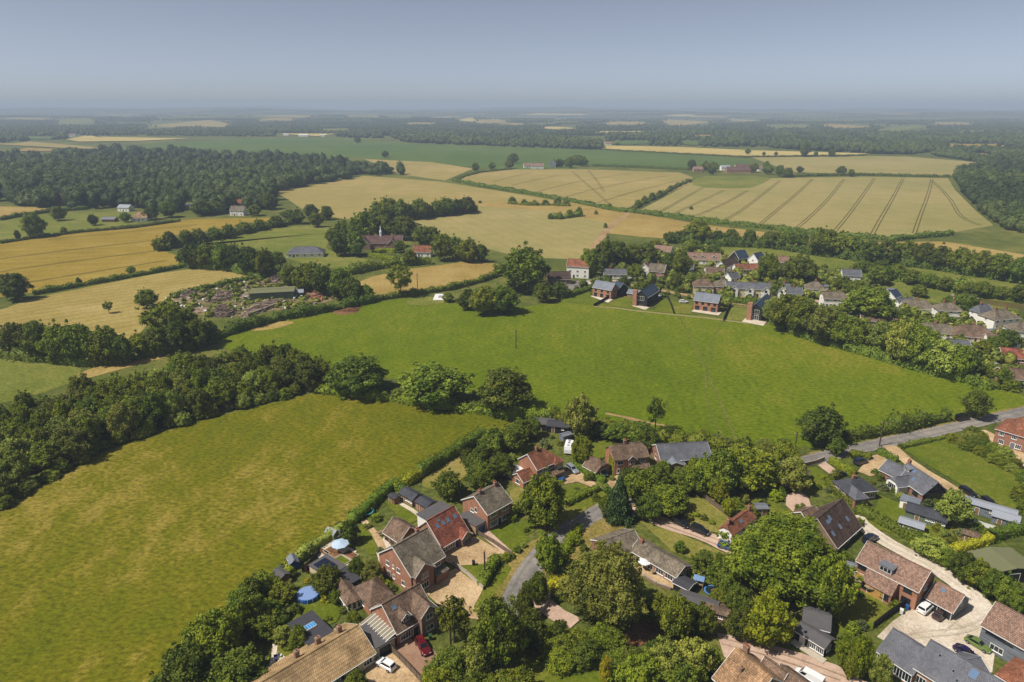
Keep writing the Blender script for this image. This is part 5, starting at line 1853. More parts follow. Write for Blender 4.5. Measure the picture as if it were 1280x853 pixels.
# gable-end brick house with two chimneys
B = body('house', 'two storey brick house with two chimneys and a blue garage door at its side', (609.3, 641.9), (638.8, 625.6), (581, 622.5), 5.0, 33, R_GREYB, W_BRICK)
chimney(B, .22, .5, .9); chimney(B, .86, .5, .9)
for t in (.25, .75): window(B, 'F', t, 3.2, 2.2, 1.3, mull=3); window(B, 'F', t, .7, 2.2, 1.5, mull=3)
door(B, 'F', .5)
window(B, 'L', .55, 3.5, .8, 1.3, mull=0); window(B, 'L', .4, 3.0, 1.2, .9); window(B, 'L', .75, .7, 1.1, 1.1); door(B, 'L', .6, .9, 2.0, M_DARK)
D = attach(B, (594.5, 658.5), (610, 650), None, 2.5, 1, R_FELT, W_YEL, W=6.0, flat=True)
door(D, 'F', .45, 2.3, 2.0, plain('blue_door', (40, 74, 130), 0.4), 'garage_door'); window(D, 'F', .9, .9, .5, .9)

# hipped brown-red house beside the caravan
B = body('house', 'house with russet tiled hipped roof beside the parked caravan', (671.3, 586), (701.7, 573), (644, 574.8), 4.9, 38, R_ORNG, W_BRICK, 0, 1)
G = wing(B, .66, .98, .8, 4.7, 38, R_ORNG, W_GREY, 1.0)
windows(B, 'F', 3, 3.1, 1.5, 1.2, M_WHITE, 1, 0, .66); windows(B, 'F', 2, .7, 1.8, 1.4, M_WHITE, 2, 0, .6); window(G, 'L', .5, 3.0, 1.6, 1.2); window(G, 'L', .5, .7, 1.6, 1.4)
leanto(B, .3, .9, 2.0, 2.2, R_BROWN, W_BROWN, 3.0)
chimney(B, .35, .5, 1.2)
o_ = B['tf']((-4.2, .6, 0))
D = block(B['root'], o_[0], o_[1], 0, 4.2, 4.6, 2.4, 34, R_ORNG, W_BRICK, 0, 0)
window(D, 'L', .5, .7, 1.8, 1.3, mull=2); door(D, 'F', .4)
o_ = B['tf']((-3.4, 5.6, 0))
block(B['root'], o_[0], o_[1], 0, 3.4, 2.6, 2.4, 1, M_POLYW, M_WHITE, flat=True, rname='conservatory_roof', wname='conservatory_wall')

# brown roofed house with ivy
B = body('house', 'brown roofed brick house with ivy on its gable', (768.6, 574.5), (810.8, 569.6), (755.5, 560), 5.0, 37, R_BROWN, W_BRICK, .45, .45, barge=False)
windows(B, 'F', 3, 3.2, 1.6, 1.15, M_WHITE, 1); windows(B, 'F', 3, .7, 1.7, 1.3, M_WHITE, 1)
G = wing(B, .4, .6, .5, 5.0, 42, R_BROWN, W_RED)
window(G, 'L', .5, 3.3, 1.2, 1.1)
leanto(B, .5, 1.0, 1.5, 2.3, R_BROWN, W_RED, 3.0)
chimney(B, .42, .5, 1.1)
rng_ = np.random.default_rng(4)
pts_ = np.array([B['tf']((-.12 + rng_.normal() * .06, rng_.uniform(.3, 4.0), rng_.uniform(0, 4.6))) for _ in range(420)])
nn_ = rng_.normal(size=(420, 3)) * .5 + np.array([-1, 0, .3])
link('ivy', quads_mesh('ivy', pts_, nn_, rng_.uniform(.12, .28, 420), LEAF['lime'], None, None, rng_), B['root'])
B = body('garage', 'small brown roofed garage between the caravan tree and the ivy house', (729.5, 581.2), (745.4, 589.6), None, 2.4, 36, R_BROWN, W_BROWN, 0, .5, W=5.5, cat='garage')
door(B, 'R', .5, 2.3, 2.0, M_DARK, 'garage_door'); window(B, 'F', .5, 1.0, 1.0, .8)

# long grey roofed house
B = body('house', 'long low house with grey roof behind the lane trees', (826.6, 575.3), (889.5, 571.5), (822.2, 556), 2.9, 30, R_SLATE, W_RED)
G = wing(B, .05, .42, 2.2, 2.3, 22, R_LSLATE, W_RED, 0)
windows(B, 'F', 4, .9, 1.3, 1.2, M_WHITE, 1, .45, 1.0); door(B, 'F', .5); window(G, 'L', .5, .7, 2.4, 1.3, mull=2)
leanto(B, .6, .8, 1.2, 2.1, R_DSLATE, W_RED, 2.6)
window(B, 'L', .5, 1.0, 1.6, 1.2)

# L-shaped bungalow with patio
B = body('bungalow', 'L shaped brick bungalow with grey brown roof and sandy patio', (789, 687), (845.6, 720), (865, 707.3), 2.5, 27, R_GREYB, W_RED)
windows(B, 'F', 2, .6, 2.0, 1.4, M_WHITE, 2, .55, .95); door(B, 'F', .2, 1.8, 2.0, M_GLASS, 'patio_door'); window(B, 'F', .42, .5, 2.2, 1.6, mull=2)
window(B, 'R', .4, 1.0, 1.2, 1.1); door(B, 'R', .75)
chimney(B, .08, .45, .9)
D = attach(B, (764, 697), (804, 683), None, 2.47, 27, R_GREYB, W_RED, W=7.5)
windows(D, 'F', 2, .9, 1.4, 1.2)
E = attach(B, (842, 727), (850, 731), None, 2.0, 12, R_FELTD, W_BLACK, W=3.0, L=3.4)

# white cottage with red roof
B = body('cottage', 'white cottage with weathered red roof left of the huge oak', (915.2, 667.5), (944, 646), (899.7, 659.3), 2.9, 40, R_ORNG, W_WHITE, .4, .4, barge=False)
chimney(B, .12, .55, 1.3, .9); chimney(B, .97, .5, 1.1, .8)
windows(B, 'F', 3, .8, 1.1, 1.2); window(B, 'L', .7, 1.0, .9, 1.0)
skylight(B, .5, .5, .9, .9)

# dark chalet roof
B = body('house', 'house under a steep dark brown roof with skylights beside the oak', (1046, 683), (1076, 656.5), None, 2.4, 44, R_DKBR, W_BROWN, W=10.0, bm=M_STONE)
for t, s in ((.12, .35), (.42, .38), (.75, .42), (.3, .78)): skylight(B, t, s, .8, 1.2)
skylight(B, .2, .72, 1.3, .9)
windows(B, 'F', 3, .8, 1.6, 1.2); window(B, 'L', .5, 1.0, 1.4, 1.2); window(B, 'L', .5, 3.8, 1.0, 1.1)
D = attach(B, (1013, 655), (1029, 648), None, 2.3, 34, R_BROWN, W_BROWN, W=5.5)
door(D, 'F', .5, 2.2, 2.0, M_DARK, 'garage_door')

# slate hipped house
B = body('house', 'red brick house with dark slate hipped roof by the pink drive', (1061, 616), (1096.5, 611.5), (1034.5, 602), 3.0, 36, R_DSLATE, W_RED, 1, 1)
G = wing(B, .0, .42, 2.6, 2.9, 36, R_SLATE, W_RED, 1.0)
windows(B, 'F', 2, .8, 1.4, 1.2, lo=.45); windows(B, 'L', 2, .8, 1.1, 1.2); window(G, 'L', .5, .7, 1.6, 1.3); door(B, 'L', .5, .9)
chimney(B, .4, .5, .8)

# modern slate house with glazed gable
B = body('house', 'modern grey slate house with tall glazed gable beside the long gravel drive', (1119, 592.5), (1154.5, 617), (1177.5, 609.5), 2.7, 41, R_SLATE, W_RED, gm=W_BLACK, bm=M_LEAD)
MB_ = window(B, 'R', .5, .15, 5.4, 2.5, M_DARK, 4, name='glazed_wall', sill=False)
window(B, 'R', .5, 3.0, 2.8, 1.8, M_DARK, 2, name='gable_window', sill=False)
G = wing(B, .12, .52, 3.4, 2.5, 36, R_SLATE, W_WHITE, .5)
window(G, 'L', .5, .5, 2.6, 1.7, mull=3); window(B, 'F', .75, .7, 1.8, 1.4, M_DARK, 2)
D = attach(B, (1100, 586), (1122, 597), None, 2.5, 38, R_SLATE, W_RED, 0, 0, W=5.5)
window(D, 'L', .5, .8, 1.4, 1.2)
skylight(B, .5, .35); skylight(B, .3, .75, 1.6, .9)
dormer(B, .16, .5, 2.0, 1.0, 20, R_LSLATE, W_GREY, True)
chimney(B, .03, .5, 1.0)

# big brick house on the gravel yard
B = body('house', 'large brick house with long plum tiled roof facing the lawn and gravel yard', (1072, 699.6), (1148.2, 738), (1172.4, 721), 5.0, 38, R_PLUM, W_BRICK)
leanto(B, .21, .70, 2.4, 2.7, R_PLUM, W_BRICK, 4.95, 'catslide_roof')
dormer(B, .46, .02, 2.6, 1.4, 10, M_LEAD, W_GREY, True)
window(B, 'F', .1, 3.3, 1.8, 1.2, M_DARK, 3); door(B, 'F', .1, 2.4, 2.1, plain('oak_door', (190, 150, 84), 0.5), 'double_door')
window(B, 'F', .85, 3.3, 1.6, 1.2, M_DARK, 2); window(B, 'F', .85, .8, 1.8, 1.3, M_DARK, 3)
LT = dict(B); LT['tf'] = lambda v, f=B['tf']: f((v[0], v[1] - 2.4, v[2]))
door(LT, 'F', .45, 3.2, 2.1, plain('oak_door', (190, 150, 84), 0.5), 'folding_door'); window(LT, 'F', .3, .9, 1.6, 1.2, M_DARK, 2); window(LT, 'F', .6, .9, 1.6, 1.2, M_DARK, 2)
window(B, 'R', .5, 3.4, 1.2, 1.1); window(B, 'R', .3, .9, 1.2, 1.1)
B = body('garage', 'garage with plum tiled roof and pale boarded gable on the gravel yard', (1158.4, 746), (1191, 764), (1209.3, 747), 2.5, 36, R_PLUM, W_GREY, cat='garage')
for t in (.3, .72): door(B, 'F', t, 2.5, 2.05, M_DARK, 'garage_door')
window(B, 'R', .5, 2.4, .9, .9); skylight(B, .35, .7, .8, .8)
B = body('house', 'tall house with plum tiled roof and grey boarded wall at the right edge', (1228.5, 780), (1275, 806), None, 4.8, 38, R_PLUM, W_GREY, W=8.0, L=15)
window(B, 'F', .2, 3.5, 4.5, .7, M_DARK, 6); window(B, 'F', .2, .8, 2.2, 1.2, M_WHITE, 2); window(B, 'F', .6, 3.5, 2.0, .8, M_WHITE, 2); windows(B, 'L', 1, 1.0, 1.4, 1.2)
B = body('house', 'small hipped brick house at the lower right corner beside the purple car', (1247, 842), (1280, 862), None, 2.7, 36, R_ORNG, W_BRICK, 1, 0, W=7.0)
windows(B, 'F', 2, .8, 1.3, 1.2); window(B, 'L', .5, .9, 1.2, 1.1)
B = body('barn_house', 'long slate roofed brick building along the lower right gravel yard', (1098.4, 813), (1141, 841.5), None, 3.0, 36, R_SLATE, W_BRICK, W=8.0, bm=M_LEAD)
windows(B, 'F', 4, .5, 1.6, 1.8, M_WHITE, 2); window(B, 'L', .5, .9, 1.4, 1.2)
D = attach(B, (1144, 833), (1230, 887), None, 3.9, 36, R_SLATE, W_BRICK, W=9.0, bm=M_LEAD)
windows(D, 'F', 4, 1.0, 1.6, 1.6, M_WHITE, 2); window(D, 'L', .5, 1.2, 1.3, 1.2)
for t, s in ((.2, .7), (.45, .5), (.55, .3)): skylight(D, t, s, .5, .6, pane=M_GLASS)
skylight(D, .68, .75, 1.2, 1.6)
E = attach(B, (1214, 853), (1240, 848), None, 2.5, 30, R_SLATE, W_GREY, W=6.0)

# roof at the bottom edge
B = body('house', 'brown tiled house with tall chimney rising at the bottom edge by the farm yard', (893, 846), (935, 884), None, 4.8, 38, tiled('tile_buff', (166, 132, 100), lichen=(120, 104, 80)), W_BROWN, W=9.5)
chimney(B, .02, .75, 1.4, 1.0, W_BROWN, 3); chimney(B, .4, .3, .8, .5, W_BROWN, 1)
D = attach(B, (947, 838), (958, 846), None, 4.6, 40, R_BROWN, W_BROWN, 0, 0, W=4.0, L=4.0)
D = attach(B, (964, 850), (980, 862), None, 4.4, 36, R_BROWN, W_BROWN, 0, 0, W=5.0, L=6.0)
windows(B, 'F', 3, 3.0, 1.4, 1.2)

# black boarded cabin
B = body('cabin', 'black boarded cabin with grey roof and white windows beside the farm yard', (995.5, 787), (1031, 809), (1040, 796.5), 2.5, 24, R_FELT, W_BLACK, bm=M_DARK)
windows(B, 'F', 2, .6, 1.5, 1.5, M_WHITE, 3, .45, 1.0); door(B, 'F', .25, .9, 2.0, M_WHITE); window(B, 'R', .5, .7, 1.4, 1.2)
D = attach(B, (1004, 779), (1037, 788), None, 2.7, 20, R_FELT, W_BLACK, W=6.0, bm=M_DARK)
MB().box(0, B['L'] + .8, -1.6, -.05, .2, .32, 0, B['tf']).build('deck', M_STONE, B['root'])

# green felt-roofed hall
B = body('hall', 'hall with low olive green roof at the right edge behind the lime hedge', (1211.5, 690), (1243.2, 715.4), (1280, 697.5), 3.4, 7, R_FELTG, W_BLACK, barge=False, cat='hall')
windows(B, 'F', 4, 1.6, 1.3, 1.0, M_DARK); door(B, 'R', .5, 2.4, 2.4, M_DARK)
# hipped brick house on the lane
B = body('house', 'hipped red brick house with white windows at the right edge above the lane', (1245.5, 535), (1283, 546), None, 5.2, 38, R_ORNG, W_RED, 1, 1, W=9.5, L=16)
windows(B, 'F', 5, 3.3, 1.3, 1.2, mull=2); windows(B, 'F', 4, .7, 1.5, 1.4, lo=.3, mull=2); door(B, 'F', .3, 1.1, 2.1, M_LEAD); window(B, 'F', .12, .7, 1.4, 1.4, mull=2); windows(B, 'L', 2, 3.3)
chimney(B, .55, .5, 1.6, 1.3, W_RED, 4)

# long bungalow with buff roof, bottom left
B = body('bungalow', 'long bungalow with buff ribbed tile roof and three chimneys at the bottom', (335, 899), (467.5, 815), None, 2.6, 29, R_TAN, W_CREAM, W=10.0)
chimney(B, .86, .66, 1.5, .8, W_BROWN, 1); chimney(B, .66, .72, 1.5, .9, W_BROWN, 1); chimney(B, .44, .66, 1.5, .8, W_BROWN, 1)
windows(B, 'F', 5, .7, 1.8, 1.3, lo=.3, mull=2); door(B, 'F', .68)
window(B, 'R', .5, .9, 1.4, 1.2)
o_ = B['tf']((B['L'] * .62, B['W'] - .8, 0))
D = block(B['root'], o_[0], o_[1], 0, B['L'] * .24, 7.6, 3.0, 1, R_FELTD, W_CREAM, flat=True, rname='flat_roof', wname='extension_wall')
tfD = D['tf']
MB().box(D['L'] * .3, D['L'] * .72, 3.2, 4.6, 3.17, 3.42, 0, tfD).build('roof_lantern', M_WHITE, D['roof'])
for k in range(4): MB().box(D['L'] * (.31 + .1025 * k), D['L'] * (.40 + .1025 * k), 3.3, 4.5, 3.40, 3.47, 0, tfD).build('lantern_pane', glass('lantern_glass', (60, 140, 200)), D['roof'])
windows(D, 'L', 2, .6, 1.6, 1.5)

# brown roofed house with dormers and white-barred lean-to
B = body('house', 'brown roofed brick house with dormer windows and a white barred lean to', (496, 790), (541, 763), (464, 761), 3.4, 41, R_BROWN, W_BRICK)
G = wing(B, .56, 1.0, 1.4, 5.0, 42, R_BROWN, W_BROWN)
window(G, 'L', .5, 3.4, 1.6, 1.2, mull=1); window(G, 'L', .5, .8, 1.7, 1.3, mull=1); window(G, 'F', .1, 3.3, 1.2, 1.2)
dormer(B, .3, .12, 1.9, 1.2, 40, R_BROWN, W_BLACK)
window(B, 'F', .22, .7, 2.4, 1.4, mull=3); door(B, 'F', .5, 1.1, 2.05, M_DARK)
skylight(B, .2, .72, .9, .9)
L_, W_ = B['L'], B['W']
for k in range(9):
    y0 = W_ * (.02 + .1 * k)
    MB().add([B['tf'](p) for p in [(-3.2, y0 + .09, 2.3), (-3.2, y0 + W_ * .1 - .09, 2.3), (-.05, y0 + W_ * .1 - .09, 3.1), (-.05, y0 + .09, 3.1)]], [(0, 1, 2, 3), (3, 2, 1, 0)][:1]).build('roof_pane', plain('polycarbonate', (138, 130, 112), 0.3, 0.5, 0.12), B['root'])
    MB().add([B['tf'](p) for p in [(-3.25, y0 - .06, 2.36), (-3.25, y0 + .06, 2.36), (0, y0 + .06, 3.18), (0, y0 - .06, 3.18), (-3.25, y0 - .06, 2.24), (-3.25, y0 + .06, 2.24), (0, y0 + .06, 3.06), (0, y0 - .06, 3.06)]], [(0, 3, 2, 1), (4, 5, 6, 7), (0, 1, 5, 4), (1, 2, 6, 5), (2, 3, 7, 6), (3, 0, 4, 7)]).build('glazing_bar', M_WHITE, B['root'])
MB().box(-3.2, -3.05, .0, W_ * .93, -.2, 2.2, 0, B['tf']).build('lean_to_wall', W_CREAM, B['root'])
D = attach(B, (467.5, 812), (493, 798), None, 2.4, 1, R_FELT, W_CREAM, W=6.5, flat=True)
door(D, 'F', .5, 2.3, 2.0, M_DARK, 'garage_door')
E = attach(B, (463, 757), (492, 743), None, 3.0, 36, R_BROWN, W_BRICK, 1, 1, W=7.0)
window(E, 'L', .5, .9, 1.5, 1.2)

# outbuildings of the gardens
B = body('annex', 'low annex with brown hipped roof and blue chairs by the garden wall', (417.5, 731.5), (433.5, 754), (450, 745), 2.4, 34, R_BROWN, W_WHITE, 0, 1, cat='annex')
windows(B, 'R', 3, .3, .8, 1.8, M_WHITE, 0)
B = body('workshop', 'flat roofed workshop with two dark solar panels beside the raised beds', (386.5, 707), (410, 722), None, 2.4, 1, R_FELT, W_CREAM, W=4.6, flat=True, cat='workshop')
for k in range(2): MB().box(B['L'] * (.12 + .34 * k), B['L'] * (.42 + .34 * k), .5, 3.6, 2.6, 2.68, 0, B['tf']).build('solar_panel', M_PANEL, B['roof'])
B = body('outbuilding', 'low dark roofed outbuilding behind the solar workshop', (408, 722), (417, 729), None, 2.3, 1, R_FELTD, W_BLACK, W=4.5, flat=True, cat='shed', L=5.5)
shed(514, 626, 5.2, 3.6, 2.1, 28, -42, 'dark roofed summerhouse with glazed front beside the square lawn', R_DSLATE, W_BROWN, win=3)
shed(533, 637, 4.0, 3.6, 2.3, 20, -42, 'brick store with dark roof next to the red roofed bungalow', R_DSLATE, W_RED, win=0)
shed(681, 535, 6.0, 4.5, 2.3, 26, -12, 'grey felt shed at the top of the caravan garden', R_FELT, W_BLACK)
shed(698, 538, 6.5, 4.5, 2.3, 22, -12, 'dark felt shed right of the grey felt one', R_FELTD, W_BLACK)
shed(707, 550, 3.0, 2.2, 2.0, 20, 30, 'small pale shed beside the caravan', R_LSLATE, W_GREY, win=0)
shed(367, 708, 2.6, 2.0, 1.7, 38, -60, 'blue wooden playhouse with grey roof by the meadow fence', R_LSLATE, boards('blue_boards', (50, 92, 160)), 'playhouse', win=1)
shed(972, 603, 8.0, 6.0, 2.7, 38, -15, 'brown tiled cottage half hidden between two dark trees', R_BROWN, W_BROWN, 'cottage', cat='cottage')
shed(1157, 650, 8.5, 5.0, 2.3, 22, -38, 'green garden room with dark roof and white framed windows', R_DSLATE, W_GREENB, 'garden_room', win=4, cat='garden room')
shed(1136, 635, 4.0, 3.0, 2.3, 3, -38, 'flat roofed veranda shelter beside the green garden room', R_LSLATE, W_WHITE, 'shelter', True, win=0, cat='shelter')
shed(1138, 663, 5.0, 3.2, 2.1, 20, -38, 'pale shed with rounded grey roof below the green garden room', R_METAL, W_WHITE, win=0)
shed(1234, 643, 11.0, 3.6, 2.5, 14, -38, 'long grey mobile home beside the gravel drive', R_METAL, W_GREY, 'mobile_home', win=4, cat='mobile home')
shed(1255, 655, 5.2, 4.0, 2.3, 22, -38, 'grey roofed stable at the end of the mobile home', R_METAL, W_GREY, win=1)
shed(1063, 716, 2.6, 2.2, 2.0, 22, -32, 'tiny grey garden shed right of the huge oak', R_LSLATE, W_WOOD, win=0)
shed(872, 760, 7.5, 3.0, 2.1, 14, -28, 'long felt roofed shed below the trampoline', R_FELT, W_BROWN, win=2)
shed(894, 770, 5.0, 3.0, 2.0, 14, -28, 'brown felt roofed shed at the end of the long one', R_BROWN, W_WOOD, win=1)
shed(950, 642, 2.6, 2.6, 2.2, 14, 0, 'pale blue garden shelter beside the cottage lawn', M_LEAD, M_WOODP, 'garden_shelter', win=0, cat='shelter')
shed(1000, 598, 4.0, 3.0, 2.2, 20, -25, 'small brown outbuilding left of the pink drive', R_BROWN, W_BROWN, win=0)

# ------------------------------------------------------------------ cars
PW, PK, PN, PB, PS, PR = ('paint_white', (226, 228, 230), 0.0), ('paint_black', (22, 24, 28), 0.2), ('paint_navy', (28, 38, 62), 0.3), ('paint_blue', (36, 84, 160), 0.3), ('paint_silver', (176, 184, 194), 0.5), ('paint_red', (104, 16, 26), 0.3)
car((494, 841), (471, 828), PW, 'white hatchback on the gravel drive of the buff roofed bungalow', 'hatch')
car((524, 803), (534, 821), PR, 'dark red estate car on the brown paved drive', 'estate')
car((707, 583), (724, 596), PS, 'silver estate car on the tan drive beside the caravan', 'estate')
car((748, 588), (758, 599), PN, 'dark blue hatchback in front of the small brown garage', 'hatch')
car((783, 590), (800, 588), PK, 'black car parked under the front wall of the ivy house', 'hatch')
car((843, 653), (859, 661), PK, 'black estate car on the track behind the bungalow, left of two', 'estate')
car((866, 663), (883, 670), PK, 'black car on the track behind the bungalow, right of two', 'suv')
car((903, 685), (913, 688), PB, 'bright blue small car beside the white cottage', 'hatch')
car((1194, 527), (1211, 524), PK, 'black van on the grass verge of the lane', 'van', 'parked_van', 'van')
car((1066, 583), (1084, 577), PN, 'navy four wheel drive car beside the round hedge', 'suv')
car((1042, 598), (1057, 593), PK, 'black car behind the slate hipped house', 'hatch')
car((1080, 681), (1094, 673), PN, 'dark blue car behind the large plum roofed house', 'suv')
car((1200, 613), (1219, 624), PK, 'black car on the long gravel drive, upper of two', 'estate')
car((1229, 628), (1243, 638), PK, 'black car beside the mobile home, lower of two on the drive', 'suv')
car((1149, 770), (1164, 757), PW, 'white car with black glass roof on the gravel yard by the garage', 'suv')
car((1167, 778), (1182, 766), ('paint_bronze', (70, 54, 48), 0.4), 'dark brown hatchback right of the white car on the gravel yard', 'hatch')
car((1210, 802), (1234, 816), ('paint_lime', (112, 134, 66), 0.3), 'lime green car with black roof in front of the grey boarded house', 'coupe')
car((1195, 812), (1220, 828), ('paint_violet', (38, 26, 78), 0.3), 'deep violet car left of the lime green one', 'coupe')
car((1024, 860), (997, 845), PW, 'white van at the bottom edge of the farm yard', 'van', 'parked_van', 'van')
car((849, 379), (860, 379), PW, 'white car on the lane between two new brick houses', 'estate')
car((824, 373), (827, 369), PS, 'pale car beside the blue roofed new house', 'hatch')
car((752, 342), (760, 342), PK, 'black car beside the white village bungalow', 'hatch')
car((893, 343), (899, 341), PS, 'silver car among the village gardens', 'hatch')
caravan(711, 564, 78, 'white caravan with dark front window parked in the garden')

# ------------------------------------------------------------------ garden things
e = at('swimming_pool', 'round blue garden pool with a pale blue cover', 'pool', 385.5, 747)
MB().lathe([(2.25, 0), (2.3, .1), (2.3, 1.05), (2.2, 1.08)], 28).build('wall', M_BLUE, e)
MB().lathe([(2.15, 1.07), (2.18, 1.11), (.1, 1.13)], 28).build('cover', M_COVER, e)
for k in range(14):
    t = k * math.pi / 7
    MB().cyl((2.34 * math.cos(t), 2.34 * math.sin(t), 0), (2.34 * math.cos(t), 2.34 * math.sin(t), 1.02), .04, .04, 5).build('post', M_POLYW, e)
gazebo(387, 788, 3.4, 25, M_TENT, 'blue canvas gazebo beside the flat roofed extension')
parasol(426, 690, 2.0, M_PARA, 'large pale blue parasol over the garden patio')
trampoline(458, 642, 1.9, M_TEAL, 'rectangular looking trampoline with teal edge under the pale trees')
trampoline(890, 742, 1.7, M_BLUEPAD, 'round trampoline with blue edge beside the climbing frame')
greenhouse(416, 671, 3.0, 2.2, -30, 'small glass greenhouse at the meadow edge')
greenhouse(331, 776, 2.4, 2.0, 30, 'small greenhouse at the end of the curved path')
raised_bed(416, 692, 4.2, 2.4, -38, 'large raised bed beside the parasol, nearest the meadow')
raised_bed(428, 702, 3.4, 2.2, -38, 'raised bed planted green beside the lawn', fill=F_LAWN)
raised_bed(438, 695, 3.4, 2.2, -38, 'raised bed right of the parasol')
raised_bed(402, 690, 4.5, 1.4, -38, 'long raised bed next to the solar workshop')
sheet('garden_patio', [(388, 690), (412, 672), (446, 690), (432, 712), (420, 712), (400, 700)], .2, F_PALE, 0)
sheet('terrace', [(342, 838), (352, 818), (366, 832), (350, 846)], .2, F_PALE, 0)
strip('curved_path', [(336, 784), (344, 800), (344, 815), (340, 832)], .9, .21, F_PALE, .05)
for i, (x, y, a) in enumerate(((345, 826, 20), (350, 822, 100), (354, 829, 200), (347, 833, 300))): chair(x, y, a, M_POLYW if i % 2 else plain('navy_cushion', (60, 66, 110), .8), 'garden chair on the pale terrace at the lower left', 'chairs on the lower left terrace')
round_table(337, 840, M_POLYW, 'white round garden table at the lower left corner terrace')
for i, (x, y, a) in enumerate(((443, 758, 0), (448, 757, 90))): chair(x, y, a, M_BLUE, 'bright blue garden chair outside the low annex', 'blue chairs at the annex')
for i, (x, y, a) in enumerate(((803, 707, 0), (812, 712, 60), (820, 716, 200), (828, 721, 120))): chair(x, y, a, M_DARK, 'dark garden chair on the sandy bungalow patio', 'chairs on the bungalow patio')
round_table(816, 718, M_WOODP, 'wooden round table on the sandy bungalow patio')
table_set(1074, 727, -30, 'grey picnic table on the terrace of the large brick house', M_STEEL)
bin_(1133, 763, -30, M_BIN, 'blue wheelie bin by the dark yard fence')
bin_(1126, 768, -30, M_POLYW, 'white wheelie bin left of the blue one')
# climbing frame and slide
e = at('climbing_frame', 'wooden climbing frame with blue canopy beside the round trampoline', 'climbing frame', 873, 734, -25)
for sx in (-1, 1):
    for sy in (-1, 1): MB().box(sx * .9 - .06, sx * .9 + .06, sy * .7 - .06, sy * .7 + .06, 0, 2.3).build('post', M_WOODP, e)
MB().box(-1, 1, -.8, .8, 1.1, 1.2).build('platform', M_WOODP, e)
MB().add([(-1.1, -.9, 2.2), (1.1, -.9, 2.2), (1.1, .9, 2.2), (-1.1, .9, 2.2), (-1.1, 0, 2.9), (1.1, 0, 2.9)], [(0, 1, 5, 4), (2, 3, 4, 5), (0, 4, 3), (1, 2, 5)]).build('canopy', plain('blue_sheet', (110, 142, 184), .7), e)
for k in range(5): MB().box(-1.5, -.97, -.3, .3, .2 + k * .2, .26 + k * .2).build('rung', M_WOODP, e)
e = at('slide', 'lime green plastic slide beside the trampoline', 'slide', 900, 750, 30)
MB().add([(-1.3, -.25, .15), (-1.3, .25, .15), (.7, .25, 1.2), (.7, -.25, 1.2), (1.0, .25, 1.2), (1.0, -.25, 1.2)], [(0, 3, 2, 1), (3, 5, 4, 2)]).build('chute', M_GREENP, e)
for s in (-1, 1): MB().add([(-1.3, s * .25, .1), (.7, s * .25, 1.15), (.7, s * .25, 1.4), (-1.3, s * .25, .35)], [(0, 1, 2, 3)]).build('side_rail', M_GREENP, e)
for s in (-1, 1): MB().box(.75, .82, s * .22 - .03, s * .22 + .03, 0, 1.19).build('leg', M_DARK, e)
# boat on the drive
e = at('dinghy', 'small white and blue boat under cover beside the gravel drive', 'boat', 1257, 645, -38, .5)
MB().add([(-1.6, -.8, .3), (.9, -.8, .3), (1.9, 0, .35), (.9, .8, .3), (-1.6, .8, .3), (-1.4, -.5, -.3), (.8, -.4, -.3), (1.4, 0, -.2), (.8, .4, -.3), (-1.4, .5, -.3)], [(0, 1, 6, 5), (1, 2, 7, 6), (2, 3, 8, 7), (3, 4, 9, 8), (4, 0, 5, 9), (5, 6, 7, 8, 9)]).build('hull', M_BLUE, e)
MB().add([(-1.65, -.84, .31), (.9, -.84, .31), (1.95, 0, .36), (.9, .84, .31), (-1.65, .84, .31), (-.2, 0, .8)], [(0, 1, 5), (1, 2, 5), (2, 3, 5), (3, 4, 5), (4, 0, 5)]).build('cover', M_POLYW, e)
e = at('covered_trailer', 'small trailer under a blue sheet at the foot of the tan drive', 'trailer', 701, 602, 20, .1)
MB().add([(-1.2, -.7, .25), (1.2, -.7, .25), (1.2, .7, .25), (-1.2, .7, .25), (-.9, -.5, .95), (.9, -.5, 1.05), (.9, .5, 1.0), (-.9, .5, .9)], [(0, 1, 5, 4), (1, 2, 6, 5), (2, 3, 7, 6), (3, 0, 4, 7), (4, 5, 6, 7)]).build('sheet_cover', M_BIN, e)
for s in (-1, 1):
    w = link('wheel', WHEEL, e)
    w.location = (0, s * .8, .3)
e = at('concrete_pad', 'white slab beside the tree clump on the pasture edge', 'slab', 551, 372)
MB().box(-3.5, 3.5, -6, 6, .1, .35).build('slab', M_POLYW, e); MB().box(-1.2, 1.2, -2, 2, .351, .55).build('cover_slab', M_CONC, e)

# ------------------------------------------------------------------ poles
pole(645, 436, 8.0, 'telegraph pole standing alone in the green pasture')
pole(682, 664, 8.5, 'pole in front of the round tree beside the lane')
pole(992, 572, 8.0, 'pole beside the lane at the dark conifer')
pole(1099, 558, 8.0, 'pole at the junction of the lane and the gravel drive')
pole(606, 722, 6.5, 'thin pole in the front lawn by the clipped hedge', False)
pole(564, 824, 8.0, 'pole rising from the tree at the bottom by the paved drive', False)
pole(522, 362, 9.0, 'pole at the edge of the dry grass field')

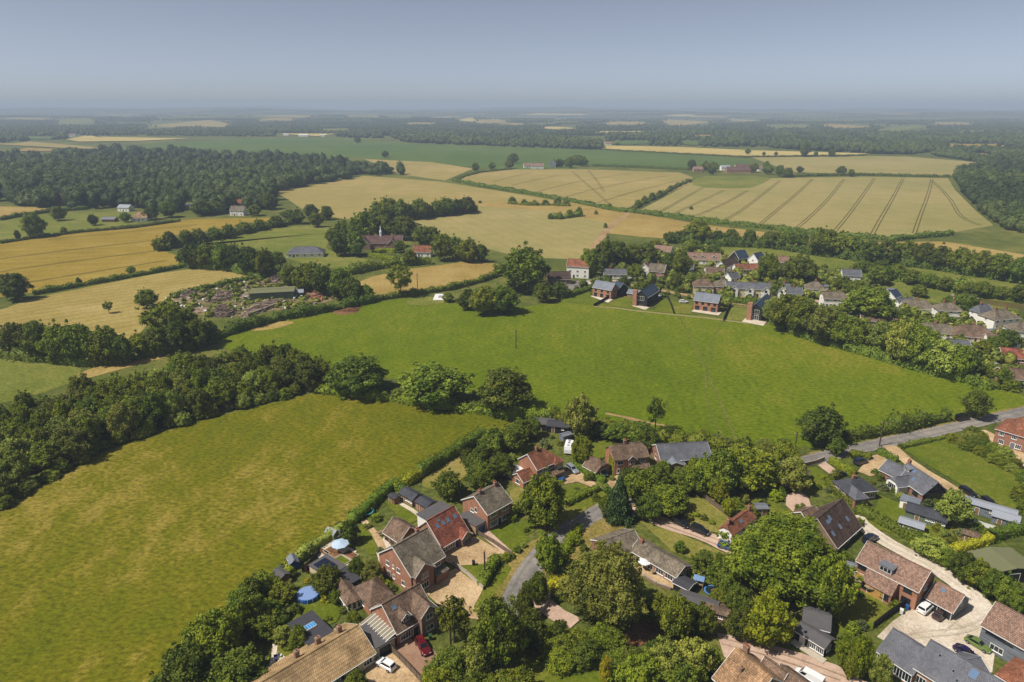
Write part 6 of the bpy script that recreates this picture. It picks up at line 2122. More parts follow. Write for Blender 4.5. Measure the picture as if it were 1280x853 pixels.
# ------------------------------------------------------------------ fences and walls
fence([(1091, 787), (1110, 772), (1128, 760), (1147, 750)], 1.8, 'dark board fence between the lawn and the gravel yard', W_BLACK)
fence([(486, 812), (506, 832), (528, 856)], 1.5, 'dark board fence between the two front drives', boards('grey_wood', (112, 98, 84)))
garden_wall([(566, 706), (584, 719), (604, 738)], .9, 'low pale wall beside the lower gravel forecourt', M_STONE)
fence([(596, 668), (617, 680), (640, 696)], 1.2, 'grey picket fence along the long paved drive', boards('grey_wood', (112, 98, 84)))
garden_wall([(674, 770), (684, 756), (689, 744)], 1.1, 'curved pale wall at the gate under the dark trees', M_STONE)
garden_wall([(1004, 584), (1020, 580), (1030, 576)], 1.2, 'dark brick wall at the front lawn beside the lane', W_BROWN)
fence([(450, 727), (460, 748), (470, 762)], 1.7, 'pale fence between the two back gardens', boards('pale_wood', (196, 176, 140)))
fence([(1217, 654), (1232, 660), (1248, 664)], 1.1, 'white picket fence in front of the mobile home', M_WHITE)
fence([(378, 716), (390, 704), (400, 692)], 1.2, 'dark fence behind the blue playhouse', W_BLACK)
fence([(906, 643), (890, 632), (878, 622)], 1.5, 'grey board fence along the dry cottage lawn', boards('grey_wood', (112, 98, 84)))
fence([(742, 384), (770, 386), (800, 390), (840, 394), (880, 398), (935, 405)], 0.55, 'thin low fence along the pasture below the new houses', boards('pale_wood', (196, 176, 140)), 3.0)
fence([(834, 372), (838, 381), (842, 393)], 1.6, 'dark fence beside the lawn of the pale roofed house', W_BLACK, 2.4)
fence([(914, 382), (908, 392), (904, 402)], 1.8, 'tall dark fence between the right hand pair of new houses', W_BLACK, 2.4)
fence([(742, 384), (756, 376), (770, 368)], 1.6, 'dark fence between the left hand pair of new houses', W_BLACK, 2.4)
fence([(924, 742), (915, 752), (905, 748)], 1.4, 'brown fence behind the lime slide', W_WOOD)
garden_wall([(805, 722), (820, 732), (838, 738)], .7, 'low curved wall round the sandy patio', W_BROWN)

# small garden things
for i, (x, y, a) in enumerate(((1102, 741, 20), (1108, 744, 140), (1099, 737, 300))): chair(x, y, a, M_WOODP, 'wooden garden chair on the terrace of the large brick house', 'chairs on the brick house terrace')
table_set(476, 668, 40, 'wooden picnic table behind the brown gabled annex')
table_set(660, 548, -10, 'wooden picnic table beside the grey felt shed')
bin_(603, 664, 20, M_DARK, 'dark wheelie bin at the garage of the two chimneys house')
bin_(592, 707, 20, M_DARK, 'dark wheelie bin beside the pale front wall')
bin_(538, 800, 10, plain('bin_green', (48, 84, 52), .5), 'green wheelie bin on the brown paved drive')
parasol(1086, 742, 1.3, M_WOODP, 'small closed buff parasol by the terrace lawn', 2.1)
parasol(805, 712, 1.4, M_POLYW, 'white parasol on the sandy bungalow patio', 2.2)
sheet('terrace', [(1068, 712), (1078, 716), (1130, 746), (1124, 752), (1096, 740), (1066, 722)], .195, F_GRAVEL, 0)
sheet('terrace', [(470, 690), (480, 672), (490, 684), (480, 702), (474, 704)], .195, F_PALE, 0)
shed(352, 726, 3.0, 2.2, 2.0, 22, -38, 'small brown shed by the meadow hedge left of the pool', R_FELT, W_WOOD, win=0)
shed(493, 628, 2.4, 1.8, 1.9, 18, -42, 'little felt shed at the corner of the square lawn', R_FELTD, W_WOOD, win=0)
shed(1212, 676, 3.0, 2.4, 2.0, 20, -38, 'small brown shed behind the yellow hedge', R_BROWN, W_WOOD, win=0)
# ------------------------------------------------------------------ new houses on the pasture edge
B = body('house', 'new brick house with pale slate roof, leftmost on the pasture edge', (741, 358.6), (764, 362.6), None, 5.2, 38, R_LSLATE, W_BRICK, W=7.5)
windows(B, 'F', 3, 3.3, 1.2, 1.2, M_DARK); windows(B, 'F', 3, .3, 1.9, 2.0, M_DARK, 2); window(B, 'R', .5, 3.3, 1.1, 1.1, M_DARK)
attach(B, (764, 358), (773, 361), None, 4.6, 38, R_NAVY, W_BLACK, W=6.5)
B = body('house', 'new house with steep blue slate roof and glazed gable, second from the left', (809, 371.6), (823.6, 362.6), (797, 367.5), 5.2, 43, R_NAVY, W_BLACK, bm=M_DARK)
window(B, 'L', .45, .3, 4.0, 2.2, M_DARK, 3, name='glazed_wall', sill=False); window(B, 'L', .45, 3.0, 4.0, 2.2, M_WHITE, 3, name='glazed_wall', sill=False); windows(B, 'F', 3, .9, 1.3, 1.3, M_DARK)
MB().box(-1.4, .2, B['W'] - 1.4, B['W'] + .6, -.2, 8.2, 0, B['tf']).build('chimney_stack', W_BRICK, B['root'])
attach(B, (784, 366), (798, 368), None, 2.6, 25, R_LSLATE, W_BROWN, W=6)
B = body('house', 'new brick house with pale slate roof, third from the left', (867.5, 374.7), (897.5, 378.4), None, 5.2, 38, R_LSLATE, W_BRICK, W=7.8)
windows(B, 'F', 4, 3.3, 1.2, 1.2, M_DARK); windows(B, 'F', 3, .3, 2.2, 2.0, M_DARK, 2); window(B, 'R', .5, 3.3, 1.1, 1.1, M_DARK)
B = body('house', 'new house with steep blue slate roof and glazed gable, nearest the belt of trees', (952.8, 388), (966, 375), (941.5, 381.5), 5.4, 43, R_NAVY, W_BLACK, bm=M_DARK)
window(B, 'L', .45, .3, 4.0, 2.2, M_WHITE, 3, name='glazed_wall', sill=False); window(B, 'L', .45, 3.0, 4.0, 2.2, M_WHITE, 3, name='glazed_wall', sill=False); windows(B, 'F', 3, .9, 1.3, 1.3, M_DARK)
MB().box(-1.4, .2, B['W'] - 1.4, B['W'] + .8, -.2, 8.4, 0, B['tf']).build('chimney_stack', W_BRICK, B['root'])
for px in ([(738, 371), (744, 369), (766, 375), (760, 379)], [(790, 383), (796, 380), (812, 385), (806, 388)], [(864, 390), (868, 387), (902, 391), (898, 395)], [(927, 403), (932, 398), (958, 403), (954, 408)]):
    sheet('terrace', px, .2, F_PALE, 0)
# ------------------------------------------------------------------ village houses: middle on the ground, length, depth, eaves, pitch, turn
V = [
    ('barn', 'brown tiled barn beside the village car park', 698, 354, 13, 8, 3.4, 40, 4, R_DKBR, W_BROWN, 0, 0, 1, 2, ()),
    ('house', 'tall white house with orange roof behind the village car park', 723, 346, 13, 8, 7.2, 40, -14, R_ORNG, W_WHITE, 0, 0, 2, 3, (.9,)),
    ('bungalow', 'white village bungalow with grey roof behind the leftmost new house', 768, 347, 13, 7, 2.9, 34, -4, R_SLATE, W_WHITE, 0, 0, 1, 3, (.3,)),
    ('house', 'brick gabled house behind the second new house', 822, 347, 9, 8, 4.6, 42, -25, R_GREYB, W_BRICK, 0, 0, 2, 2, (.5,)),
    ('cottage', 'small white gabled cottage left of the brick gabled house', 806, 343, 6, 6, 4.4, 42, 70, R_PLUM, W_WHITE, 0, 0, 2, 2, (.5,)),
    ('house', 'hipped brown roofed house above the third new house', 878, 366, 10.5, 8, 4.8, 36, -10, R_BROWN, W_CREAM, 1, 1, 2, 3, (.5,)),
    ('house', 'orange brick hipped house left of the terrace', 902, 366, 9, 8, 4.6, 38, -20, R_GREYB, W_BRICK, 1, 1, 2, 2, (.4,)),
    ('terrace', 'long terrace of cottages with grey roofs and white chimneys', 945, 370, 32, 7, 4.8, 36, -9, R_SLATE, W_CREAM, 0, 0, 2, 8, (.15, .42, .7, .92)),
    ('house', 'long purple brown roof with white dormers at the top of the village', 879, 329, 20, 8, 3.2, 42, -10, R_PLUM, W_WHITE, 0, 0, 1, 5, (.2, .8)),
    ('terrace', 'dark brown roofed row running uphill in the village', 908, 338, 18, 7, 4.0, 42, 48, R_DKBR, W_WHITE, 0, 0, 2, 5, (.5,)),
    ('house', 'house with steep dark blue roof left of the white gable', 923, 330, 9, 8, 4.6, 46, 30, R_NAVY, W_BLACK, 0, 0, 2, 2, ()),
    ('house', 'white gabled house with dark blue roof at the top of the village', 945, 332, 9, 7, 4.6, 46, 40, R_NAVY, W_WHITE, 0, 0, 2, 2, ()),
    ('bungalow', 'white bungalow with orange roof among the village trees', 931, 341, 14, 7, 3.0, 36, 6, R_ORNG, W_WHITE, 0, 0, 1, 4, (.6,)),
    ('house', 'white house with plum roof left of the big round village tree', 976, 336, 9, 7, 4.8, 40, -8, R_PLUM, W_WHITE, 0, 0, 2, 3, (.5,)),
    ('house', 'white house with plum roof behind dark trees at the village top left', 829, 321, 11, 7, 4.6, 40, -30, R_PLUM, W_WHITE, 0, 0, 2, 2, (.5,)),
    ('cottage', 'brown roofed cottage in front of the long purple brown roof', 893, 346, 10, 7, 3.0, 38, -12, R_BROWN, W_BRICK, 0, 0, 1, 3, (.5,)),
    ('cottage', 'small white cottage behind the orange brick hipped house', 914, 352, 7, 6, 3.0, 38, 30, R_SLATE, W_WHITE, 0, 0, 1, 2, (.5,)),
    ('house', 'grey hipped house behind the belt of trees', 1017, 370, 10, 8, 4.8, 38, -20, R_GREYB, W_WHITE, 1, 1, 2, 3, (.5,)),
    ('house', 'white house with grey roof just above the belt of trees', 1040, 383, 11, 7, 5.0, 36, -8, R_GREYB, W_WHITE, .5, .5, 2, 3, (.2, .8)),
    ('garage', 'pale flat garage left of the brown bungalow', 1063, 400, 7, 5, 2.6, 12, -10, R_LSLATE, W_WHITE, 0, 0, 1, 1, ()),
    ('bungalow', 'brown roofed bungalow below the big dark village oak', 1098, 405, 17, 8, 2.6, 28, -10, R_BROWN, W_CREAM, 0, 0, 1, 4, ()),
    ('house', 'small house with blue grey roof right of the big dark oak', 1114, 377, 8, 6, 3.4, 42, 40, R_NAVY, W_WHITE, 0, 0, 1, 2, ()),
    ('house', 'grey brown roofed house with blue sheeted lean to', 1143, 391, 12, 8, 3.4, 38, -15, R_GREYB, W_WHITE, .5, .5, 1, 3, (.5,)),
    ('house', 'square white house with hipped grey roof, left of the white pair', 1182, 398, 11, 8, 5.0, 34, -10, R_GREYB, W_WHITE, 1, 1, 2, 3, (.3, .7)),
    ('house', 'large white house with hipped grey roof at the right edge', 1246, 408, 14, 9, 5.0, 34, 12, R_GREYB, W_WHITE, 1, 1, 2, 4, (.3, .7)),
    ('house', 'white house with slate roof beside the large white house', 1222, 399, 9, 7, 4.6, 36, 20, R_SLATE, W_WHITE, 1, 0, 2, 2, (.5,)),
    ('bungalow', 'mossy brown bungalow with white gable behind the belt of trees', 1166, 420, 13, 8, 2.8, 36, -12, R_GREYB, W_WHITE, .5, .5, 1, 3, (.5,)),
    ('bungalow', 'wide brown hipped bungalow below the white houses', 1213, 424, 17, 10, 2.8, 36, -14, R_BROWN, W_CREAM, 1, 1, 1, 4, (.5,)),
    ('bungalow', 'red roofed bungalow at the right edge', 1272, 452, 14, 8, 2.7, 34, -14, R_RED, W_BRICK, 0, 0, 1, 3, ()),
    ('bungalow', 'brown roofed bungalow at the right edge above the lane', 1280, 478, 18, 9, 2.7, 30, -12, R_BROWN, W_BRICK, 0, 0, 1, 4, ()),
    ('cottage', 'white cottage with slate roof between the plum roofed house and the lane', 858, 341, 8, 6, 3.4, 40, -20, R_SLATE, W_WHITE, 0, 0, 1, 2, (.5,)),
    ('cottage', 'white gabled cottage behind the brick gabled house', 841, 336, 8, 6, 4.4, 42, 65, R_DKBR, W_WHITE, 0, 0, 2, 1, (.5,)),
    ('cottage', 'white cottage at the right end of the terrace', 990, 375, 8, 6, 4.4, 40, -8, R_SLATE, W_WHITE, 0, 0, 2, 2, (.5,)),
    ('cottage', 'small white cottage beside the big round village tree', 958, 342, 8, 6, 3.2, 40, 20, R_GREYB, W_WHITE, 0, 0, 1, 2, ()),
    ('house', 'white walled house behind the huge dark village oak', 1062, 352, 10, 7, 4.4, 38, -12, R_SLATE, W_WHITE, 0, 0, 2, 3, (.5,)),
    ('bungalow', 'white bungalow in the trees above the brown bungalow', 1128, 384, 10, 6, 2.8, 34, 15, R_SLATE, W_WHITE, 0, 0, 1, 3, ()),
    ('house', 'white house with plum roof behind the square white house', 1202, 386, 10, 7, 4.6, 38, -14, R_PLUM, W_WHITE, 0, 0, 2, 3, (.5,)),
    ('house', 'white house with grey roof at the edge above the red roofed bungalow', 1276, 424, 12, 8, 4.8, 36, -12, R_GREYB, W_WHITE, 1, 0, 2, 3, (.5,)),
    ('bungalow', 'pale bungalow below the large white house', 1250, 432, 12, 7, 2.7, 32, -14, R_BROWN, W_WHITE, 0, 0, 1, 3, ()),
    ('bungalow', 'low grey bungalow behind the belt of trees at its right end', 1188, 438, 12, 7, 2.7, 30, -12, R_SLATE, W_WHITE, 0, 0, 1, 3, ()),
    ('cottage', 'small brick cottage above the car park', 742, 338, 8, 6, 3.4, 40, 10, R_BROWN, W_BRICK, 0, 0, 1, 2, (.5,)),
    ('barn', 'small white metal barn in the dry paddock', 1075, 321, 13, 6, 3.0, 14, -6, R_METAL, W_GREY, 0, 0, 1, 0, ()),
    ('manor', 'long plum roofed manor among tall trees', 474, 309, 34, 10, 4.0, 42, 4, R_PURP, W_BRICK, 0, 0, 1, 7, (.3, .85)),
    ('bungalow', 'low grey roofed building on the green field', 383, 320, 24, 11, 3.0, 32, 6, R_SLATE, W_WHITE, 1, 1, 1, 5, ()),
    ('cottage', 'white cottage with orange roof right of the manor', 529, 320, 12, 8, 3.6, 42, -6, R_ORNG, W_WHITE, 0, 0, 1, 3, (.2,)),
    ('house', 'white house at the edge of the big wood', 299, 269, 13, 9, 5.0, 38, -5, R_GREYB, W_WHITE, 0, 0, 2, 3, (.3,)),
    ('cottage', 'tan roofed cottage at the top edge of the barley field', 176, 276, 13, 9, 3.4, 46, 10, R_TAN, W_WHITE, 1, 0, 1, 2, ()),
    ('barn', 'low grey barn left of the tan roofed cottage', 138, 277, 11, 7, 2.6, 20, 0, R_LSLATE, W_WOOD, 0, 0, 1, 0, ()),
    ('house', 'plum roofed house below the wood at far left', 80, 256, 14, 8, 4.6, 38, 0, R_PLUM, W_BRICK, 0, 0, 2, 2, (.5,)),
    ('house', 'pink roofed house below the wood', 111, 257, 14, 8, 4.6, 38, 5, R_RED, W_CREAM, 0, 0, 2, 2, (.5,)),
    ('house', 'white gabled house at the far left edge of the wood', 6, 246, 12, 8, 5.0, 42, 60, R_GREYB, W_WHITE, 0, 0, 2, 2, ()),
    ('house', 'pale house with metal roofed shed in a clearing of the wood edge', 158, 264, 12, 8, 4.0, 30, -10, R_METAL, W_WHITE, 0, 0, 1, 2, ()),
    ('house', 'long pale roofed house at the wood edge left of the white one', 235, 262, 18, 8, 3.5, 26, 4, R_LSLATE, W_BRICK, 0, 0, 1, 3, ()),
    ('house', 'red roofed house behind the white house at the wood', 297, 259, 14, 8, 4.6, 40, 0, R_RED, W_BRICK, 0, 0, 2, 2, (.5,)),
    ('farmhouse', 'pale farmhouse with red roof on the far wheat field edge', 672, 211, 20, 9, 5.0, 40, 0, R_PLUM, W_WHITE, 0, 0, 2, 4, (.3, .7)),
    ('farmhouse', 'small pale cottage left of the far farmhouse', 659, 210, 12, 8, 4.5, 40, 5, R_PLUM, W_WHITE, 0, 0, 2, 2, (.5,)),
    ('barn', 'grey gabled farm barn right of the far farmhouse', 692, 209, 14, 12, 6, 45, 70, R_GREYB, W_GREY, 0, 0, 1, 0, ()),
    ('farm_barn', 'long red roofed farm range between the two wheat fields', 922, 216, 36, 12, 4.5, 36, -3, R_PURP, W_BRICK, 0, 0, 1, 5, ()),
    ('farm_barn', 'second red roofed farm range behind the long one', 930, 213, 30, 12, 5, 36, -3, R_PURP, W_CREAM, 0, 0, 1, 0, ()),
    ('farm_barn', 'white farm shed at the left end of the farm range', 906, 213, 14, 10, 5, 30, 0, R_METAL, W_WHITE, 0, 0, 1, 0, ()),
    ('house', 'farm cottage right of the farm range', 952, 214, 14, 9, 4.5, 40, 0, R_PLUM, W_WHITE, 0, 0, 2, 2, (.5,)),
    ('house', 'farm cottage left of the farm range among trees', 872, 215, 14, 9, 4.5, 40, 0, R_PLUM, W_BRICK, 0, 0, 2, 2, (.5,)),
    ('glasshouse', 'long white glasshouse far off beyond the green crop field', 380, 171, 34, 14, 5, 20, 0, M_POLYW, M_POLYW, 0, 0, 1, 0, ()),
    ('barn', 'white barn far off left of the long glasshouse', 358, 170, 18, 10, 5, 20, 0, M_POLYW, M_POLYW, 0, 0, 1, 0, ()),
    ('barn', 'white barn far off right of the long glasshouse', 404, 171, 16, 10, 5, 20, 0, M_POLYW, M_POLYW, 0, 0, 1, 0, ()),
    ('house', 'pale far house at the left end of the ripe crop strip', 760, 181.5, 18, 10, 5, 40, 0, R_PLUM, W_WHITE, 0, 0, 1, 2, ()),
    ('house', 'small white far house in the hazy left fields', 92, 171, 20, 12, 6, 40, 0, R_GREYB, W_WHITE, 0, 0, 1, 2, ()),
]
for v in V:
    nm, lab, x, y, L, W, ev, pt, ang, rm, wm, hl, hr, fl, nw, ch = v
    cat = {'farm_barn': 'barn'}.get(nm, nm)
    B = simple(nm, lab, x, y, L, W, ev, pt, ang, rm, wm, hl, hr, fl, nw, ch, cat)
    if nm == 'manor':
        o_ = B['tf']((L * .55, W / 2, 0))
        MB().lathe([(.9, 7.5), (.9, 11), (1.0, 11.1), (.5, 12.2), (.06, 15.5)], 10, 0, (o_[0], o_[1])).build('turret', M_POLYW, B['root'])
        wing(B, .1, .35, 5, 4, 42, R_PURP, W_BROWN)
        wing(B, .7, .9, 5, 4, 42, R_PURP, W_BROWN)
    if lab.startswith('long purple'):
        for t in (.2, .45, .8): dormer(B, t, .2, 2.0, 1.2, 40, R_PLUM, M_WHITE)
    if nm == 'terrace' and 'long' in lab:
        for t in (.12, .37, .62, .87):
            G = wing(B, t - .06, t + .06, 1.0, 4.4, 45, R_SLATE, W_WHITE)
            window(G, 'L', .5, 3.2, 1.2, 1.0, M_DARK); window(G, 'L', .5, .8, 1.3, 1.2, M_DARK)
# timber yard
B = simple('storage_shed', 'flat green roofed store in the timber yard', 342, 372, 22, 11, 4.2, 4, 12, R_FELTG, W_GREENB, 0, 0, 1, 0, (), 'store', barge=False)
B = simple('polytunnel', 'pale green tunnel right of the timber yard store', 365, 370, 12, 4, 2.2, 30, 14, R_METAL, W_GREENB, 0, 0, 1, 0, (), 'tunnel', barge=False)
M_LOG = plain('cut_logs', (150, 132, 118), .9, .1, .35, .8)
M_LOG2 = plain('old_timber', (104, 92, 86), .9, .1, .35, .8)
M_RUB = plain('rubble', (176, 160, 140), .9, .1, .3, .8)
M_REDR = plain('broken_brick', (150, 92, 66), .9, .1, .35, .8)
sheet('timber_yard', [(205, 376), (240, 362), (310, 348), (350, 342), (400, 352), (428, 366), (415, 378), (350, 388), (290, 398), (245, 395)], .05, land('rough_yard', [(.3, (96, 96, 52)), (.5, (128, 118, 78)), (.7, (160, 142, 106))], .03, .2, 1.2), 1)
for i, (px, h, a, b, lab, nm) in enumerate([
    ([(222, 374), (228, 367), (246, 365), (244, 371)], 2.5, M_LOG, M_LOG2, 'long grey stack of logs at the left of the timber yard', 'log_pile'),
    ([(263, 379), (268, 370), (292, 366), (296, 370), (288, 376)], 3.0, M_LOG, M_LOG2, 'large heap of grey timber in the middle of the yard', 'log_pile'),
    ([(300, 395), (316, 384), (352, 376), (356, 380), (330, 390), (306, 399)], 3.0, M_LOG, M_RUB, 'long pale log heap along the lower hedge of the yard', 'log_pile'),
    ([(262, 396), (270, 385), (285, 384), (296, 392), (286, 398)], 3.0, M_LOG2, M_LOG, 'dark heap of branches at the lower left of the yard', 'brush_pile'),
    ([(332, 352), (338, 346), (350, 344), (352, 350), (345, 356)], 2.5, M_LOG, M_LOG2, 'upright stack of timber at the top of the yard', 'log_pile'),
    ([(374, 366), (384, 358), (398, 362), (412, 370), (402, 378), (384, 372)], 1.6, M_REDR, M_RUB, 'heap of broken red brick at the right of the yard', 'rubble_heap'),
    ([(240, 390), (248, 385), (262, 386), (258, 392)], 1.2, M_RUB, M_REDR, 'low rubble heap at the left of the yard', 'rubble_heap'),
    ([(300, 372), (310, 366), (320, 368), (315, 376)], 1.2, M_RUB, M_LOG, 'pale rubble heap beside the green roofed store', 'rubble_heap'),
    ([(425, 390), (434, 386), (448, 386), (444, 390)], 1.2, F_SOIL, F_SOIL, 'brown soil heap on the pasture edge', 'soil_heap'),
]):
    heap(px, h, a, b, lab, nm, 320, .55, i)

for i, (x, y, a) in enumerate([(752, 351, 10), (785, 352, 40), (812, 352, -10), (853, 352, 20), (868, 344, 0), (885, 339, 30), (920, 347, 10), (968, 358, -20), (997, 364, 15), (1030, 362, 0), (1052, 378, 30), (1078, 388, -10), (1120, 392, 20), (1152, 384, 0), (1172, 386, 25), (1236, 418, 10), (1196, 424, -15), (1262, 446, 20), (1226, 446, 0), (1240, 462, 30), (1148, 412, 10), (1112, 366, 0), (1040, 352, 15)]):
    shed(x, y, 3.6, 2.6, 2.1, 18, a, 'small pale garden shed among the village houses', (R_LSLATE, R_METAL, R_FELT)[i % 3], (W_WHITE, W_WOOD, W_WHITE)[i % 3], win=0)['root']['group'] = 'village garden sheds'
rv = random.Random(3)
for x, y in [(733, 354), (770, 353), (805, 353), (846, 358), (874, 372), (912, 358), (930, 346), (955, 356), (1000, 372), (1025, 378), (1046, 390), (1070, 400), (1110, 392), (1136, 396), (1160, 406), (1182, 406), (1212, 410), (1232, 408), (1256, 416), (1230, 432), (1256, 440), (1262, 460)]:
    c_ = U(x, y)
    sheet('patio', None, .19, rv.choice((F_PALE, F_GRAVEL, F_PINK)), 0, world_pts=[c_ + Vector((rv.uniform(3, 6) * math.cos(q), rv.uniform(3, 6) * math.sin(q), 0)) for q in (0.4, 1.7, 3.3, 4.9)])
# ------------------------------------------------------------------ single trees: x, bottom, top, width in the photo, kind, label
T1 = [
    (985, 754, 642, 138, 'hero', 'huge spreading oak between the white cottage and the brick house'),
    (757, 786, 677, 106, 'heroolive', 'great olive green tree beside the L shaped bungalow'),
    (681, 662, 592, 60, 'oak', 'round dense tree in front of the caravan house beside the lane'),
    (622, 840, 750, 66, 'dark', 'tall dark tree at the foot of the lane'),
    (1038, 772, 690, 56, 'oak', 'leafy tree leaning out below the huge oak'),
    (962, 812, 742, 64, 'lime', 'yellow green tree beside the farm yard'),
    (686, 718, 668, 38, 'oak', 'small round tree at the bend of the lane'),
    (820, 541, 497, 26, 'poplar', 'tall slim tree standing up against the pasture'),
    (727, 584, 545, 28, 'lime', 'bright green tree beside the caravan'),
    (725, 549, 494, 42, 'olive', 'tall tree behind the garden sheds'),
    (630, 518, 460, 76, 'dark', 'wide dark oak at the right end of the meadow hedgerow'),
    (543, 508, 452, 92, 'dark', 'broad dark oak in the middle of the meadow hedgerow'),
    (447, 496, 445, 74, 'dark', 'broad dark oak at the left of the meadow hedgerow'),
    (655, 364, 308, 72, 'oak', 'very large round tree left of the brown barn'),
    (500, 371, 332, 34, 'open', 'open crowned tree on the edge of the pasture and dry field'),
    (135, 392, 377, 12, 'open', 'tiny lone tree in the cut hay field'),
    (182, 385, 361, 26, 'dark', 'dark round bush tree at the corner of the cut hay field'),
    (1088, 402, 358, 70, 'dark', 'huge dark round oak among the village houses'),
    (1000, 357, 319, 46, 'dark', 'round dark tree at the top right of the village'),
    (962, 353, 318, 30, 'oak', 'tall tree behind the white plum roofed village house'),
    (852, 346, 313, 26, 'oak', 'bright round tree in the village below the white plum house'),
    (1025, 558, 508, 54, 'dark', 'large dark tree beside the lane pole'),
    (1222, 524, 486, 36, 'dark', 'round tree at the corner of the pasture and the lane'),
    (934, 616, 560, 64, 'oak', 'largest leafy tree beside the long grey house'),
    (899, 631, 598, 28, 'lime', 'bright yellow green tree at the edge of the dry lawn'),
    (911, 645, 622, 20, 'lime', 'small yellow green bush tree at the dry lawn corner'),
    (1192, 658, 612, 44, 'olive', 'bushy tree beside the green garden room'),
    (1166, 702, 668, 44, 'olive', 'low spreading tree beside the long hedge'),
    (774, 652, 596, 42, 'con', 'dark drooping conifer at the lane corner'),
    (991, 616, 572, 48, 'olive', 'round brownish green tree in front of the pink drive'),
    (1046, 570, 546, 24, 'dark', 'small dark tree at the lane wall'),
    (437, 680, 650, 26, 'dark', 'dark tree in the back garden above the parasol'),
    (466, 731, 700, 30, 'olive', 'round olive bush tree on the back lawn'),
    (446, 724, 697, 22, 'dark', 'small dark ball tree on the back lawn'),
    (408, 744, 706, 40, 'oak', 'leafy tree beside the round pool'),
    (374, 814, 782, 28, 'dark', 'dark small tree by the flat roofed extension'),
    (384, 716, 704, 8, 'red', 'little purple shrub tree by the playhouse'),
    (560, 624, 588, 38, 'oak', 'dense tree behind the red roofed bungalow'),
    (567, 806, 748, 46, 'open', 'leafy tree above the bottom pole'),
    (757, 852, 822, 16, 'gold', 'golden conical cypress on the bottom lawn'),
    (665, 806, 762, 38, 'dark', 'dark rounded tree at the curved gate wall'),
    (205, 432, 378, 50, 'open', 'thin pale tree at the left end of the timber yard hedge'),
    (16, 376, 342, 38, 'dark', 'dark tree on the left edge between barley and cut hay'),
    (41, 297, 267, 28, 'dark', 'round tree at the bottom of the left paddock'),
    (98, 357, 347, 8, 'dark', 'tiny tree in the hedge below the barley, left'),
    (164, 343, 333, 12, 'dark', 'tiny tree in the hedge below the barley, right'),
    (455, 302, 263, 40, 'oak', 'tallest bright tree behind the manor'),
    (722, 206, 194, 24, 'dark', 'dark tree clump beside the far farmhouse'),
    (641, 204, 192, 14, 'dark', 'lone dark tree left of the far farmhouse'),
    (481, 197, 189, 10, 'dark', 'lone tree on the near edge of the green crop field'),
    (447, 179, 172, 9, 'dark', 'lone tree in the middle of the green crop field'),
    (1006, 196, 181, 14, 'dark', 'large lone tree in the ripe crop strip'),
    (1052, 219, 208, 13, 'dark', 'round tree right of the farm range'),
    (1000, 216, 208, 10, 'dark', 'small tree right of the farm cottage'),
    (1040, 196, 186, 9, 'dark', 'small tree right of the large lone one in the ripe crop'),
]
for t in T1: bbox_tree(*t)

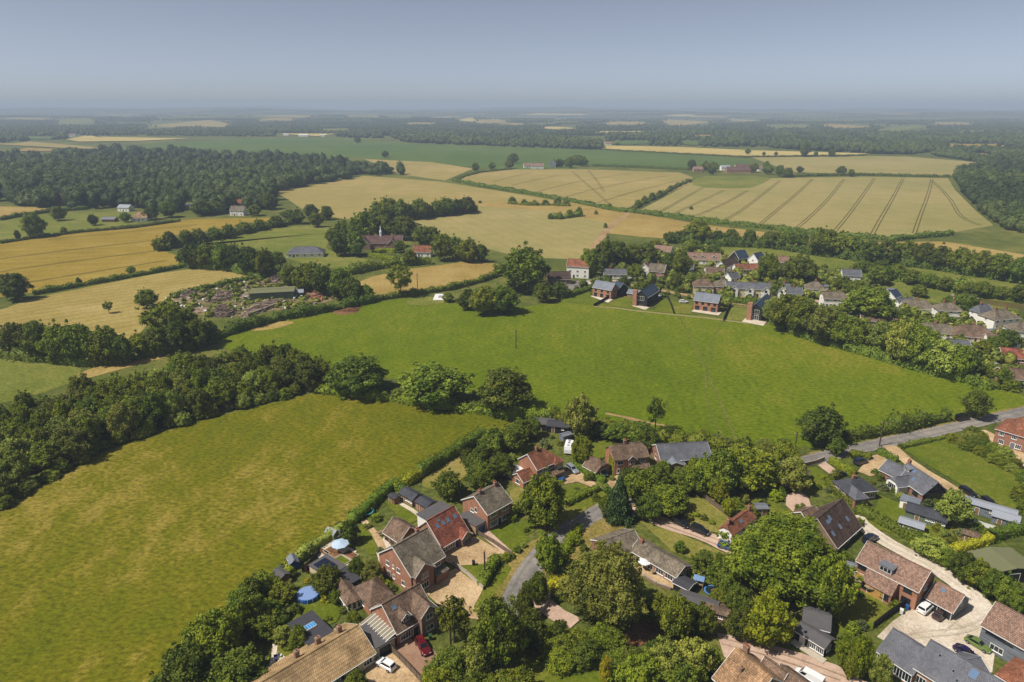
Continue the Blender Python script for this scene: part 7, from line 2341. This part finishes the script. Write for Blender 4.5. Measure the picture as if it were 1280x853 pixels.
# ------------------------------------------------------------------ clusters of look-alikes: label, group, members
CL = [
    ('dark garden tree at the bottom left between meadow and gardens', 'trees at the bottom left', 'dark',
     [(302, 795, 738, 56), (268, 835, 762, 72), (236, 866, 800, 66), (292, 872, 806, 78), (205, 880, 842, 52), (330, 748, 714, 36), (312, 764, 722, 40), (332, 800, 765, 40)]),
    ('leafy garden tree round the pool garden', 'trees of the pool garden', 'oak',
     [(350, 756, 726, 34), (338, 780, 750, 32), (352, 790, 768, 22), (352, 806, 782, 26), (420, 756, 736, 18), (442, 786, 762, 22)]),
    ('tree beside the bottom paved drives', 'trees at the bottom drives', 'oak',
     [(560, 862, 812, 54), (545, 880, 836, 46), (445, 866, 838, 26), (600, 850, 792, 46), (640, 880, 842, 60), (600, 890, 838, 60)]),
    ('small tree along the lane below the bend', 'trees at the lane bend', 'dark',
     [(672, 756, 716, 28), (655, 775, 736, 24), (650, 812, 776, 34), (700, 806, 775, 26), (640, 800, 770, 26)]),
    ('tree in the thicket between the olive tree and the farm yard', 'thicket trees above the farm yard', 'oak',
     [(846, 800, 744, 46), (822, 784, 742, 36), (878, 796, 756, 34), (826, 828, 796, 34), (832, 858, 800, 50), (868, 848, 796, 48), (800, 878, 818, 60), (850, 884, 822, 70), (885, 842, 806, 34), (860, 780, 752, 30)]),
    ('dark tree in the garden between bungalow and huge oak', 'trees between bungalow and oak', 'dark',
     [(880, 718, 688, 36), (906, 742, 702, 40), (922, 768, 730, 36), (928, 802, 758, 46), (900, 760, 735, 28), (850, 692, 676, 16)]),
    ('leafy tree of the screen beside the farm yard cabin', 'trees beside the cabin', 'lime',
     [(1058, 836, 796, 28), (1076, 848, 796, 28), (1102, 862, 820, 28), (1066, 848, 810, 24)]),
    ('round tree in the row along the hall and the gravel track', 'row of trees at the hall', 'dark',
     [(1204, 728, 690, 32), (1224, 738, 700, 36), (1244, 750, 712, 36), (1260, 760, 722, 30), (1274, 770, 735, 28), (1186, 712, 686, 26)]),
    ('tree of the thicket between meadow hedge and caravan garden', 'thicket trees at the meadow corner', 'dark',
     [(598, 596, 560, 36), (604, 612, 576, 40), (640, 566, 530, 34), (616, 570, 536, 34), (628, 598, 566, 34), (652, 552, 524, 28), (585, 585, 560, 24), (665, 548, 522, 28)]),
    ('tree behind the ivy house below the pasture', 'trees behind the ivy house', 'dark',
     [(800, 556, 526, 36), (770, 552, 528, 36), (746, 548, 526, 28), (812, 566, 534, 30), (838, 552, 534, 20), (786, 548, 530, 24)]),
    ('dark tree of the lane thicket between ivy house and bungalow', 'lane thicket trees', 'dark',
     [(800, 632, 586, 46), (820, 618, 580, 40), (836, 646, 604, 52), (814, 652, 616, 36), (786, 616, 584, 30), (850, 618, 588, 34), (830, 596, 576, 22), (758, 645, 618, 24)]),
    ('leafy tree of the screen in front of the long grey house', 'trees before the long grey house', 'oak',
     [(880, 620, 570, 46), (902, 622, 562, 46), (962, 612, 570, 36), (950, 592, 562, 30), (870, 600, 572, 30), (985, 584, 552, 30)]),
    ('tree in the belt along the pasture below the village', 'belt along the pasture top right', 'olive',
     [(985, 414, 368, 50), (1004, 420, 376, 44), (1030, 430, 384, 46), (1052, 434, 394, 40), (1074, 438, 400, 40), (1100, 444, 404, 38), (1126, 456, 396, 40), (1150, 462, 408, 46), (1176, 470, 424, 48), (1198, 474, 430, 40), (1140, 440, 400, 34), (968, 404, 374, 30), (1212, 470, 440, 26), (1164, 448, 414, 34), (1040, 412, 384, 30)]),
    ('dark tree round the manor', 'trees of the manor', 'dark',
     [(425, 320, 292, 26), (443, 320, 290, 30), (478, 299, 266, 28), (505, 300, 270, 36), (530, 308, 282, 30), (555, 326, 292, 34), (585, 328, 298, 30), (415, 305, 285, 20), (512, 332, 312, 20), (500, 316, 300, 16), (570, 320, 296, 24), (602, 328, 305, 16), (540, 300, 284, 20), (428, 300, 275, 22), (408, 275, 258, 18), (388, 272, 256, 20)]),
    ('tall dark tree in the line behind the manor', 'tree line behind the manor', 'dark',
     [(472, 276, 252, 22), (484, 276, 247, 26), (500, 276, 250, 22), (510, 275, 254, 20), (524, 274, 249, 24), (536, 272, 256, 14), (546, 271, 250, 18), (557, 270, 247, 22), (570, 268, 249, 20), (582, 267, 246, 24), (590, 265, 253, 12)]),
    ('tree in the row between the green field and the cut hay', 'row above the cut hay', 'dark',
     [(240, 336, 305, 26), (258, 336, 302, 30), (276, 338, 305, 28), (292, 338, 306, 26), (312, 344, 308, 28), (330, 348, 312, 28), (348, 336, 315, 20), (228, 332, 312, 18)]),
    ('tree in the clump above the timber yard', 'clump above the timber yard', 'dark',
     [(362, 358, 330, 28), (382, 366, 330, 32), (404, 370, 332, 34), (425, 374, 336, 34), (440, 378, 346, 28), (392, 354, 328, 24), (456, 376, 356, 24)]),
    ('tree in the clump on the pasture top edge', 'clump on the pasture', 'dark',
     [(605, 394, 358, 40), (630, 392, 356, 44), (585, 388, 362, 28), (560, 378, 366, 16)]),
    ('dark tree in the bank left of the pasture', 'bank trees left of the pasture', 'dark',
     [(20, 446, 404, 36), (45, 450, 402, 40), (72, 454, 404, 42), (100, 456, 404, 44), (130, 456, 408, 42), (150, 456, 418, 28), (176, 446, 414, 30), (196, 444, 410, 34), (222, 440, 400, 36), (245, 436, 398, 34), (262, 430, 400, 26), (232, 420, 386, 30)]),
    ('village tree between the houses', 'village trees', 'dark',
     [(738, 346, 312, 30), (756, 338, 300, 26), (772, 334, 302, 28), (790, 332, 306, 26), (806, 328, 304, 30), (836, 338, 316, 18), (795, 350, 330, 22), (818, 318, 300, 22), (845, 362, 342, 20), (862, 360, 344, 18), (892, 322, 306, 20), (868, 318, 300, 22), (985, 366, 348, 24), (970, 372, 350, 22), (1012, 358, 342, 22), (1070, 372, 350, 30), (1052, 362, 345, 24), (1100, 356, 332, 30), (1130, 408, 386, 26), (1188, 386, 370, 20), (1206, 396, 366, 36), (1260, 436, 412, 30), (1245, 445, 420, 28), (1228, 450, 425, 22), (780, 362, 346, 14), (800, 366, 352, 16), (1255, 482, 458, 18), (1150, 372, 356, 20), (700, 372, 352, 26), (680, 378, 352, 28)]),
    ('tree in the line along the far side of the village meadows', 'line above the village meadows', 'dark',
     [(872, 304, 276, 36), (898, 306, 288, 20), (915, 306, 286, 22), (938, 306, 288, 20), (965, 310, 288, 26), (985, 312, 288, 24), (1002, 310, 290, 18), (1030, 320, 285, 34), (1052, 322, 290, 30), (1070, 322, 296, 22), (855, 304, 288, 20), (838, 304, 290, 18), (1090, 328, 300, 28), (1110, 330, 300, 30), (1132, 330, 302, 30), (1155, 334, 304, 30), (1178, 338, 308, 32), (1202, 342, 310, 32), (1226, 346, 314, 32), (1250, 350, 318, 32), (1274, 354, 322, 30)]),
    ('tree in the hedge line between the two right meadows', 'line between the right meadows', 'dark',
     [(1100, 350, 326, 26), (1122, 350, 330, 26), (1140, 356, 338, 24), (1162, 360, 342, 24), (1184, 364, 346, 24), (1206, 368, 352, 24), (1228, 372, 352, 28), (1252, 374, 358, 26), (1275, 378, 356, 26), (1080, 344, 326, 26)]),
    ('round tree along the wood edge left of the barley', 'trees at the wood edge', 'dark',
     [(72, 276, 258, 18), (116, 282, 268, 14), (80, 293, 284, 8), (156, 278, 266, 14), (188, 275, 258, 20), (210, 272, 252, 22), (252, 270, 250, 24), (270, 268, 252, 22), (318, 270, 256, 18), (336, 262, 242, 22), (360, 274, 262, 20), (345, 284, 270, 20), (325, 288, 274, 20), (305, 292, 277, 20), (286, 298, 280, 20), (268, 300, 284, 18), (248, 303, 286, 18), (232, 306, 288, 18), (212, 310, 290, 18), (198, 314, 296, 16), (372, 280, 262, 20), (395, 284, 264, 20), (22, 300, 288, 8)]),
    ('small dark bush at the foot of the tramlined wheat', 'bushes on the field edges', 'dark',
     [(640, 254, 246, 10), (655, 255, 249, 7), (668, 256, 250, 7), (682, 256, 250, 9), (697, 256, 248, 10), (708, 257, 250, 8), (688, 274, 267, 7), (700, 274, 265, 9), (712, 272, 262, 9), (724, 270, 259, 10), (762, 260, 254, 7), (745, 268, 263, 5), (757, 285, 279, 5), (825, 245, 238, 8), (815, 249, 241, 9), (806, 254, 245, 9), (797, 259, 250, 9), (838, 238, 232, 7), (848, 233, 228, 6), (600, 254, 251, 5), (864, 262, 258, 5)]),
    ('tree round the far farmhouse and farm range', 'trees of the far farms', 'dark',
     [(594, 214, 204, 10), (615, 212, 203, 10), (637, 211, 200, 12), (700, 209, 199, 12), (712, 210, 197, 14), (728, 208, 196, 14), (865, 212, 200, 12), (882, 214, 202, 14), (892, 215, 203, 14), (942, 216, 204, 14), (960, 218, 206, 14), (975, 220, 207, 14), (985, 222, 210, 12), (1064, 221, 212, 10), (890, 218, 210, 10), (958, 214, 202, 10), (935, 193, 186, 8), (955, 195, 190, 5), (970, 195, 190, 5), (1020, 196, 190, 6), (772, 182, 178, 6)]),
]
ORD = 'first second third fourth fifth sixth seventh eighth ninth tenth eleventh twelfth thirteenth fourteenth fifteenth sixteenth seventeenth eighteenth nineteenth twentieth'.split()
ORD += [a + '-' + b for a in ('twenty', 'thirty') for b in ORD[:9]]
for lab, grp, kind, mem in CL:
    alts = {'dark': ('dark', 'dark', 'oak', 'dark'), 'oak': ('oak', 'oak', 'dark', 'olive'), 'olive': ('olive', 'oak', 'dark', 'olive'), 'lime': ('lime', 'oak', 'lime', 'olive')}[kind]
    mem = sorted(mem)
    for i, m in enumerate(mem):
        l2 = lab + (', leftmost' if i == 0 else ', rightmost' if i == len(mem) - 1 else ', %s from the left' % ORD[i])
        kd = alts[i % 4]
        if m[3] < 11 and 'bush' in lab: kd = ('b_dark', 'b_oak', 'b_dark', 'b_olive')[i % 4]
        bbox_tree(*m, kd, l2, grp)

# ------------------------------------------------------------------ the belt above the meadow
rr = random.Random(31)
belt = [(-70, 560), (0, 536), (60, 520), (110, 505), (200, 484), (260, 466), (330, 456), (385, 466), (415, 482), (390, 486), (330, 500), (262, 516), (196, 536), (126, 558), (60, 594), (0, 628), (-70, 670)]
for p in scatter(belt, 175, 5.2, rr):
    place_tree((p.x, p.y, 0), rr.uniform(3.4, 5.4), rr.uniform(7.0, 11.5), rr.choice(('oak', 'dark', 'oak', 'dark', 'olive', 'oak')), 'tree in the thick woodland belt along the upper edge of the meadow', 'trees of the meadow belt')
edge = [(2, 636), (60, 600), (128, 562), (200, 539), (270, 519), (340, 502), (395, 489)]
for p in resample([U(x, y) for x, y in edge], 4.6):
    place_tree((p.x + rr.uniform(-1, 1), p.y + rr.uniform(0, 2.5), 0), rr.uniform(1.8, 3.0), rr.uniform(2.5, 5.0), rr.choice(('b_oak', 'b_olive', 'b_oak')), 'bush along the sunny meadow edge of the woodland belt', 'bushes of the meadow belt')
for px, n in (([(395, 489), (470, 496), (540, 507), (600, 516), (660, 524)], 7.5), ([(690, 522), (740, 532), (790, 542), (850, 553), (920, 560), (980, 566)], 6.0)):
    for p in resample([U(x, y) for x, y in px], n):
        place_tree((p.x + rr.uniform(-1, 1), p.y + rr.uniform(0, 3), 0), rr.uniform(1.6, 3.0), rr.uniform(2.2, 4.5), rr.choice(('b_oak', 'b_olive', 'b_dark')), 'bush in the hedgerow between meadow, gardens and pasture' if n > 7 else 'bush in the scrubby line between the houses and the pasture', 'hedgerow bushes' if n > 7 else 'pasture edge bushes')

# ------------------------------------------------------------------ garden shrubs
SH = [
    ('shrub in the garden borders beside the meadow and pool', 'shrubs of the left gardens', ['s_oak', 's_olive', 's_dark', 's_lime', 's_grey'], [(340, 760), (360, 740), (395, 725), (420, 720), (440, 745), (430, 765), (445, 780), (370, 765), (410, 775), (345, 800), (360, 812), (380, 800), (455, 715), (480, 735), (475, 690), (440, 668), (460, 660), (445, 650), (470, 650), (425, 660), (410, 668), (395, 682), (375, 700), (362, 720), (352, 712), (335, 730), (500, 745), (490, 738), (452, 736), (420, 790)], (.7, 1.6)),
    ('shrub in the front gardens along the lane', 'shrubs of the front gardens', ['s_oak', 's_hedge', 's_olive', 's_dark'], [(640, 698), (648, 690), (655, 684), (658, 665), (632, 700), (700, 690), (690, 700), (712, 690), (722, 680), (730, 690), (672, 735), (660, 740), (690, 738), (700, 750), (712, 742), (680, 750), (655, 640), (664, 634), (720, 612), (736, 600), (745, 625), (760, 615), (765, 600), (820, 590), (800, 600), (840, 588), (850, 592), (810, 612), (640, 650), (575, 770), (600, 765)], (.8, 1.7)),
    ('big rounded shrub on the bottom lawn', 'big shrubs of the bottom lawn', ['b_oak', 'b_dark', 'b_oak'], [(690, 818), (706, 822), (722, 816), (738, 812), (705, 806), (752, 808), (682, 808), (730, 826), (768, 818), (780, 830), (792, 842), (700, 832), (745, 826), (762, 834)], (2.0, 3.2)),
    ('shrub in the back gardens below the pasture', 'shrubs of the upper gardens', ['s_oak', 's_olive', 's_lime', 's_grey'], [(660, 545), (672, 550), (665, 558), (690, 548), (700, 556), (715, 548), (740, 545), (680, 560), (650, 570), (640, 575), (630, 562), (735, 560), (850, 556), (870, 562), (885, 560), (900, 558), (915, 562), (840, 560), (760, 545), (895, 552), (865, 552), (935, 560), (950, 562), (590, 608), (582, 600), (575, 612), (605, 615), (598, 604)], (.8, 1.9)),
    ('shrub in the cottage and oak gardens', 'shrubs of the cottage gardens', ['s_oak', 's_olive', 's_lime', 's_dark'], [(920, 632), (930, 628), (945, 636), (955, 632), (940, 645), (965, 645), (970, 625), (880, 650), (890, 655), (860, 650), (870, 646), (850, 644), (900, 700), (890, 710), (920, 715), (930, 725), (860, 720), (870, 725), (912, 748), (905, 770), (955, 665), (1000, 640), (985, 645), (975, 618), (960, 615), (1020, 665), (1030, 675), (1052, 690), (1060, 700)], (.8, 1.7)),
    ('shrub in the gardens of the right hand houses', 'shrubs of the right gardens', ['s_oak', 's_olive', 's_lime', 's_hedge', 's_grey'], [(1100, 600), (1108, 606), (1112, 598), (1095, 592), (1104, 612), (1118, 615), (1125, 622), (1135, 625), (1145, 628), (1160, 632), (1170, 628), (1180, 640), (1210, 650), (1222, 662), (1200, 670), (1190, 680), (1180, 672), (1172, 664), (1150, 672), (1215, 668), (1232, 668), (1090, 605), (1030, 600), (1022, 610), (1035, 615), (1015, 606), (1230, 640), (1245, 662), (1060, 742), (1112, 752), (1118, 758), (1124, 750), (1100, 745), (1075, 745), (1078, 785), (1065, 790), (1050, 800), (1040, 770)], (.7, 1.5)),
    ('shrub in the bank beside the roadside field', 'bank shrubs at the right', ['b_oak', 'b_olive', 'b_oak', 'b_dark'], [(1190, 552), (1200, 556), (1208, 562), (1216, 560), (1224, 568), (1212, 550), (1234, 572), (1244, 578), (1254, 584), (1264, 590), (1274, 596), (1228, 560), (1240, 566), (1254, 574), (1270, 584), (1282, 604), (1275, 625), (1284, 615), (1280, 640), (1215, 545), (1225, 548)], (1.6, 2.6)),
    ('shrub in the village gardens', 'shrubs of the village gardens', ['s_oak', 's_olive', 's_dark', 's_lime', 's_oak'], [(730, 360), (742, 356), (790, 366), (812, 356), (838, 356), (850, 366), (870, 350), (860, 338), (890, 354), (916, 344), (935, 352), (950, 346), (960, 360), (972, 350), (985, 376), (1000, 366), (1005, 378), (1030, 372), (1050, 386), (1060, 372), (1045, 342), (1060, 348), (1035, 348), (1075, 392), (1085, 412), (1110, 412), (1122, 398), (1130, 376), (1152, 402), (1160, 388), (1175, 410), (1195, 412), (1200, 428), (1225, 436), (1235, 425), (1255, 425), (1270, 430), (1250, 440), (1240, 456), (1222, 462), (1235, 470), (1250, 466), (1265, 466), (1225, 480), (1245, 486), (1262, 488), (1020, 352), (1030, 335), (842, 330), (855, 326), (965, 340), (925, 358), (905, 352)], (1.4, 2.8)),
]
for lab, grp, kinds, pts, rg in SH:
    for i, (x, y) in enumerate(pts):
        p = U(x, y)
        r = rr.uniform(*rg)
        place_tree((p.x, p.y, 0), r, r * rr.uniform(1.1, 1.7), kinds[i % len(kinds)], lab, grp)
for x, y, k, r, lab in ((664, 604, 's_gold', 1.1, 'yellow shrub in the middle of the hedge garden'), (597, 608, 's_gold', 1.3, 'bright yellow shrub behind the two chimneys house'), (408, 752, 's_gold', 1.1, 'yellow shrub beside the pool'),
                        (690, 790, 's_gold', 1.2, 'yellow low shrub beside the paved gate track'), (692, 740, 's_gold', 1.8, 'golden clipped shrub under the olive tree'), (384, 728, 's_gold', .7, 'small yellow shrub beside the purple one'),
                        (725, 828, 's_grey', 1.3, 'grey leaved shrub at the edge of the bottom lawn'), (398, 742, 's_red', 1.2, 'copper shrub at the pool'), (1205, 440, 's_gold', 2.0, 'yellow shrub above the belt by the brown hipped bungalow'), (866, 352, 's_gold', 1.8, 'yellow shrub beside the hipped village house')):
    p = U(x, y)
    place_tree((p.x, p.y, 0), r, r * 1.5, k, lab)

# ------------------------------------------------------------------ hedges
hedge([(604, 548), (588, 558), (570, 568), (546, 582), (524, 596)], 3.0, 3.4, 'hedge', 'tall dense hedge curving along the right edge of the meadow', .25, 6, .2, sm=1)
hedge([(524, 596), (508, 606), (494, 614)], 2.6, 2.2, 'lime', 'loose bright hedge at the bend of the meadow edge', .6, 6, .2)
hedge([(490, 610), (474, 624), (456, 642), (440, 654)], 2.4, 2.4, 'hedge', 'clipped bright hedge between the meadow and the trampoline garden', .15, 7, .18)
hedge([(492, 608), (500, 614), (508, 622)], 2.2, 2.6, 'hedge', 'short clipped hedge beside the square lawn', .1, 7, .18)
hedge([(440, 654), (420, 668), (400, 682), (372, 702), (350, 718)], 1.8, 1.6, 'olive', 'low rough hedge below the meadow at the raised beds', .9, 6, .2)
hedge([(621, 700), (612, 716), (602, 735)], 2.2, 2.1, 'hedge', 'clipped block hedge between the front lawn and the lane', .1, 8, .16)
hedge([(748, 613), (730, 621), (708, 632)], 1.9, 1.8, 'hedge', 'clipped hedge in front of the caravan house lawn', .1, 8, .16)
hedge([(717, 582), (736, 593), (756, 604)], 1.6, 1.8, 'hedge', 'clipped hedge between the tan drive and the brown garage', .1, 8, .16)
hedge([(724, 662), (712, 680), (702, 698), (694, 708)], 2.2, 2.0, 'lime', 'bright hedge along the lane beside the dry garden', .3, 8, .17)
hedge([(686, 730), (700, 734), (716, 730)], 2.4, 1.6, 'gold', 'golden low hedge under the olive tree', .25, 8, .17)
hedge([(1038, 578), (1052, 586), (1068, 594)], 1.8, 1.8, 'lime', 'yellow green hedge between pink drive and navy car', .15, 8, .16)
hedge([(1062, 572), (1076, 571), (1088, 575)], 2.4, 2.0, 'lime', 'rounded yellow green hedge at the lane corner', .3, 8, .17)
hedge([(1097, 567), (1108, 572), (1120, 579)], 1.8, 1.9, 'hedge', 'clipped green hedge at the mouth of the gravel drive', .15, 8, .16)
hedge([(1071, 640), (1092, 650), (1120, 665), (1150, 682), (1190, 708)], 2.6, 2.4, 'oak', 'long hedge beside the pale track', .35, 7, .18)
hedge([(1184, 695), (1210, 686), (1238, 677)], 1.9, 2.0, 'gold', 'bright yellow hedge in front of the hall', .12, 8, .16)
hedge([(1238, 675), (1260, 668), (1284, 664)], 2.4, 2.2, 'hedge', 'green hedge continuing from the yellow one at the right edge', .3, 7, .17)
hedge([(1124, 561), (1150, 555), (1182, 548)], 1.4, 1.2, 'dark', 'low dark hedge between lane and roadside field', .6, 7, .18)
hedge([(1054, 551), (1090, 545), (1130, 537), (1184, 525)], 3.0, 3.6, 'dark', 'tall rough hedge between the pasture and the lane', .9, 6, .24)
hedge([(1075, 655), (1060, 672), (1052, 682)], 1.8, 1.4, 'hedge', 'clipped hedge below the dark roofed house', .2, 7, .18)
hedge([(1048, 594), (1035, 606), (1050, 622), (1066, 634)], 1.8, 1.8, 'oak', 'green hedge beside the slate hipped house', .3, 7, .18)
hedge([(812, 612), (840, 606), (862, 602)], 2.0, 1.8, 'hedge', 'hedge along the lane before the long grey house', .4, 7, .18)
hedge([(262, 427), (300, 413), (350, 400), (400, 391), (440, 383), (476, 375)], 4.5, 3.6, 'dark', 'thick hedge between the timber yard and the pasture', .8, 4, .32)
hedge([(476, 375), (510, 370), (560, 363), (600, 353), (622, 345)], 3.0, 2.8, 'dark', 'hedge between the dry grass field and the pasture', .4, 4, .3)
hedge([(42, 369), (90, 360), (140, 351), (185, 343), (226, 335)], 2.6, 2.4, 'dark', 'hedge between the barley and the cut hay', .5, 3, .34)
hedge([(215, 373), (250, 363), (290, 354), (318, 349)], 2.6, 2.2, 'dark', 'hedge between the cut hay and the timber yard', .5, 3, .34)
hedge([(0, 305), (45, 298), (100, 291), (170, 285), (225, 277)], 2.6, 2.0, 'dark', 'hedge along the top of the barley field', .5, 2.5, .36)
hedge([(0, 276), (30, 270), (60, 266), (110, 262)], 3, 3.0, 'dark', 'hedge between the stubble strip and the paddock', .5, 2.5, .4)
hedge([(430, 345), (460, 338), (500, 332), (540, 330)], 5, 4.5, 'dark', 'thick hedge between the lawn of the manor and the dry grass', .7, 3, .36)
hedge([(462, 322), (480, 324), (494, 327)], 3.5, 3.0, 'lime', 'clipped yellow green hedge in front of the manor', .1, 4, .3)
hedge([(466, 318), (482, 315), (494, 316)], 2.5, 2.6, 'lime', 'rear clipped yellow green hedge of the manor', .1, 4, .3)
hedge([(567, 227), (600, 233), (640, 239), (716, 253), (770, 264), (820, 269), (910, 281), (1032, 294), (1115, 301), (1188, 294)], 5, 3.2, 'dark', 'long field hedge below the tramlined wheat', .4, 1.2, .55)
hedge([(567, 227), (580, 221), (600, 216), (640, 212)], 4, 2.6, 'dark', 'hedge at the left end of the tramlined wheat', .4, 1.2, .55)
hedge([(740, 208), (800, 210), (862, 213)], 5, 3.2, 'dark', 'hedge between green crop and left tramlined wheat', .3, 1, .6)
hedge([(975, 222), (1030, 220), (1080, 219.5), (1188, 222)], 5, 3.2, 'dark', 'hedge between the two right wheat fields', .3, 1, .6)
hedge([(757, 188), (850, 193), (930, 197), (1010, 196), (1082, 195)], 5, 2.6, 'dark', 'hedge below the ripe crop strip', .4, .8, .7)
hedge([(700, 374), (722, 368), (745, 360)], 2.5, 2.4, 'dark', 'hedge beside the village car park', .3, 5, .26)
hedge([(838, 362), (860, 365), (876, 368)], 3, 2.8, 'dark', 'hedge between the village lane and the hipped house', .25, 5, .28)
hedge([(900, 377), (920, 379), (944, 382)], 3, 2.8, 'dark', 'hedge in front of the terrace', .25, 5, .28)
hedge([(1060, 404), (1074, 408), (1084, 411)], 2, 1.8, 'hedge', 'green hedge beside the flat village garage', .2, 5, .26)
hedge([(1195, 402), (1176, 404), (1160, 400)], 2, 2, 'hedge', 'hedge below the square white house', .3, 5, .26)

# hedge bottoms that join the tree lines
hedge([(836, 303), (900, 307), (965, 310), (1030, 320), (1090, 328), (1150, 334), (1210, 343), (1290, 356)], 8, 5.0, 'dark', 'thick hedge under the tree line above the village meadows', 1.0, 1.6, .55)
hedge([(1078, 344), (1122, 350), (1184, 363), (1240, 372), (1290, 379)], 7, 4.5, 'dark', 'thick hedge under the tree line between the right meadows', 1.0, 1.8, .5)
hedge([(196, 314), (232, 306), (268, 300), (305, 292), (345, 283), (375, 279)], 6, 4.0, 'dark', 'thick hedge between the barley and the green field', 1.0, 1.6, .5)
hedge([(0, 446), (45, 450), (100, 456), (150, 454), (196, 443), (245, 434), (268, 427)], 5, 3.5, 'dark', 'rough hedge under the bank trees left of the pasture', 1.0, 3, .36)
hedge([(228, 334), (258, 336), (292, 339), (330, 348), (352, 340)], 5, 3.5, 'dark', 'rough hedge under the tree row above the cut hay', 1.0, 2.4, .42)
hedge([(470, 276), (510, 275), (560, 269), (594, 264)], 6, 4.0, 'dark', 'rough hedge under the tall line behind the manor', 1.0, 1.6, .5)
hedge([(790, 263), (806, 254), (824, 246), (848, 233), (862, 227)], 4, 2.2, 'dark', 'broken hedge between the two tramlined wheat fields', 1.3, 1.4, .5)
hedge([(964, 405), (1010, 424), (1080, 443), (1150, 464), (1205, 477), (1240, 488)], 4, 3.0, 'dark', 'rough hedge under the belt of trees below the village', 1.0, 3, .36)
hedge([(690, 522), (740, 533), (790, 543), (850, 554), (920, 561), (975, 566)], 3.5, 2.4, 'oak', 'rough hedge between the houses and the pasture', 1.2, 5, .26)
hedge([(396, 490), (450, 495), (510, 503), (570, 511), (630, 520), (690, 522)], 4, 2.6, 'oak', 'rough hedge under the oaks between meadow and pasture', 1.2, 5, .28)
# village gardens: planting that reads as one mass
rr = random.Random(77)
PLANT = [([(700, 372), (745, 352), (800, 350), (870, 345), (960, 350), (1010, 362), (1060, 385), (1120, 400), (1200, 420), (1290, 450), (1290, 490), (1210, 470), (1100, 440), (1000, 405), (960, 392), (900, 384), (830, 372), (780, 366)], 330),
         ([(740, 340), (800, 318), (860, 308), (930, 316), (1000, 330), (1060, 345), (1110, 365), (1200, 385), (1290, 400), (1290, 440), (1150, 410), (1040, 375), (960, 352), (860, 350)], 340)]
pls = []
hs_ = [o for o in COL.objects if o.parent is None and o.get('category') in ('house', 'bungalow', 'cottage', 'terrace', 'barn', 'garage') and 250 < o.location.y < 520]
walls = []
for o in hs_:
    for ch in o.children:
        if ch.name.startswith('wall'):
            bb = [o.location + Vector((math.cos(o.rotation_euler[2]) * v[0] - math.sin(o.rotation_euler[2]) * v[1], math.sin(o.rotation_euler[2]) * v[0] + math.cos(o.rotation_euler[2]) * v[1], 0)) for v in ch.bound_box]
            c_ = sum(bb, Vector()) / 8
            walls.append((c_, max((q - c_).length for q in bb) * .85 + .8))
open_ = [[U(x, y) for x, y in q[1]] for q in FIELDS if 'pasture' == q[0] or q[0] == 'village_meadow'] + [[U(x, y) for x, y in q[1]] for q in DRIVES if q[0] in ('new_house_lawn', 'car_park')]
lane_ = [U(x, y) for x, y in [(745, 352), (790, 357), (830, 364), (865, 371), (905, 377), (960, 386)]]
lane_ = resample(lane_, 4)
for poly, n in PLANT:
    for p in scatter(poly, n, 2.4, rr, avoid=walls):
        if any(inside(p, q) for q in open_) or any((p - q).length < 4 for q in lane_): continue
        r = rr.choice((1.2, 1.5, 1.8, 2.2, 2.8))
        pls.append((p.x, p.y, -.1, r, r * rr.uniform(1.3, 2.4)))
yard_ = [U(x, y) for x, y in [(205, 376), (240, 362), (310, 348), (350, 342), (400, 352), (428, 366), (415, 378), (350, 388), (290, 398), (245, 395)]]
wd = [(p.x, p.y, -.1, rr.uniform(.8, 2.6), rr.uniform(.8, 2.4)) for p in scatter(None, 170, 2.5, rr, yard_)]
mass('yard_weeds', wd, LEAF['plant'], 'weeds and brambles growing all over the timber yard', 'weeds', 50, 1.4, 14)
mb = MB()
for p in scatter(None, 420, 1.0, rr, yard_):
    s_ = rr.uniform(.25, .9)
    a_ = rr.uniform(0, 3.14)
    ca_, sa_ = math.cos(a_), math.sin(a_)
    mb.box(-s_, s_, -s_ * .5, s_ * .5, -.05, s_ * rr.uniform(.5, 1.4), rr.randrange(3), lambda v: (p.x + v[0] * ca_ - v[1] * sa_, p.y + v[0] * sa_ + v[1] * ca_, v[2]))
tag(mb.build('scattered_debris', [M_RUB, M_POLYW, M_LOG2]), 'pale scraps and offcuts scattered over the timber yard', 'debris', kind='stuff')
mass('garden_planting', pls, LEAF['plant'], 'mixed shrubs and small trees filling the village gardens', 'shrubs', 60, 1.4, 12)

hedge([(636, 255), (660, 257), (690, 257), (712, 258)], 4, 2.4, 'dark', 'short broken hedge in the tan strip below the tramlined wheat', 1.2, 1.4, .5)
hedge([(690, 274), (708, 273), (726, 270)], 5, 3.4, 'dark', 'short thicket in the middle of the tan strip', 1.2, 1.4, .5)
